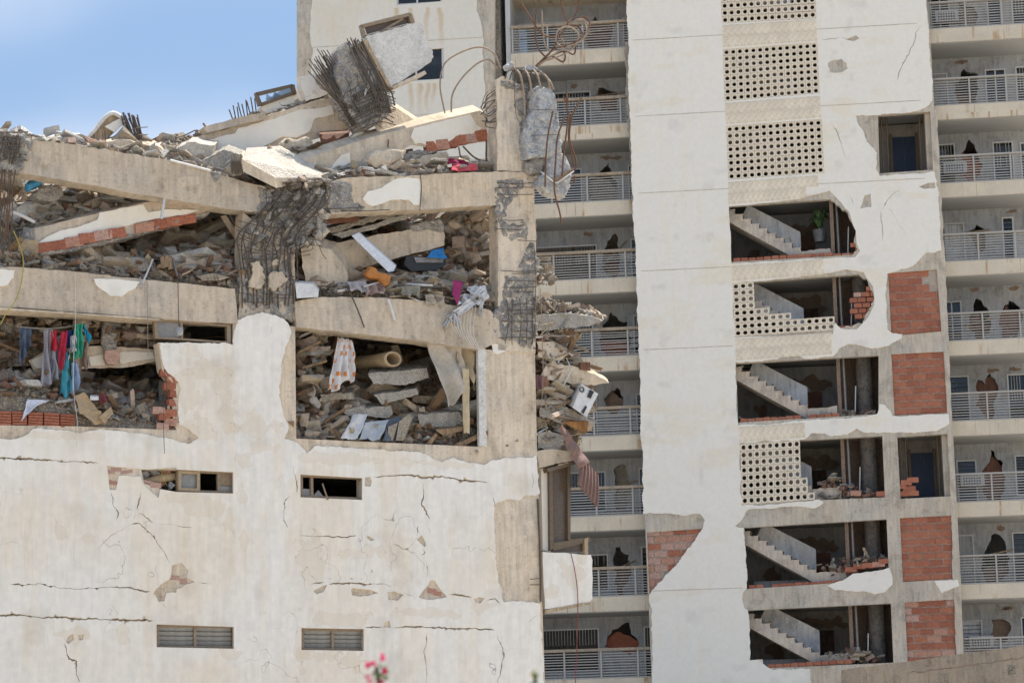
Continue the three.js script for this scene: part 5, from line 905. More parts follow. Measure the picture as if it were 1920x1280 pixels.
{ // broken cabinet with bar bundle on the far left
  const t = fallen('broken_cabinet', 'tilted white edged cabinet panel sticking up on the far left', 'cabinet');
  part(t, 'side_panel', solid(L, [[150, 270, 1.3], [200, 216, 1.3], [210, 212, 1.3], [232, 222, 1.3], [220, 240, 1.3], [176, 282, 1.3]], [[154, 268, 1.6], [204, 214, 1.6], [214, 210, 1.6], [236, 220, 1.6], [224, 238, 1.6], [180, 280, 1.6]]), M.woodPale);
  part(t, 'rim', tube(L, [[146, 274, 1.25], [176, 244, 1.25], [198, 218, 1.25], [212, 212, 1.25], [232, 224, 1.25]], 0.05), M.white);
  part(t, 'shelf', prism(L, [[216, 252], [240, 236], [246, 248], [226, 262]], 1.2, 0.4), M.brownDoor);
  part(t, 'back_board', prism(L, rough([[196, 236], [222, 222], [236, 230], [214, 248]], 0.8, 6, 175), 1.22, 0.05), M.whitePlaster);
  const u = fallen('column_stump', 'bundle of bent column bars beside the tilted cabinet', 'column stump'); const r = rng(181), j = (a) => (r() - 0.5) * a;
  for (let i = 0; i < 22; i++) { const s = i / 21; part(u, 'rebar', tube(L, [[mix(226, 254, s) + j(6), 216 + j(12), 1.15 + j(0.2)], [mix(236, 266, s) + j(4), 252, 1.1], [mix(250, 276, s) + j(4), 292, 1.05]], 0.0135), M.rebar); }
  for (const y of [240, 254, 266, 280]) part(u, 'hoop', tube(L, [[234 + j(6), y + 8, 1.0], [256, y, 0.95], [276, y - 2, 1.05]], 0.01), M.rebar);
  part(u, 'concrete_core', rock(L, [[236, 246], [262, 250], [274, 288], [252, 294], [240, 276]], 1.2, 0.3, { amp: 0.05, freq: 9, seed: 53 }), M.broken);
}
// ---- collapsed slab behind the hanging clothes
{ const t = fallen('fallen_slab', 'sunken white faced floor slab behind the hanging clothes', 'slab');
  const a = [[52, 676], [86, 657], [130, 650], [220, 650], [292, 656], [296, 676], [240, 688], [170, 690], [100, 702], [66, 702]];
  part(t, 'slab_body', solid(L, rough(a, 1.2, 9, 191).map((p) => [p[0], p[1], 0.75]), rough(a, 1.2, 9, 191).map((p) => [p[0] + 8, p[1] - 20, 3.6])), M.bareL);
  part(t, 'plaster', prism(L, rough([[58, 676], [84, 663], [92, 670], [90, 688], [66, 690]], 0.8, 6, 192), 0.72, 0.028), M.whitePlaster); part(t, 'plaster', prism(L, rough([[166, 668], [196, 664], [196, 684], [170, 686]], 0.8, 6, 193), 0.72, 0.028), M.whitePlaster); part(t, 'plaster', prism(L, rough([[220, 660], [286, 660], [290, 672], [226, 682]], 0.8, 6, 194), 0.72, 0.028), M.whitePlaster);
  part(t, 'hanging_wall_piece', rock(L, [[194, 588], [206, 582], [218, 600], [222, 640], [216, 660], [198, 664], [190, 640]], 0.6, 0.12, { amp: 0.03, freq: 9, seed: 54 }), M.broken); part(t, 'hanging_wall_piece', prism(L, rough([[197, 657], [222, 655], [225, 672], [214, 684], [200, 682], [195, 670]], 0.8, 6, 195), 0.55, 0.08), M.bricks[4]);
}
// ---- chunk hanging on the right hand bars
{ const t = fallen('hanging_concrete', 'grey concrete chunk dangling on rusty bars from the right hand column', 'concrete chunk');
  part(t, 'chunk', rock(L, [[1000, 168], [1010, 160], [1038, 164], [1046, 186], [1048, 210], [1052, 240], [1056, 280], [1050, 296], [1020, 294], [990, 296], [986, 262], [990, 228], [1000, 206]], -0.3, 0.42, { amp: 0.05, freq: 7, seed: 61 }), M.brokenPale);
  part(t, 'chunk', rock(L, [[1030, 296], [1050, 284], [1068, 298], [1074, 320], [1070, 352], [1060, 370], [1030, 362], [1010, 346], [1012, 334], [1026, 318]], -0.3, 0.36, { amp: 0.05, freq: 8, seed: 62 }), M.brokenPale);
  part(t, 'chunk', rock(L, [[984, 306], [1000, 294], [1030, 296], [1036, 306], [1020, 322], [996, 326], [984, 320]], -0.15, 0.36, { amp: 0.05, freq: 8, seed: 63 }), M.broken);
  part(t, 'tray', prism(L, [[1044, 334], [1072, 316], [1076, 321], [1046, 342], [1038, 342]], -0.42, 0.06), M.wood); part(t, 'tray_edge', tube(L, [[1014, 322, -0.45], [1042, 343, -0.5], [1043, 343, -0.5], [1076, 321, -0.45]], 0.014), M.white);
  for (const l of [[[963, 126, -0.05], [975, 140, -0.25], [982, 175, -0.25], [984, 215, -0.15]], [[982, 127, -0.1], [992, 145, -0.3], [997, 175, -0.3]], [[1000, 130, -0.1], [1008, 142, -0.3], [1014, 164, -0.3]], [[1012, 134, -0.1], [1026, 146, -0.3], [1032, 166, -0.3]], [[1020, 140, -0.1], [1032, 154, -0.3], [1038, 168, -0.3]]]) part(t, 'rebar', tube(L, l, 0.024), M.rebarPale);
  for (const l of [[[1037, 208, -0.5], [1028, 250, -0.5], [1024, 290, -0.5], [1022, 350, -0.5]], [[1060, 218, -0.45], [1046, 255, -0.5], [1042, 300, -0.5], [1040, 360, -0.5], [1050, 400, -0.4], [1053, 419, -0.4]], [[1066, 212, -0.45], [1062, 250, -0.45], [1056, 300, -0.5], [1054, 330, -0.45]], [[1090, 184, -0.4], [1074, 215, -0.4], [1068, 260, -0.4], [1080, 300, -0.4], [1078, 318, -0.4], [1064, 322, -0.4]], [[1070, 215, -0.4], [1066, 255, -0.4], [1072, 290, -0.4], [1076, 312, -0.4]], [[1056, 182, -0.4], [1064, 192, -0.4], [1062, 170, -0.4], [1066, 230, -0.4]], [[1078, 330, -0.4], [1076, 345, -0.4]]]) part(t, 'rebar', tube(L, l, 0.018), M.rebarRust);
  for (const l of [[[965, 130, -0.05], [966, 200, -0.1], [970, 222, -0.1], [988, 244, -0.1]], [[968, 166, -0.1], [1000, 166, -0.15], [1040, 165, -0.3]], [[968, 186, -0.1], [998, 186, -0.15]], [[1000, 206, -0.36], [1045, 205, -0.36]], [[996, 254, -0.36], [1050, 252, -0.36]]]) part(t, 'tie_wire', tube(L, l, 0.007), M.rebar);
}
{ // bars curling from the column head
  const t = fallen('bent_rebar', 'tangle of bent bars curling above the right hand column', 'rebar');
  for (const l of [[[1004, 124, 0], [1040, 92, -0.1], [1080, 78, -0.1], [1098, 62, -0.1], [1106, 42, -0.05], [1098, 31, 0], [1086, 33, 0.05]], [[1006, 124, 0], [1050, 95, -0.1], [1088, 76, -0.1], [1100, 58, -0.1], [1094, 40, 0], [1080, 36, 0.05]], [[1004, 126, 0.1], [1030, 100, 0], [1044, 78, -0.1], [1048, 58, 0], [1064, 48, 0.1], [1084, 50, 0.1], [1094, 66, 0.1]], [[1008, 124, 0.1], [1036, 104, 0.1], [1060, 96, 0], [1076, 102, 0], [1080, 86, 0]], [[1010, 122, 0], [1035, 106, 0], [1056, 116, 0], [1060, 106, 0], [1056, 95, 0]], [[1022, 106, 0], [1010, 92, 0], [1004, 70, 0], [1004, 42, 0], [1006, 16, 0]], [[1034, 98, 0], [1024, 88, 0], [1018, 60, 0], [1016, 20, 0]], [[1066, 40, 0], [1050, 66, 0], [1020, 66, 0], [1004, 48, 0], [978, 6, 0]], [[1052, 0, 0], [1058, 28, 0], [1066, 40, 0.1], [1080, 26, 0.1], [1087, 0, 0]], [[1020, 112, 0.1], [1060, 90, 0.1], [1092, 74, 0.1], [1104, 54, 0.1], [1092, 36, 0.1], [1070, 44, 0.1], [1052, 62, 0.1], [1058, 84, 0.1]], [[1016, 116, 0], [1052, 104, -0.1], [1076, 88, -0.1], [1084, 64, -0.1], [1068, 50, -0.1], [1046, 58, -0.1], [1044, 80, -0.1], [1060, 92, -0.1]]]) part(t, 'rebar', tube(L, l, 0.019), l.length % 2 ? M.rebarRust : M.rebarPale);
  part(t, 'concrete_remnant', rock(L, [[948, 122], [958, 114], [966, 116], [964, 126], [952, 130]], -0.1, 0.2, { amp: 0.03, freq: 12, seed: 64, cell: 0.025 }), M.brokenPale); part(t, 'concrete_remnant', rock(L, [[984, 126], [992, 121], [1008, 124], [1020, 131], [1018, 137], [1002, 134], [990, 132]], -0.1, 0.2, { amp: 0.03, freq: 12, seed: 65, cell: 0.025 }), M.brokenPale);
  for (let i = 0; i < 7; i++) part(t, 'rebar', tube(L, [[946 + i * 9, 150 + i * 2, 0.05], [952 + i * 9, 134, -0.1], [962 + i * 9, 130 + i, -0.1]], 0.014), M.rebar);
}
{ const t = fallen('bent_rebar', 'two long bars arching across the tower wall from the column head', 'rebar');
  for (const l of [[[938, 128, 0.2], [926, 100, 0.2], [900, 88, 0.3], [850, 105, 0.4], [832, 122, 0.4], [825, 160, 0.4], [834, 212, 0.5]], [[932, 128, 0.2], [918, 112, 0.2], [900, 116, 0.3], [868, 144, 0.4], [848, 178, 0.4], [846, 210, 0.5]]]) part(t, 'rebar', tube(L, l, 0.019), M.rebarPale);
  const r = rng(201), j = (a) => (r() - 0.5) * a; for (let i = 0; i < 14; i++) part(t, 'rebar', tube(L, [[930 + j(6), 160 + i * 6 + j(6), 0.1], [914 + j(8), 175 + i * 5 + j(8), 0.0], [908 + j(14), 200 + i * 2 + j(14), 0.3]], 0.011), i % 3 ? M.rebar : M.rebarPale);
  for (const l of [[[860, 276, 0.6], [866, 296, 0.5], [890, 304, 0.5]], [[868, 274, 0.6], [890, 295, 0.5], [914, 304, 0.4]], [[912, 262, 0.3], [912, 312, 0.3]]]) part(t, 'rebar', tube(L, l, 0.02), M.rebar);
}
// tilted slabs lying over one another along the roof
for (const [p, w, m, l] of [[[[146, 288], [176, 270], [236, 262], [300, 276], [312, 294], [226, 302]], 0.7, M.bareL, 'broad tan slab behind the sagging beam under the bar bundle'], [[[292, 296], [352, 266], [402, 272], [392, 300], [336, 308]], 0.8, M.dusty, 'dusty tilted slab in front of the plastered roof slab'], [[[366, 310], [420, 280], [452, 292], [438, 330], [404, 326]], 0.5, M.slabGrey, 'grey tilted slab left of the sunlit block'], [[[60, 274], [96, 256], [140, 258], [156, 274], [110, 282]], 0.7, M.slabPale, 'pale slab piece on the far left roof edge'], [[[116, 398], [190, 370], [286, 354], [304, 368], [210, 396], [140, 412]], 1.0, M.bareL, 'tan slab slanting under the sagging beam'], [[[0, 404], [40, 384], [104, 378], [120, 392], [60, 414], [10, 424]], 1.0, M.slabPale, 'pale slab lying below the blue sack'], [[[300, 486], [350, 470], [400, 474], [404, 490], [340, 500]], 0.5, M.dusty, 'flat dusty slab in the stone rubble on the left beam'], [[[210, 500], [236, 482], [280, 486], [276, 506], [230, 514]], 0.3, M.slabGrey, 'grey slab lump in the stone rubble on the left beam']])
  single(L, 'broken_slab', solid(L, rough(p, 1.8, 7, p[0][0] + 3).map((q) => [q[0], q[1], w]), rough(p, 1.8, 7, p[0][0] + 3).map((q) => [q[0] + 8, q[1] - 9, w + 0.8])), m, l, 'slab');
// ---------------------------------------------------------------- rubble: the large lumps are things, the rest is one mass for each heap
const chunkG = [0, 1, 2, 3, 4, 5].map((i) => lump(900 + i, 1, 0.75, 0.85)), slabG = [0, 1, 2].map((i) => cornered(920 + i, 1.5, 0.28, 1.1, 0.3)), stickG = [0, 1].map((i) => cornered(930 + i, 2.8, 0.22, 0.3, 0.2)), brickC = cornered(940, 1, 0.5, 0.55, 0.12);
const shapes = [...chunkG, ...slabG, ...stickG, brickC];
const PAL = { mixed: [['grey', 4], ['beige', 6], ['white', 0.7], ['red', 0.4], ['brown', 1.6], ['pink', 0.3]], pale: [['white', 2.6], ['beige', 6], ['grey', 3], ['pink', 1], ['red', 0.3]], clay: [['red', 3], ['beige', 3], ['grey', 2], ['pink', 2], ['white', 0.6]] };
function hue(r, pal) { let s = 0; for (const p of pal) s += p[1]; let x = r() * s; for (const p of pal) { x -= p[1]; if (x <= 0) { const c = HUES[p[0]], k = 0.78 + r() * 0.36; return [p[0], new THREE.Color(c[0] * k, c[1] * k * (0.96 + r() * 0.06), c[2] * k * (0.93 + r() * 0.1))]; } } return ['grey', new THREE.Color(0.4, 0.4, 0.4)]; }
const bigMats = {}; for (const k in HUES) bigMats[k] = [0.8, 1.05].map((f) => mat(HUES[k].map((c) => c * f), k === 'brown' ? texWood : texRub, bumpBroken, 0.03));
const WORD = { grey: 'grey concrete', beige: 'tan mortar', white: 'white plaster', red: 'red clay brick', brown: 'brown wood', pink: 'pinkish brick' };
function pour(F, name, label, spots, pal, seed, nBig, where) {   // spots: [[x, y, z, size]]
  const r = rng(seed), g = new THREE.Group(); g.name = numbered(name); scene.add(g); tag(g, label, 'rubble', null, 'stuff'); g.position.copy(F.O); g.rotation.y = F.th;
  spots.sort((a, b) => b[3] - a[3]);
  const dummy = new THREE.Object3D(), bins = shapes.map(() => []);
  spots.forEach((s, i) => {
    const [h, c] = hue(r, pal); let k = h === 'brown' ? 9 + Math.floor(r() * 2) : h === 'red' || h === 'pink' ? (r() < 0.6 ? 11 : Math.floor(r() * 6)) : h === 'white' ? (r() < 0.5 ? 6 + Math.floor(r() * 3) : Math.floor(r() * 6)) : (r() < 0.8 ? Math.floor(r() * 6) : 6 + Math.floor(r() * 5));
    if (i < nBig && (h === 'grey' || h === 'beige') && r() < 0.45) k = 6 + Math.floor(r() * 3);
    const flat = k > 5 ? 1.1 : 6.2;
    if (i < nBig) {
      const m = shade(new THREE.Mesh(shapes[k], bigMats[h][Math.floor(r() * 2)])); m.name = numbered(h === 'brown' ? 'broken_plank' : h === 'red' || h === 'pink' ? 'loose_brick' : h === 'white' ? 'plaster_fragment' : 'concrete_chunk');
      m.scale.setScalar(s[3]); m.scale.x *= 0.8 + r() * 0.5; m.scale.y *= 0.8 + r() * 0.4; m.position.copy(F.world([s[0], s[1] + s[3] * 0.12, s[2]])); m.rotation.set((r() - 0.5) * flat, r() * 6.28, (r() - 0.5) * flat); scene.add(m);
      tag(m, `${['loose', 'broken'][h === 'white' || h === 'grey' ? 1 : 0]} piece of ${WORD[h]} ${where}`, h === 'brown' ? 'plank' : h === 'red' || h === 'pink' ? 'brick' : 'rubble chunk', `${WORD[h]} pieces ${where}`);
    } else { dummy.position.set(s[0], s[1], s[2]); dummy.rotation.set((r() - 0.5) * flat, r() * 6.28, (r() - 0.5) * flat); dummy.scale.setScalar(s[3]); dummy.scale.x *= 0.7 + r() * 0.7; dummy.scale.y *= 0.7 + r() * 0.5; dummy.updateMatrix(); bins[k].push([dummy.matrix.clone(), c]); }
  });
  bins.forEach((b, k) => { if (!b.length) return; const im = new THREE.InstancedMesh(shapes[k], M.rubble, b.length); im.name = 'debris'; b.forEach(([m, c], i) => { im.setMatrixAt(i, m); im.setColorAt(i, c); }); shade(im); g.add(im); });
  return g;
}
function lineAt(pl, x) { if (x <= pl[0][0]) return pl[0][1]; for (let i = 1; i < pl.length; i++) if (x <= pl[i][0]) return mix(pl[i - 1][1], pl[i][1], (x - pl[i - 1][0]) / (pl[i][0] - pl[i - 1][0] || 1)); return pl[pl.length - 1][1]; }
function size(r, lo, hi) { return lo + (hi - lo) * Math.pow(r(), 2.6); }
// heap between a front line and a back line, both traced in the photograph at their own depth
function heap(F, name, label, where, front, wf, back, wb, n, lo, hi, pal, seed, nBig, bump = 0.12) {
  const a = loc(F, front, wf), b = loc(F, back, wb), r = rng(seed), spots = [];
  const xa = Math.min(a[0][0], b[0][0]), xb = Math.max(a[a.length - 1][0], b[b.length - 1][0]);
  const hgt = (x, s) => { const e = Math.pow(s, 0.8); return mix(lineAt(a, x), lineAt(b, x), e) + bump * 2 * fb3(x * 1.3 + seed, s * 3, 2.2, 3) * Math.min(1, s * 6 + 0.2); };
  const nx = Math.ceil((xb - xa) / 0.14), ns = 16, pos = [], idx = [];
  for (let j = 0; j <= ns; j++) for (let i = 0; i <= nx; i++) { const x = mix(xa, xb, i / nx), s = j / ns; pos.push(x, hgt(x, s) - 0.06, -mix(wf, wb, s)); }
  for (let i = 0; i <= nx; i++) pos.push(mix(xa, xb, i / nx), Math.min(lineAt(a, mix(xa, xb, i / nx)) - 0.35, hgt(mix(xa, xb, i / nx), 0) - 0.2), -wf);
  const N = nx + 1, skirt = (ns + 1) * N;
  for (let j = 0; j < ns; j++) for (let i = 0; i < nx; i++) { const p = j * N + i; idx.push(p, p + 1, p + N + 1, p, p + N + 1, p + N); }
  for (let i = 0; i < nx; i++) idx.push(skirt + i, skirt + i + 1, i + 1, skirt + i, i + 1, i);
  const g = new THREE.BufferGeometry(); g.setAttribute('position', new THREE.Float32BufferAttribute(pos, 3)); g.setIndex(idx); g.computeVertexNormals();
  for (let i = 0; i < n * 1.5; i++) { const x = mix(xa, xb, r()), s = Math.pow(r(), 1.15), k = size(r, lo, hi) * mix(0.4, 1, Math.min(1, s * 5)); spots.push([x, hgt(x, s) - 0.02 + r() * 0.05, -mix(wf, wb, s), k]); }
  for (let i = 0; i < n * 3.6; i++) { const x = mix(xa, xb, r()), s = Math.pow(r(), 2); spots.push([x, hgt(x, s) - 0.03 + r() * 0.03, -mix(wf, wb, s) - 0.04, lo * 0.5 + r() * 0.06]); }
  const gr = pour(F, name, label, spots, pal, seed + 1, nBig, where);
  part(gr, 'debris', boxUV(g), M.bed);
  for (let i = 0; i < Math.min(14, n / 90); i++) { let x = mix(xa, xb, r()), s = r() * 0.6; const pts = []; for (let q = 0; q < 6; q++) { pts.push([x, hgt(x, s) + 0.05 + r() * 0.16, -mix(wf, wb, s)]); x += (r() - 0.5) * 0.7; s = clamp(s + (r() - 0.5) * 0.2); } part(gr, 'debris', tubeL(pts, 0.006 + r() * 0.007, 0, 4), [M.rebar, M.rebarPale, M.white, M.wood][i % 4]); }
  return gr;
}
// loose fill through a traced outline, between two depths
function inside(p, x, y) { let c = false; for (let i = 0, j = p.length - 1; i < p.length; j = i++) if ((p[i][1] > y) !== (p[j][1] > y) && x < (p[j][0] - p[i][0]) * (y - p[i][1]) / (p[j][1] - p[i][1]) + p[i][0]) c = !c; return c; }
function fill(F, name, label, where, poly, w0, w1, n, lo, hi, pal, seed, nBig) {
  const r = rng(seed), xs = poly.map((p) => p[0]), ys = poly.map((p) => p[1]), spots = [];
  while (spots.length < n) { const x = mix(Math.min(...xs), Math.max(...xs), r()), y = mix(Math.min(...ys), Math.max(...ys), r()); if (!inside(poly, x, y)) continue; const w = mix(w0, w1, Math.pow(r(), 0.8)), p = F.p(x, y, w); spots.push([p[0], p[1], p[2], size(r, lo, hi)]); }
  return pour(F, name, label, spots, pal, seed + 1, nBig, where);
}
heap(L, 'rubble', 'grey rubble spilling over the brick sill under the hanging clothes', 'on the brick sill under the clothes', [[-50, 748], [0, 742], [60, 738], [110, 758], [150, 778], [230, 785], [300, 792], [335, 800]], 0.12, [[-50, 660], [60, 690], [110, 716], [200, 718], [320, 724], [340, 730]], 2.4, 1500, 0.04, 0.42, PAL.mixed, 11, 22, 0.1);
heap(L, 'rubble', 'packed boards and rubble above the sunken slab behind the clothes', 'packed above the sunken slab', [[-50, 656], [60, 652], [130, 645], [292, 650], [300, 650]], 0.95, [[-50, 570], [60, 575], [292, 590], [310, 595]], 2.6, 900, 0.05, 0.5, PAL.mixed, 13, 20, 0.1);
heap(L, 'rubble', 'dark rubble far back under the sunken slab', 'far back under the sunken slab', [[-50, 745], [100, 745], [330, 745]], 2.4, [[-50, 640], [100, 690], [330, 690]], 4.5, 500, 0.06, 0.5, PAL.mixed, 15, 0, 0.1);
heap(L, 'rubble', 'rubble packed inside the large opening above the cracked wall', 'inside the large opening', [[548, 826], [620, 828], [700, 832], [800, 836], [918, 842]], 0.2, [[548, 668], [620, 676], [700, 660], [780, 668], [918, 690]], 3.4, 2300, 0.05, 0.6, PAL.mixed, 17, 34, 0.22);
heap(L, 'rubble', 'rubble pressed under the beam at the back of the large opening', 'at the back of the large opening', [[548, 690], [700, 690], [918, 700]], 3.2, [[548, 590], [700, 600], [918, 610]], 5.0, 700, 0.06, 0.6, PAL.mixed, 19, 0, 0.15);
heap(L, 'rubble', 'stone rubble on the left beam below the brick edged slab', 'on the left hand beam', [[-50, 497], [20, 500], [100, 506], [180, 512], [270, 522], [360, 530], [440, 538]], 0.1, [[-50, 440], [60, 462], [130, 480], [215, 470], [300, 436], [380, 400], [440, 380]], 2.4, 1700, 0.04, 0.45, PAL.mixed, 21, 40, 0.14);
heap(L, 'rubble', 'dark rubble under the sagging beam', 'under the sagging beam', [[-50, 470], [100, 470], [440, 440]], 2.4, [[-50, 320], [100, 330], [440, 330]], 4.6, 700, 0.06, 0.5, PAL.mixed, 23, 0, 0.15);
heap(L, 'rubble', 'household rubble on the beam over the large opening', 'on the beam over the large opening', [[550, 562], [600, 556], [650, 552], [720, 552], [800, 560], [870, 570], [925, 580]], 0.12, [[550, 500], [640, 512], [700, 500], [760, 478], [830, 462], [880, 470], [925, 480]], 1.6, 1700, 0.035, 0.36, PAL.mixed, 25, 30, 0.12);
fill(L, 'rubble', 'dark broken masonry jammed beside the right hand column', 'jammed beside the right hand column', [[836, 400], [914, 388], [918, 480], [880, 500], [840, 470]], 0.8, 1.8, 420, 0.06, 0.5, PAL.mixed, 27, 16);
heap(L, 'rubble', 'dim rubble behind the tilted beam', 'behind the tilted beam', [[550, 520], [700, 505], [925, 500]], 1.5, [[550, 390], [700, 385], [925, 380]], 3.6, 900, 0.06, 0.5, PAL.mixed, 29, 0, 0.2);
heap(L, 'rubble', 'dusty rubble on the brick edged slab under the sagging beam', 'on the brick edged slab', [[-50, 452], [20, 440], [60, 430], [210, 396], [310, 376], [440, 362]], 0.6, [[-50, 340], [60, 344], [140, 352], [300, 350], [440, 340]], 3.6, 1300, 0.05, 0.5, PAL.pale, 31, 26, 0.16);
heap(L, 'rubble', 'sunlit rubble along the top of the ruin on the left', 'along the top of the ruin', [[-50, 275], [20, 268], [130, 276], [220, 290], [300, 304], [380, 324], [440, 346]], 0.35, [[-50, 262], [60, 264], [140, 264], [220, 272], [300, 272], [360, 290], [440, 300]], 1.6, 1100, 0.04, 0.34, PAL.pale, 33, 24, 0.06);
heap(L, 'rubble', 'rubble on top of the roof slab', 'on the roof slab', [[285, 278], [340, 268], [430, 242], [500, 218], [560, 200], [640, 182]], 1.7, [[285, 272], [340, 262], [430, 236], [500, 213], [560, 196], [640, 176]], 2.3, 420, 0.03, 0.22, PAL.pale, 35, 8, 0.03);
heap(L, 'rubble', 'rubble on the upper beam under the white topped beam', 'on the upper beam', [[610, 340], [700, 331], [800, 328], [920, 322]], 0.15, [[610, 322], [700, 312], [780, 300], [850, 306], [920, 312]], 1.2, 620, 0.03, 0.34, PAL.pale, 37, 12, 0.05);
heap(L, 'rubble', 'grey rubble behind the sunlit block', 'behind the sunlit block', [[430, 330], [480, 300], [560, 300], [620, 330]], 1.0, [[420, 318], [480, 292], [560, 276], [620, 280]], 1.6, 320, 0.04, 0.3, PAL.mixed, 39, 6, 0.05);
fill(L, 'rubble', 'stones caught in the bent bars over the middle column', 'caught in the bent bars', [[520, 336], [612, 330], [618, 345], [600, 356], [530, 352]], -0.22, 0.2, 130, 0.04, 0.2, PAL.mixed, 41, 8);
// floors squeezed out past the right hand column, layer on layer
const layers = [[[1004, 592], [1060, 586], [1110, 592], [1130, 602], [1100, 612], [1050, 618], [1006, 620]], [[1030, 680], [1075, 686], [1120, 704], [1142, 718], [1100, 722], [1050, 716], [1010, 712]], [[1012, 764], [1050, 758], [1085, 776], [1118, 792], [1090, 800], [1040, 790], [1012, 780]], [[1006, 640], [1036, 640], [1070, 660], [1050, 676], [1008, 668]], [[1006, 812], [1030, 806], [1060, 820], [1050, 842], [1008, 840]]];
const layerWords = ['topmost crushed floor slab jutting past the right hand column', 'crushed floor slab above the dented white appliance', 'crushed floor slab under the dented white appliance', 'short crushed slab under the topmost rubble ledge', 'lowest crushed slab on the balcony roof'];
layers.forEach((p, i) => { const q = rough(p, 2.2, 7, 210 + i); single(L, 'crushed_slab', solid(L, q.map((v) => [v[0], v[1], 0.15]), q.map((v) => [v[0] - 3, v[1] - 7, 1.9])), i === 1 || i === 3 ? M.bareL : M.slabGrey, layerWords[i], 'slab'); });
fill(L, 'rubble', 'pale rubble on the ledge beside the right hand column', 'on the ledge beside the right hand column', [[1004, 566], [1030, 566], [1060, 574], [1092, 578], [1128, 596], [1122, 604], [1060, 600], [1004, 604]], 0.2, 1.9, 700, 0.03, 0.26, PAL.pale, 51, 22);
fill(L, 'rubble', 'crushed rubble hanging down the flank of the ruin', 'hanging down the flank', [[1002, 600], [1050, 604], [1062, 640], [1090, 690], [1100, 720], [1090, 790], [1080, 830], [1050, 846], [1010, 850], [1004, 740]], 0.15, 1.7, 1700, 0.04, 0.4, PAL.mixed, 53, 34);
fill(L, 'rubble', 'splinters on the ledge below the upper balcony', 'on the ledge below the upper balcony', [[1004, 500], [1022, 500], [1044, 522], [1030, 534], [1006, 532]], 0.2, 1.2, 90, 0.03, 0.2, PAL.pale, 55, 4);
fill(L, 'rubble', 'splintered boards down the left edge of the large opening', 'down the left edge of the large opening', [[556, 622], [610, 626], [600, 690], [620, 740], [600, 810], [560, 818]], 0.3, 1.4, 520, 0.04, 0.4, PAL.mixed, 57, 14);
fill(L, 'rubble', 'splintered boards under the left beam', 'under the left hand beam', [[-40, 580], [290, 598], [290, 640], [160, 648], [20, 650], [-40, 700]], 0.6, 1.4, 620, 0.05, 0.42, [['brown', 5], ['beige', 4], ['grey', 3], ['pink', 1]], 59, 22);
for (const [a, b, k] of flights) { const r = rng(770 + k), spots = []; for (let i = 0; i < 46; i++) { const t = Math.pow(r(), 0.7), st = Math.ceil(t * 9) / 9; spots.push([mix(a[0], b[0], t), mix(a[1], b[1], Math.floor(t * 9) / 9) + 0.02, -0.47 - r() * 0.9, 0.03 + 0.12 * Math.pow(r(), 3)]); } pour(T, 'rubble', ['first', 'second', 'third', 'fourth', 'fifth', 'sixth'][k - 3] + ' strewn stair flight from the top, crumbs of plaster on its steps', spots, PAL.pale, 780 + k, 0, 'on the stairs'); }
// stairs of the tower: rubble on the landings
for (const [p, i] of [[[[1535, 905], [1560, 890], [1580, 905], [1650, 925], [1655, 938], [1540, 940]], 0], [[[1530, 1058], [1580, 1045], [1660, 1040], [1668, 1062], [1560, 1080]], 1], [[[1540, 1222], [1600, 1218], [1670, 1236], [1540, 1248]], 2], [[[1390, 790], [1500, 782], [1640, 770], [1640, 778], [1390, 794]], 3]]) fill(T, 'rubble', ['brick rubble on the landing beside the half standing screen', 'brick rubble on the landing above the loose plaster patch', 'brick rubble on the lowest stair landing', 'brick crumbs along the sill of the widest stair opening'][i], ['beside the half standing screen', 'above the loose plaster patch', 'on the lowest stair landing', 'along the widest stair sill'][i], p, 0.15, 0.8, 160, 0.05, 0.3, PAL.clay, 71 + i, 6);
// ---------------------------------------------------------------- household things in the ruin
const hang = (name, label, cat, q, m, o, group) => { if (name.startsWith('hanging_')) { const cx = q.reduce((s, p) => s + p[0], 0) / 4; q = q.map((p, i) => [cx + (p[0] - cx) * (i > 1 ? 1.45 : 1.2), p[1] + (i > 1 ? 3 : 0), p[2] + 0.02 * (i % 2)]); o = { ...o, amp: 0.07, hem: 0.18, nx: 18, ny: 18 }; } return hung(name, label, cat, q, m, o, group); };
const hung = (name, label, cat, q, m, o, group) => single(L, name, cloth(L, ...q, o), m, label, cat, group);
const W = 0.28;
hang('hanging_trousers', 'blue grey trousers hanging at the left of the clothes row', 'trousers', [[36, 612, W], [56, 614, W], [50, 660, W], [38, 682, W]], fabric(0.10, 0.13, 0.19), { folds: 2, seed: 1 });
hang('hanging_shirt', 'light grey shirt hanging beside the red one', 'shirt', [[84, 618, W], [101, 618, W], [106, 704, W], [80, 728, W]], fabric(0.36, 0.35, 0.38), { folds: 2.5, seed: 2 });
hang('hanging_shirt', 'small red top hanging among grey clothes', 'shirt', [[96, 620, W - 0.05], [106, 618, W - 0.05], [106, 646, W - 0.05], [96, 650, W - 0.05]], fabric(0.55, 0.03, 0.05), { folds: 1.5, seed: 3 });
hang('hanging_trousers', 'dark grey trousers hanging in the clothes row', 'trousers', [[98, 640, W], [112, 626, W], [109, 698, W], [95, 716, W]], fabric(0.20, 0.20, 0.23), { folds: 2, seed: 4 });
hang('hanging_shirt', 'long red garment hanging in the clothes row', 'shirt', [[114, 622, W - 0.06], [126, 620, W - 0.06], [120, 680, W - 0.06], [109, 688, W - 0.06]], fabric(0.58, 0.04, 0.08), { folds: 2, seed: 5 });
hang('hanging_shirt', 'dark blue top hanging beside the long red garment', 'shirt', [[123, 620, W - 0.03], [134, 618, W - 0.03], [131, 650, W - 0.03], [124, 652, W - 0.03]], fabric(0.03, 0.07, 0.26), { folds: 1.5, seed: 6 });
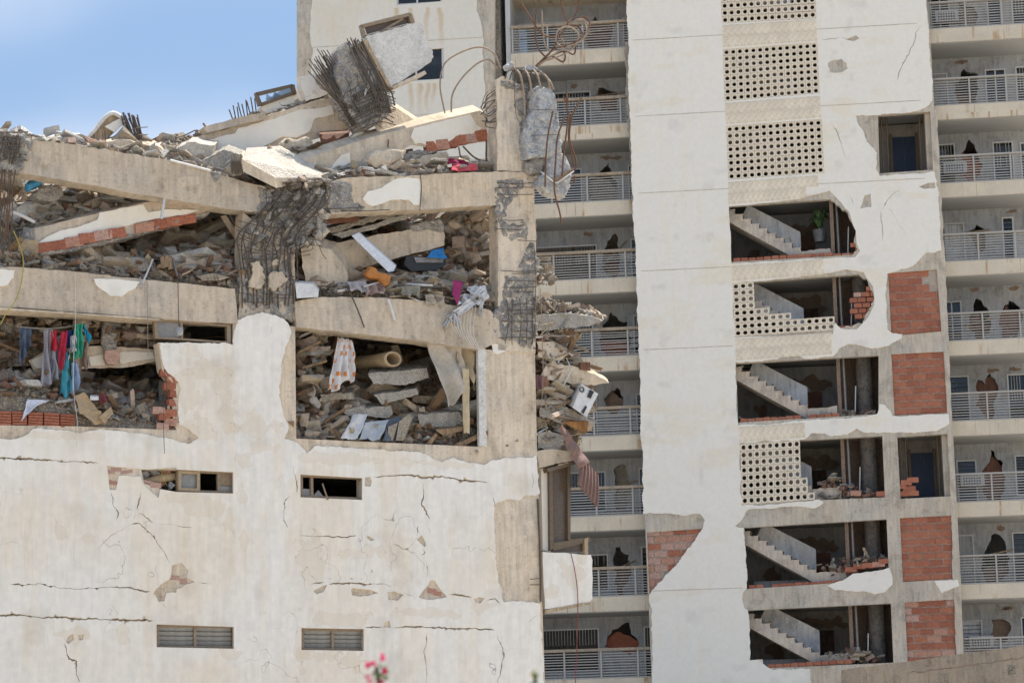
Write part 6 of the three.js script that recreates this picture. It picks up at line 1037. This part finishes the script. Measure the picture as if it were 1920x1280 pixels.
hang('hanging_shirt', 'green printed shirt hanging brightest in the row', 'shirt', [[139, 608, W - 0.1], [154, 606, W - 0.1], [151, 660, W - 0.1], [138, 666, W - 0.1]], fabric(0.05, 0.40, 0.26), { folds: 2, seed: 7 });
hang('hanging_shirt', 'cyan sleeve hanging beside the green shirt', 'shirt', [[153, 606, W - 0.05], [158, 608, W - 0.05], [166, 630, W - 0.05], [160, 636, W - 0.05]], fabric(0.02, 0.30, 0.50), { folds: 1, seed: 8, amp: 0.03 });
hang('hanging_shirt', 'grey white blouse hanging in front of the green shirt', 'shirt', [[134, 630, W - 0.12], [140, 626, W - 0.12], [139, 654, W - 0.12], [129, 662, W - 0.12]], fabric(0.55, 0.54, 0.53), { folds: 2, seed: 9, amp: 0.03 });
hang('hanging_trousers', 'turquoise trousers hanging lowest in the clothes row', 'trousers', [[118, 670, W - 0.08], [126, 650, W - 0.08], [130, 734, W - 0.08], [116, 738, W - 0.08]], fabric(0.08, 0.40, 0.50), { folds: 1.5, seed: 10 });
hang('hanging_shirt', 'dark green garment hanging behind the turquoise trousers', 'shirt', [[128, 660, W], [138, 656, W], [134, 716, W], [126, 722, W]], fabric(0.08, 0.19, 0.12), { folds: 2, seed: 11 });
hang('hanging_trousers', 'pale denim trousers hanging at the right of the turquoise pair', 'trousers', [[136, 680, W - 0.06], [142, 676, W - 0.06], [149, 714, W - 0.06], [134, 732, W - 0.06]], fabric(0.28, 0.38, 0.52), { folds: 1.5, seed: 12 });
hang('hanging_blanket', 'dusty brown blanket hanging right of the green shirt', 'blanket', [[152, 650, W + 0.1], [163, 632, W + 0.1], [162, 684, W + 0.1], [146, 704, W + 0.1]], fabric(0.30, 0.21, 0.16), { folds: 1.5, seed: 13 });
hang('white_cloth', 'white cloth with a dark print draped over the bricks', 'cloth', [[50, 748, 0.05], [94, 750, 0.08], [62, 762, -0.02], [38, 790, -0.02]], fabric(0.72, 0.72, 0.78), { folds: 1.5, seed: 14, amp: 0.05 });
single(L, 'clothes_rail', tube(L, [[30, 612, W], [90, 616, W], [170, 606, W]], 0.016), M.metal, 'thin metal rail holding the hanging clothes', 'rail');
{ const t = thing(L, 'cardboard_box', 'crumpled torn cardboard box on the brick sill', 'cardboard box'); const cb = mat([0.50, 0.35, 0.20], texCloth, null, 0);
  part(t, 'flap', cloth(L, [140, 742, 0.05], [156, 735, 0.05], [188, 772, 0.0], [148, 776, -0.05], { folds: 0.6, amp: 0.05, seed: 21, nx: 6, ny: 6 }), cb); part(t, 'flap', cloth(L, [150, 772, -0.05], [188, 770, -0.05], [200, 790, -0.05], [176, 796, -0.1], { folds: 0.5, amp: 0.05, seed: 22, nx: 6, ny: 6 }), cb); part(t, 'flap', cloth(L, [184, 782, -0.1], [208, 762, 0.0], [211, 776, -0.02], [196, 794, -0.12], { folds: 0.5, amp: 0.03, seed: 23, nx: 5, ny: 5 }), cb); }
single(L, 'paper_box', solid(L, [[168, 743, 0.0], [183, 744, 0.0], [184, 750, 0.0], [169, 750, 0.0]], [[169, 740, 0.2], [184, 741, 0.2], [185, 747, 0.2], [170, 747, 0.2]]), M.white, 'small white paper box above the cardboard', 'box');
hang('checked_cloth', 'dark red cloth bundled behind the cardboard box', 'cloth', [[178, 742, 0.2], [196, 736, 0.2], [207, 750, 0.15], [186, 756, 0.1]], fabric(0.22, 0.06, 0.06), { folds: 2, seed: 24, amp: 0.05 });
single(L, 'metal_sheet', prism(L, [[298, 714], [319, 712], [319, 752], [298, 752]], 0.5, 0.05), M.metal, 'grey sheet panel standing at the torn wall edge', 'panel');
single(L, 'rope', tube(L, [[140, 512, -0.06], [141, 560, -0.1], [140, 620, -0.14], [137, 680, -0.14], [138, 740, -0.14], [144, 790, -0.14], [143, 840, -0.06]], 0.005), M.white, 'white cord hanging down the front of the clothes', 'cord');
single(L, 'rope', tube(L, [[275, 525, -0.08], [276, 590, -0.1], [277, 668, -0.1]], 0.006), M.rebarPale, 'thin cord hanging beside the buried window', 'cord');
single(L, 'yellow_strap', tube(L, [[24, 432, -0.08], [34, 455, -0.1], [43, 492, -0.1], [30, 560, -0.12], [12, 585, -0.12], [0, 608, -0.12]], 0.011), mat([0.46, 0.38, 0.10], texCloth), 'yellow strap hanging over the left beam', 'strap');
single(L, 'cable_box', tube(L, [[333, 520, -0.07], [334, 580, -0.09], [335, 622, -0.1], [335, 634, -0.1]], 0.008), M.rebar, 'dark cable with a fitting hanging over the buried window', 'cable');
single(L, 'lamp_fitting', lump(77, 0.16, 0.2, 0.12), M.brokenPale, 'pale fitting dangling at the buried window', 'fitting').position.copy(L.world(LP(336, 630, -0.12)));
single(L, 'cable', tube(L, [[307, 694, -0.06], [312, 720, -0.12], [307, 760, -0.1], [306, 800, -0.1], [308, 850, -0.06]], 0.006), M.rebar, 'cable hanging from the torn wall edge', 'cable');
single(L, 'blue_sack', rock(L, [[48, 344], [60, 336], [78, 334], [80, 344], [66, 352], [54, 358]], 0.6, 0.2, { amp: 0.04, freq: 7, seed: 71 }), fabric(0.08, 0.36, 0.62), 'bright blue plastic sack under the sagging beam', 'sack');
single(L, 'boulder', rock(L, [[58, 366], [74, 350], [100, 344], [118, 352], [122, 364], [100, 376], [72, 374]], 0.55, 0.4, { amp: 0.05, freq: 6, seed: 72 }), M.broken, 'grey boulder beside the blue sack', 'boulder');
single(L, 'pipe', tube(L, [[20, 396, 0.2], [40, 404, 0.2], [64, 416, 0.2]], 0.035, 8), M.frameWhite, 'white pipe lying at the end of the brick edged slab', 'pipe');
single(L, 'timber_sheet', solid(L, [[368, 518, -0.05], [400, 512, 0.05], [430, 520, 0.0], [410, 526, -0.05], [380, 526, -0.1]], [[366, 515, 0.5], [398, 510, 0.5], [428, 517, 0.5], [408, 522, 0.5], [378, 522, 0.5]]), M.woodPale, 'warped timber sheet on the left beam', 'timber');
for (const [a, b, m, l] of [[[286, 486], [266, 532], M.frameWhite, 'pale strip leaning on the left beam'], [[324, 484], [332, 518], M.metal, 'metal strip standing in the stone rubble'], [[262, 520], [264, 540], M.frameWhite, 'short white strip on the edge of the left beam'], [[360, 506], [340, 516], M.woodPale, 'pale stick lying in the stone rubble']]) single(L, 'loose_strip', tube(L, [[a[0], a[1], 0.1], [b[0], b[1], -0.1]], 0.02, 4), m, l, 'strip');
for (const [x, y, k] of [[304, 490, 0], [312, 488, 1], [318, 492, 2]]) single(L, 'broken_plank', solid(L, [[x - 4, y - 8, 0.1], [x + 3, y - 10, 0.1], [x + 5, y + 12, 0.05], [x - 3, y + 13, 0.05]], [[x - 3, y - 10, 0.25], [x + 4, y - 12, 0.25], [x + 6, y + 10, 0.25], [x - 2, y + 11, 0.25]]), M.wood, 'short brown plank standing upright in the stone rubble', 'plank', 'upright planks in the stone rubble');
// bay right of the bent column
single(L, 'white_board', solid(L, [[659, 442, 0.15], [672, 436, 0.15], [742, 500, 0.05], [738, 508, 0.02], [728, 510, 0.05]], [[660, 440, 0.33], [673, 434, 0.33], [743, 497, 0.25], [739, 505, 0.25], [729, 507, 0.25]]), M.whiteFoam, 'long white foam board leaning on the tilted beam', 'board');
single(L, 'orange_cushion', rock(L, [[686, 512], [694, 498], [708, 502], [720, 512], [736, 516], [734, 532], [722, 538], [712, 524], [694, 522]], -0.05, 0.26, { amp: 0.05, freq: 5, seed: 73, cell: 0.025 }), mat([0.50, 0.20, 0.055], texCloth, null, 0), 'crumpled orange cushion in front of the white board', 'cushion');
single(L, 'bent_metal_sheet', solid(L, [[553, 530, -0.12], [586, 532, -0.12], [597, 544, -0.14], [596, 557, -0.14], [556, 559, -0.14]], [[556, 526, 0.2], [588, 528, 0.2], [598, 540, 0.2], [597, 552, 0.2], [558, 554, 0.2]]), M.white, 'bent white metal panel beside the broken column', 'panel');
single(L, 'blue_bag', cloth(L, [806, 470, 0.5], [830, 464, 0.5], [840, 482, 0.35], [800, 484, 0.4], { folds: 1.5, amp: 0.06, seed: 31 }), fabric(0.04, 0.25, 0.60), 'blue plastic bag in the rubble under the tilted beam', 'bag');
{ const t = thing(L, 'appliance', 'dark appliance lying under the blue bag', 'appliance'); part(t, 'casing', prism(L, [[762, 480], [836, 482], [836, 496], [820, 506], [772, 508], [758, 496]], 0.5, 0.4), M.black); part(t, 'trim', prism(L, [[776, 482], [832, 484], [830, 492], [780, 492]], 0.47, 0.03), M.metal); }
single(L, 'magenta_frame', solid(L, [[850, 526, -0.12], [867, 530, -0.12], [862, 556, -0.14], [858, 572, -0.14], [848, 552, -0.14]], [[851, 524, 0.0], [868, 528, 0.0], [863, 554, 0.0], [859, 570, 0.0], [849, 550, 0.0]]), mat([0.30, 0.01, 0.11], texCloth, null, 0, 0.5), 'magenta plastic panel upright in the rubble', 'panel');
{ const t = thing(L, 'torn_sheet', 'shredded white plastic sheet trailing over the beam', 'plastic sheet'), pl = fabric(0.70, 0.69, 0.68); [[[896, 536], [912, 540], [884, 572], [872, 566]], [[908, 544], [918, 556], [900, 576], [888, 566]], [[880, 560], [892, 570], [862, 590], [850, 584]], [[862, 576], [872, 584], [846, 602], [836, 596]], [[898, 560], [906, 566], [902, 590], [896, 588]], [[848, 586], [860, 592], [864, 612], [856, 614]], [[838, 596], [844, 600], [836, 618], [832, 612]]].forEach((q, i) => part(t, 'shred', cloth(L, ...q.map((p) => [p[0], p[1], -0.1 - 0.02 * (i % 3)]), { folds: 2, seed: 300 + i, amp: 0.05, hem: 0.14, nx: 7, ny: 9 }), pl)); }
for (let i = 0; i < 8; i++) single(L, 'plastic_strand', tube(L, [[850 + i * 6, 580 - i, -0.12], [846 + i * 6, 604 + i * 3, -0.17], [858 + i * 6, 628 + i * 4, -0.15]], 0.006), M.white, 'white plastic strand trailing from the shredded sheet', 'strand', 'strands of the shredded white sheet');
{ const r = rng(801); for (let i = 0; i < 26; i++) { const x = 650 + r() * 262, y = 522 + r() * 34 + (x - 650) * 0.07, a = r() * 3.1, l = 8 + r() * 22; single(L, 'splinter', tube(L, [[x - Math.cos(a) * l, y - Math.sin(a) * l * 0.5, 0.1 + r() * 0.2], [x + Math.cos(a) * l, y + Math.sin(a) * l * 0.5, -0.1]], 0.012 + r() * 0.014, 4), [M.woodPale, M.white, M.wood, M.metal, M.rebarPale][i % 5], 'thin splinter or strip strewn on the beam over the large opening', 'strip', 'strips strewn over the large opening'); } }
for (const [x, y, s, c, l] of [[812, 560, 1, [0.55, 0.46, 0.34], 'tan ragged cloth'], [770, 545, 2, [0.36, 0.32, 0.24], 'olive cushion'], [895, 545, 3, [0.72, 0.70, 0.68], 'white paper bundle'], [700, 540, 4, [0.42, 0.28, 0.24], 'dusty pink cloth'], [872, 560, 5, [0.78, 0.76, 0.74], 'crumpled white bag'], [670, 536, 6, [0.50, 0.45, 0.44], 'grey striped cloth']]) hang('loose_cloth', l + ' in the rubble over the large opening', 'cloth', [[x - 18, y - 8, 0.05], [x + 16, y - 10, 0.05], [x + 20, y + 12, -0.1], [x - 14, y + 10, -0.1]], fabric(...c), { folds: 2, seed: 40 + s, amp: 0.08, hem: 0.1 });
single(L, 'white_pipe', tube(L, [[728, 562, -0.12], [734, 580, -0.14], [740, 600, -0.12]], 0.03, 8), M.white, 'white pipe poking down over the beam front', 'pipe');
single(L, 'loose_strip', tube(L, [[652, 540, -0.08], [668, 575, -0.12], [683, 614, -0.1]], 0.016, 4), M.rebar, 'dark stick hanging down the front of the beam', 'strip');
// large opening
single(L, 'curtain', cloth(L, [634, 632, 0.15], [660, 638, 0.15], [664, 718, 0.08], [612, 728, 0.08], { folds: 3, seed: 51, amp: 0.09, hem: 0.2, nx: 24, ny: 18 }), mat([1, 1, 1], texDot, null, 0, 1), 'white curtain with orange blocks hanging in the large opening', 'curtain');
{ const t = thing(L, 'cardboard_tube', 'wide tan tube with a dark mouth in the large opening', 'tube'); const c = LP(716, 676, 0.5); const g = new THREE.LatheGeometry([[0.165, 0], [0.215, 0.0], [0.22, 0.02], [0.15, 1.2], [0.11, 1.2], [0.165, 0]].map((p) => new THREE.Vector2(...p)), 24); g.rotateX(-Math.PI / 2); g.rotateY(0.3); g.rotateX(0.1); g.scale(1.05, 0.72, 1); g.translate(c[0] + 0.14, c[1], c[2] + 0.25); part(t, 'tube_wall', boxUV(g), M.pipeTan); }
single(L, 'hanging_veneer', cloth(L, [798, 638, 0.1], [862, 648, 0.15], [884, 738, 0.1], [836, 754, 0.02], { folds: 1.6, seed: 53, amp: 0.12, hem: 0.25, nx: 20, ny: 20 }), mat([0.52, 0.46, 0.38], texCloth, null, 0), 'torn beige panel hanging in the large opening', 'panel');
single(L, 'hanging_veneer', cloth(L, [850, 650, 0.22], [897, 656, 0.3], [896, 726, 0.25], [866, 700, 0.15], { folds: 1.2, seed: 54, amp: 0.14, hem: 0.3, nx: 18, ny: 18 }), mat([0.55, 0.43, 0.27], texCloth, null, 0), 'curled tan veneer sheet behind the beige panel', 'panel');
single(L, 'hanging_strip', cloth(L, [868, 690, 0.02], [880, 692, 0.02], [880, 812, 0.02], [869, 812, 0.02], { folds: 0.5, seed: 55, amp: 0.04, nx: 5 }), mat([0.60, 0.48, 0.30], texCloth, null, 0), 'long tan veneer strip hanging at the right of the opening', 'strip');
single(L, 'opening_jamb', prism(L, [[896, 652], [911, 654], [913, 838], [899, 836]], -0.02, 0.1), M.slabPale, 'whitewashed jamb board at the right of the large opening', 'jamb');
{ const t = thing(L, 'sheet_metal', 'crumpled white sheet metal at the sill of the opening', 'sheet metal'); part(t, 'sheet', cloth(L, [664, 776, 0.2], [690, 776, 0.2], [668, 824, -0.02], [638, 822, -0.02], { folds: 1.2, seed: 56, amp: 0.06, nx: 8, ny: 8 }), M.white); part(t, 'sheet', cloth(L, [684, 792, 0.15], [728, 786, 0.2], [712, 826, -0.02], [672, 824, -0.02], { folds: 1, seed: 57, amp: 0.06, nx: 8, ny: 8 }), mat([0.5, 0.51, 0.52], texCloth, null, 0, 0.5)); part(t, 'dark_sheet', cloth(L, [728, 786, 0.2], [752, 780, 0.25], [744, 826, 0.05], [716, 828, 0.0], { folds: 0.8, seed: 58, amp: 0.05, nx: 8, ny: 8 }), mat([0.09, 0.10, 0.12], null, null, 0, 0.5)); }
for (const [q, m, l] of [[[[784, 776], [860, 772], [868, 790], [850, 800], [786, 800]], M.slabGrey, 'pale concrete lump at the right of the opening'], [[[682, 766], [732, 760], [736, 776], [728, 784], [690, 780]], M.slabGrey, 'tan concrete lump behind the sheet metal'], [[[640, 770], [680, 760], [690, 776], [660, 782]], M.slabGrey, 'small broken slab left of the sheet metal'], [[[700, 740], [780, 728], [784, 740], [716, 758]], M.slabGrey, 'long broken slab in the middle of the opening'], [[[690, 700], [800, 690], [804, 708], [760, 722], [700, 720]], M.slabGrey, 'broken slab with brick below the tan tube'], [[[600, 740], [660, 736], [664, 748], [606, 752]], M.dust, 'dusty slab on the left of the opening']])
  single(L, 'broken_slab', solid(L, rough(q, 1.6, 8, q[0][0]).map((p) => [p[0], p[1], 0.35]), rough(q, 1.6, 8, q[0][0]).map((p) => [p[0] + 5, p[1] - 12, 1.2])), m, l, 'slab');
for (const [q, l] of [[[[748, 790], [766, 776], [772, 784], [756, 826], [742, 826]], 'hollow ribbed clay block standing on the sill'], [[[728, 800], [746, 792], [736, 826], [726, 826]], 'narrow brown block beside the ribbed clay block']]) single(L, 'clay_block', solid(L, q.map((p) => [p[0], p[1], 0.05]), q.map((p) => [p[0] + 4, p[1] - 3, 0.3])), M.dust, l, 'clay block');
for (const [q, l] of [[[[816, 806], [868, 800], [866, 808], [830, 816]], 'brown board lying on the sill near the strip'], [[[800, 830], [816, 812], [820, 816], [808, 834]], 'small brown board leaning on the sill'], [[[850, 834], [900, 812], [902, 820], [868, 836]], 'brown board at the right end of the sill']]) single(L, 'brown_board', solid(L, q.map((p) => [p[0], p[1], 0.1]), q.map((p) => [p[0] + 3, p[1] - 4, 0.35])), M.wood, l, 'board');
for (const [x0, y0, x1, y1, l] of [[560, 660, 600, 640, 'first'], [566, 690, 612, 676, 'second']]) single(L, 'broken_plank', tube(L, [[x0, y0, 0.2], [x1, y1, 0.1]], 0.03, 4), M.wood, l === 'first' ? 'splintered plank at the top left of the opening' : 'splintered plank lower at the left of the opening', 'plank');
// red cloth on the upper beam
hang('red_cloth', 'dark red cloth bundle on the upper beam', 'cloth', [[838, 296, 0.2], [872, 300, 0.2], [890, 316, 0.1], [846, 320, 0.1]], fabric(0.24, 0.02, 0.06), { folds: 2, seed: 61, amp: 0.08 });
hang('red_cloth', 'bright coral cloth in front of the dark red bundle', 'cloth', [[852, 308, 0.1], [894, 306, 0.1], [896, 318, 0.0], [844, 322, 0.0]], fabric(0.62, 0.10, 0.12), { folds: 2, seed: 62, amp: 0.05 });
// flank debris
{ const t = thing(L, 'washing_appliance', 'dented white appliance casing tipped on its side in the flank debris', 'appliance');
  part(t, 'casing', solid(L, [[1074, 764, -0.1], [1092, 720, -0.1], [1122, 738, -0.1], [1100, 782, -0.1]], [[1064, 758, 0.35], [1084, 716, 0.35], [1112, 732, 0.35], [1090, 776, 0.35]]), M.white);
  part(t, 'opening', solid(L, [[1101, 744, -0.12], [1106, 730, -0.12], [1114, 734, -0.12], [1108, 747, -0.12]], [[1101, 744, -0.08], [1106, 730, -0.08], [1114, 734, -0.08], [1108, 747, -0.08]]), M.black); part(t, 'opening', solid(L, [[1090, 772, -0.12], [1098, 760, -0.12], [1101, 763, -0.12], [1094, 776, -0.12]], [[1090, 772, -0.08], [1098, 760, -0.08], [1101, 763, -0.08], [1094, 776, -0.08]]), M.black);
  const c = LP(1091, 730, -0.12), g = new THREE.TorusGeometry(0.05, 0.012, 8, 20); g.translate(...c); part(t, 'port', boxUV(g), M.black); }
{ // corrugated roofing sheet, torn in two
  const t = thing(L, 'corrugated_sheet', 'red brown corrugated roofing sheet hanging over the bay window', 'roofing sheet');
  const sheet = (tl, tr, br, bl, ribs) => {
    const A = [tl, tr, br, bl].map((p) => L.p(...p)), nu = ribs * 8, nv = 10, pos = [], idx = [];
    for (let s = 0; s < 2; s++) for (let j = 0; j <= nv; j++) for (let i = 0; i <= nu; i++) { const u = i / nu, v = j / nv, q = [0, 1, 2].map((k) => mix(mix(A[0][k], A[1][k], u), mix(A[3][k], A[2][k], u), v)); pos.push(q[0], q[1] + 0.012 * n3(u * 6, v * 4, 1), q[2] + 0.024 * Math.sin(u * ribs * 6.283) + 0.05 * Math.sin(v * 3) - s * 0.008); }
    const N = nu + 1, Q = N * (nv + 1); for (let j = 0; j < nv; j++) for (let i = 0; i < nu; i++) { const a = j * N + i; idx.push(a, a + N, a + N + 1, a, a + N + 1, a + 1, Q + a, Q + a + N + 1, Q + a + N, Q + a, Q + a + 1, Q + a + N + 1); }
    const b = new THREE.BufferGeometry(); b.setAttribute('position', new THREE.Float32BufferAttribute(pos, 3)); b.setIndex(idx); b.computeVertexNormals(); return boxUV(b);
  };
  part(t, 'upper_sheet', sheet([1106, 866, -0.1], [1054, 794, -0.1], [1048, 802, -0.15], [1084, 880, -0.2], 3), M.roofRed);
  part(t, 'lower_sheet', sheet([1122, 890, 0.05], [1088, 852, -0.1], [1082, 906, -0.2], [1121, 954, -0.05], 6), M.roofRed); }
single(L, 'timber_board', prism(L, [[1088, 678], [1107, 679], [1106, 694], [1088, 692]], 0.1, 0.06), M.brownDoor, 'small red brown board above the dented appliance', 'panel');
single(L, 'timber_strip', solid(L, [[1054, 790, 0.0], [1104, 790, 0.0], [1100, 812, 0.0], [1070, 800, 0.0]], [[1054, 786, 0.4], [1104, 786, 0.4], [1100, 806, 0.4], [1070, 796, 0.4]]), mat([0.40, 0.19, 0.06], texWood), 'orange brown timber under the dented appliance', 'timber');
hang('patterned_cloth', 'dark patterned cloth caught at the column in the flank debris', 'cloth', [[1004, 702, 0.1], [1020, 704, 0.1], [1020, 728, 0.1], [1004, 728, 0.1]], fabric(0.20, 0.10, 0.10), { folds: 1.5, seed: 63, amp: 0.04 });
{ const r = rng(811); for (let i = 0; i < 30; i++) { const x = 1010 + r() * 70, y = 600 + r() * 230, a = r() * 3.1, l = 10 + r() * 24; single(L, 'splinter', tube(L, [[x - Math.cos(a) * l, y - Math.sin(a) * l * 0.6, 0.0 + r() * 0.4], [x + Math.cos(a) * l, y + Math.sin(a) * l * 0.6, 0.1]], 0.01 + r() * 0.018, 4), [M.woodPale, M.rebarPale, M.wood, M.metal, M.white][i % 5], 'thin splinter or bar sticking out of the flank debris', 'strip', 'strips in the flank debris'); } }
single(L, 'cable', tube(L, [[1013, 540, -0.1], [1017, 640, -0.15], [1018, 720, -0.15], [1012, 790, -0.1]], 0.008), M.rebarPale, 'pale cable hanging down the flank debris', 'cable');
single(L, 'cable', tube(L, [[1070, 1036, 0.0], [1076, 1060, 0.02], [1083, 1110, 0.05], [1082, 1200, 0.05], [1078, 1300, 0.05]], 0.009), mat([0.22, 0.05, 0.05]), 'dark red cable hanging over the balcony parapet', 'cable');
// plant on the stairs
{ const t = thing(T, 'potted_plant', 'leafy green potted plant on the upper stair landing', 'plant'); const c = TP(1538, 445, 1.2); const g = new THREE.CylinderGeometry(0.26, 0.2, 0.45, 14); g.translate(c[0], c[1] + 0.05, c[2]); part(t, 'pot', boxUV(g), M.slat);
  const r = rng(821), leaf = mat([0.055, 0.12, 0.035], texCloth, null, 0, 0.8); for (let i = 0; i < 26; i++) { const a = r() * 6.28, l = 0.3 + r() * 0.4, h = 0.35 + r() * 0.5; const p0 = [c[0], c[1] + 0.25, c[2]], p1 = [c[0] + Math.cos(a) * l * 0.5, c[1] + 0.25 + h, c[2] + Math.sin(a) * l * 0.5], p2 = [c[0] + Math.cos(a) * l, c[1] + 0.2 + h * 0.75, c[2] + Math.sin(a) * l]; const s = new THREE.Vector3(-Math.sin(a), 0, Math.cos(a)).multiplyScalar(0.06), A = new THREE.Vector3(...p0), B = new THREE.Vector3(...p1), C = new THREE.Vector3(...p2), pos = []; const push = (...v) => v.forEach((q) => pos.push(q.x, q.y, q.z)); const B1 = B.clone().add(s), B2 = B.clone().sub(s), up = new THREE.Vector3(0, -0.008, 0); push(A, B1, B2, B1, C, B2); push(A.clone().add(up), B2.clone().add(up), B1.clone().add(up), B1.clone().add(up), B2.clone().add(up), C.clone().add(up)); const lg = new THREE.BufferGeometry(); lg.setAttribute('position', new THREE.Float32BufferAttribute(pos, 3)); lg.computeVertexNormals(); part(t, 'leaf', boxUV(lg), leaf); } }
// ---------------------------------------------------------------- sloping concrete wall in the near right
{ const t = thing(T, 'sloping_wall', 'weathered concrete wall top sloping across the lower right', 'wall'); const F = new Frame(-12, 1750, 1250, 78); things.pop(); things.push([t, F]);
  part(t, 'wall_body', prism(F, rough([[1578, 1256], [1650, 1246], [1740, 1234], [1830, 1222], [1960, 1206], [1960, 1420], [1576, 1420]], 0.7, 12, 222), 0, 0.5), M.groundwall);
  const a = F.p(1578, 1380), b = F.p(1960, 1380); part(t, 'wall_base', boxL(a[0] - 4, b[0] + 6, 0, a[1], -0.5, -0.01), M.groundwall);
  part(t, 'fissure', prism(F, crack([[1700, 1262], [1780, 1252], [1850, 1243], [1925, 1232]], 1.4, 5), -0.004, 0.003), M.shaft); part(t, 'fissure', prism(F, crack([[1622, 1254], [1630, 1300]], 2, 6), -0.004, 0.003), M.masonry);
  for (const [x, y] of [[1897, 1256], [1770, 1274]]) part(t, 'patch', rock(F, [[x - 10, y - 10], [x + 8, y - 10], [x + 10, y + 8], [x - 6, y + 10]], -0.02, 0.1, { amp: 0.03, freq: 9, seed: x, cell: 0.03, round: 0.03 }), M.brokenWarm); }
// ---------------------------------------------------------------- out of focus flowering shrub close to the camera
function shrub(px, py, depth, label, pink, n, spread) {
  const F = new Frame(0, px, py, depth), t = thing(F, 'flowering_shrub', label, 'shrub'), r = rng(px), top = F.p(px, py), stem = mat([0.07, 0.06, 0.03]), green = mat([0.10, 0.17, 0.02], null, null, 0, 0.8), bract = mat([0.60, 0.008, 0.11], null, null, 0, 0.8), yellow = mat([0.55, 0.42, 0.04], null, null, 0, 0.8);
  part(t, 'stem', tubeL([[top[0] + 0.15, 0, -0.1], [top[0] + 0.1, top[1] * 0.5, -0.05], [top[0] + 0.02, top[1] * 0.9, 0], [top[0], top[1], 0]], 0.005), stem);
  const petal = (x, y, z, s, m, nm) => { const h = new THREE.SphereGeometry(1, 8, 6); s *= depth / 12; h.scale(s, s * 0.75, s * 0.28); const o = place(t, nm, boxUV(h), m, x, y, z, r() * 3, r() * 3, r() * 3); };
  const q = (x, y) => F.p(x, y);
  if (pink) { for (const [x, y, k] of [[718, 1231, 5], [690, 1246, 6], [701, 1246, 5], [722, 1258, 5], [694, 1272, 5], [714, 1280, 5]]) { const p = q(x, y); for (let i = 0; i < k; i++) petal(p[0] + (r() - 0.5) * 0.013, p[1] + (r() - 0.5) * 0.013, (r() - 0.5) * 0.03, 0.010 + r() * 0.005, bract, 'bract'); }
    for (const [x, y] of [[712, 1247], [706, 1258], [716, 1264], [700, 1262], [708, 1272], [704, 1284], [720, 1252]]) { const p = q(x, y); petal(p[0], p[1], -0.01, 0.016, green, 'leaf'); petal(p[0] + 0.01, p[1] - 0.01, 0.01, 0.013, green, 'leaf'); } }
  else for (let i = 0; i < 7; i++) { const p = q(px + (r() - 0.5) * 12, py + (r() - 0.2) * 24); petal(p[0], p[1], (r() - 0.5) * 0.02, 0.014, i % 2 ? yellow : green, 'leaf'); }
  for (let i = 0; i < n; i++) { const h = 0.3 + r() * (top[1] - 0.55); petal(top[0] + (r() - 0.5) * spread, h, (r() - 0.5) * spread, 0.03, green, 'leaf'); }
}
shrub(706, 1250, 7, 'blurred shrub tip with bright pink flowers at the bottom edge', true, 60, 0.7);
shrub(1002, 1262, 7, 'blurred yellow green shrub tip at the bottom edge', false, 60, 0.6);
settle();
renderer.render(scene, camera);
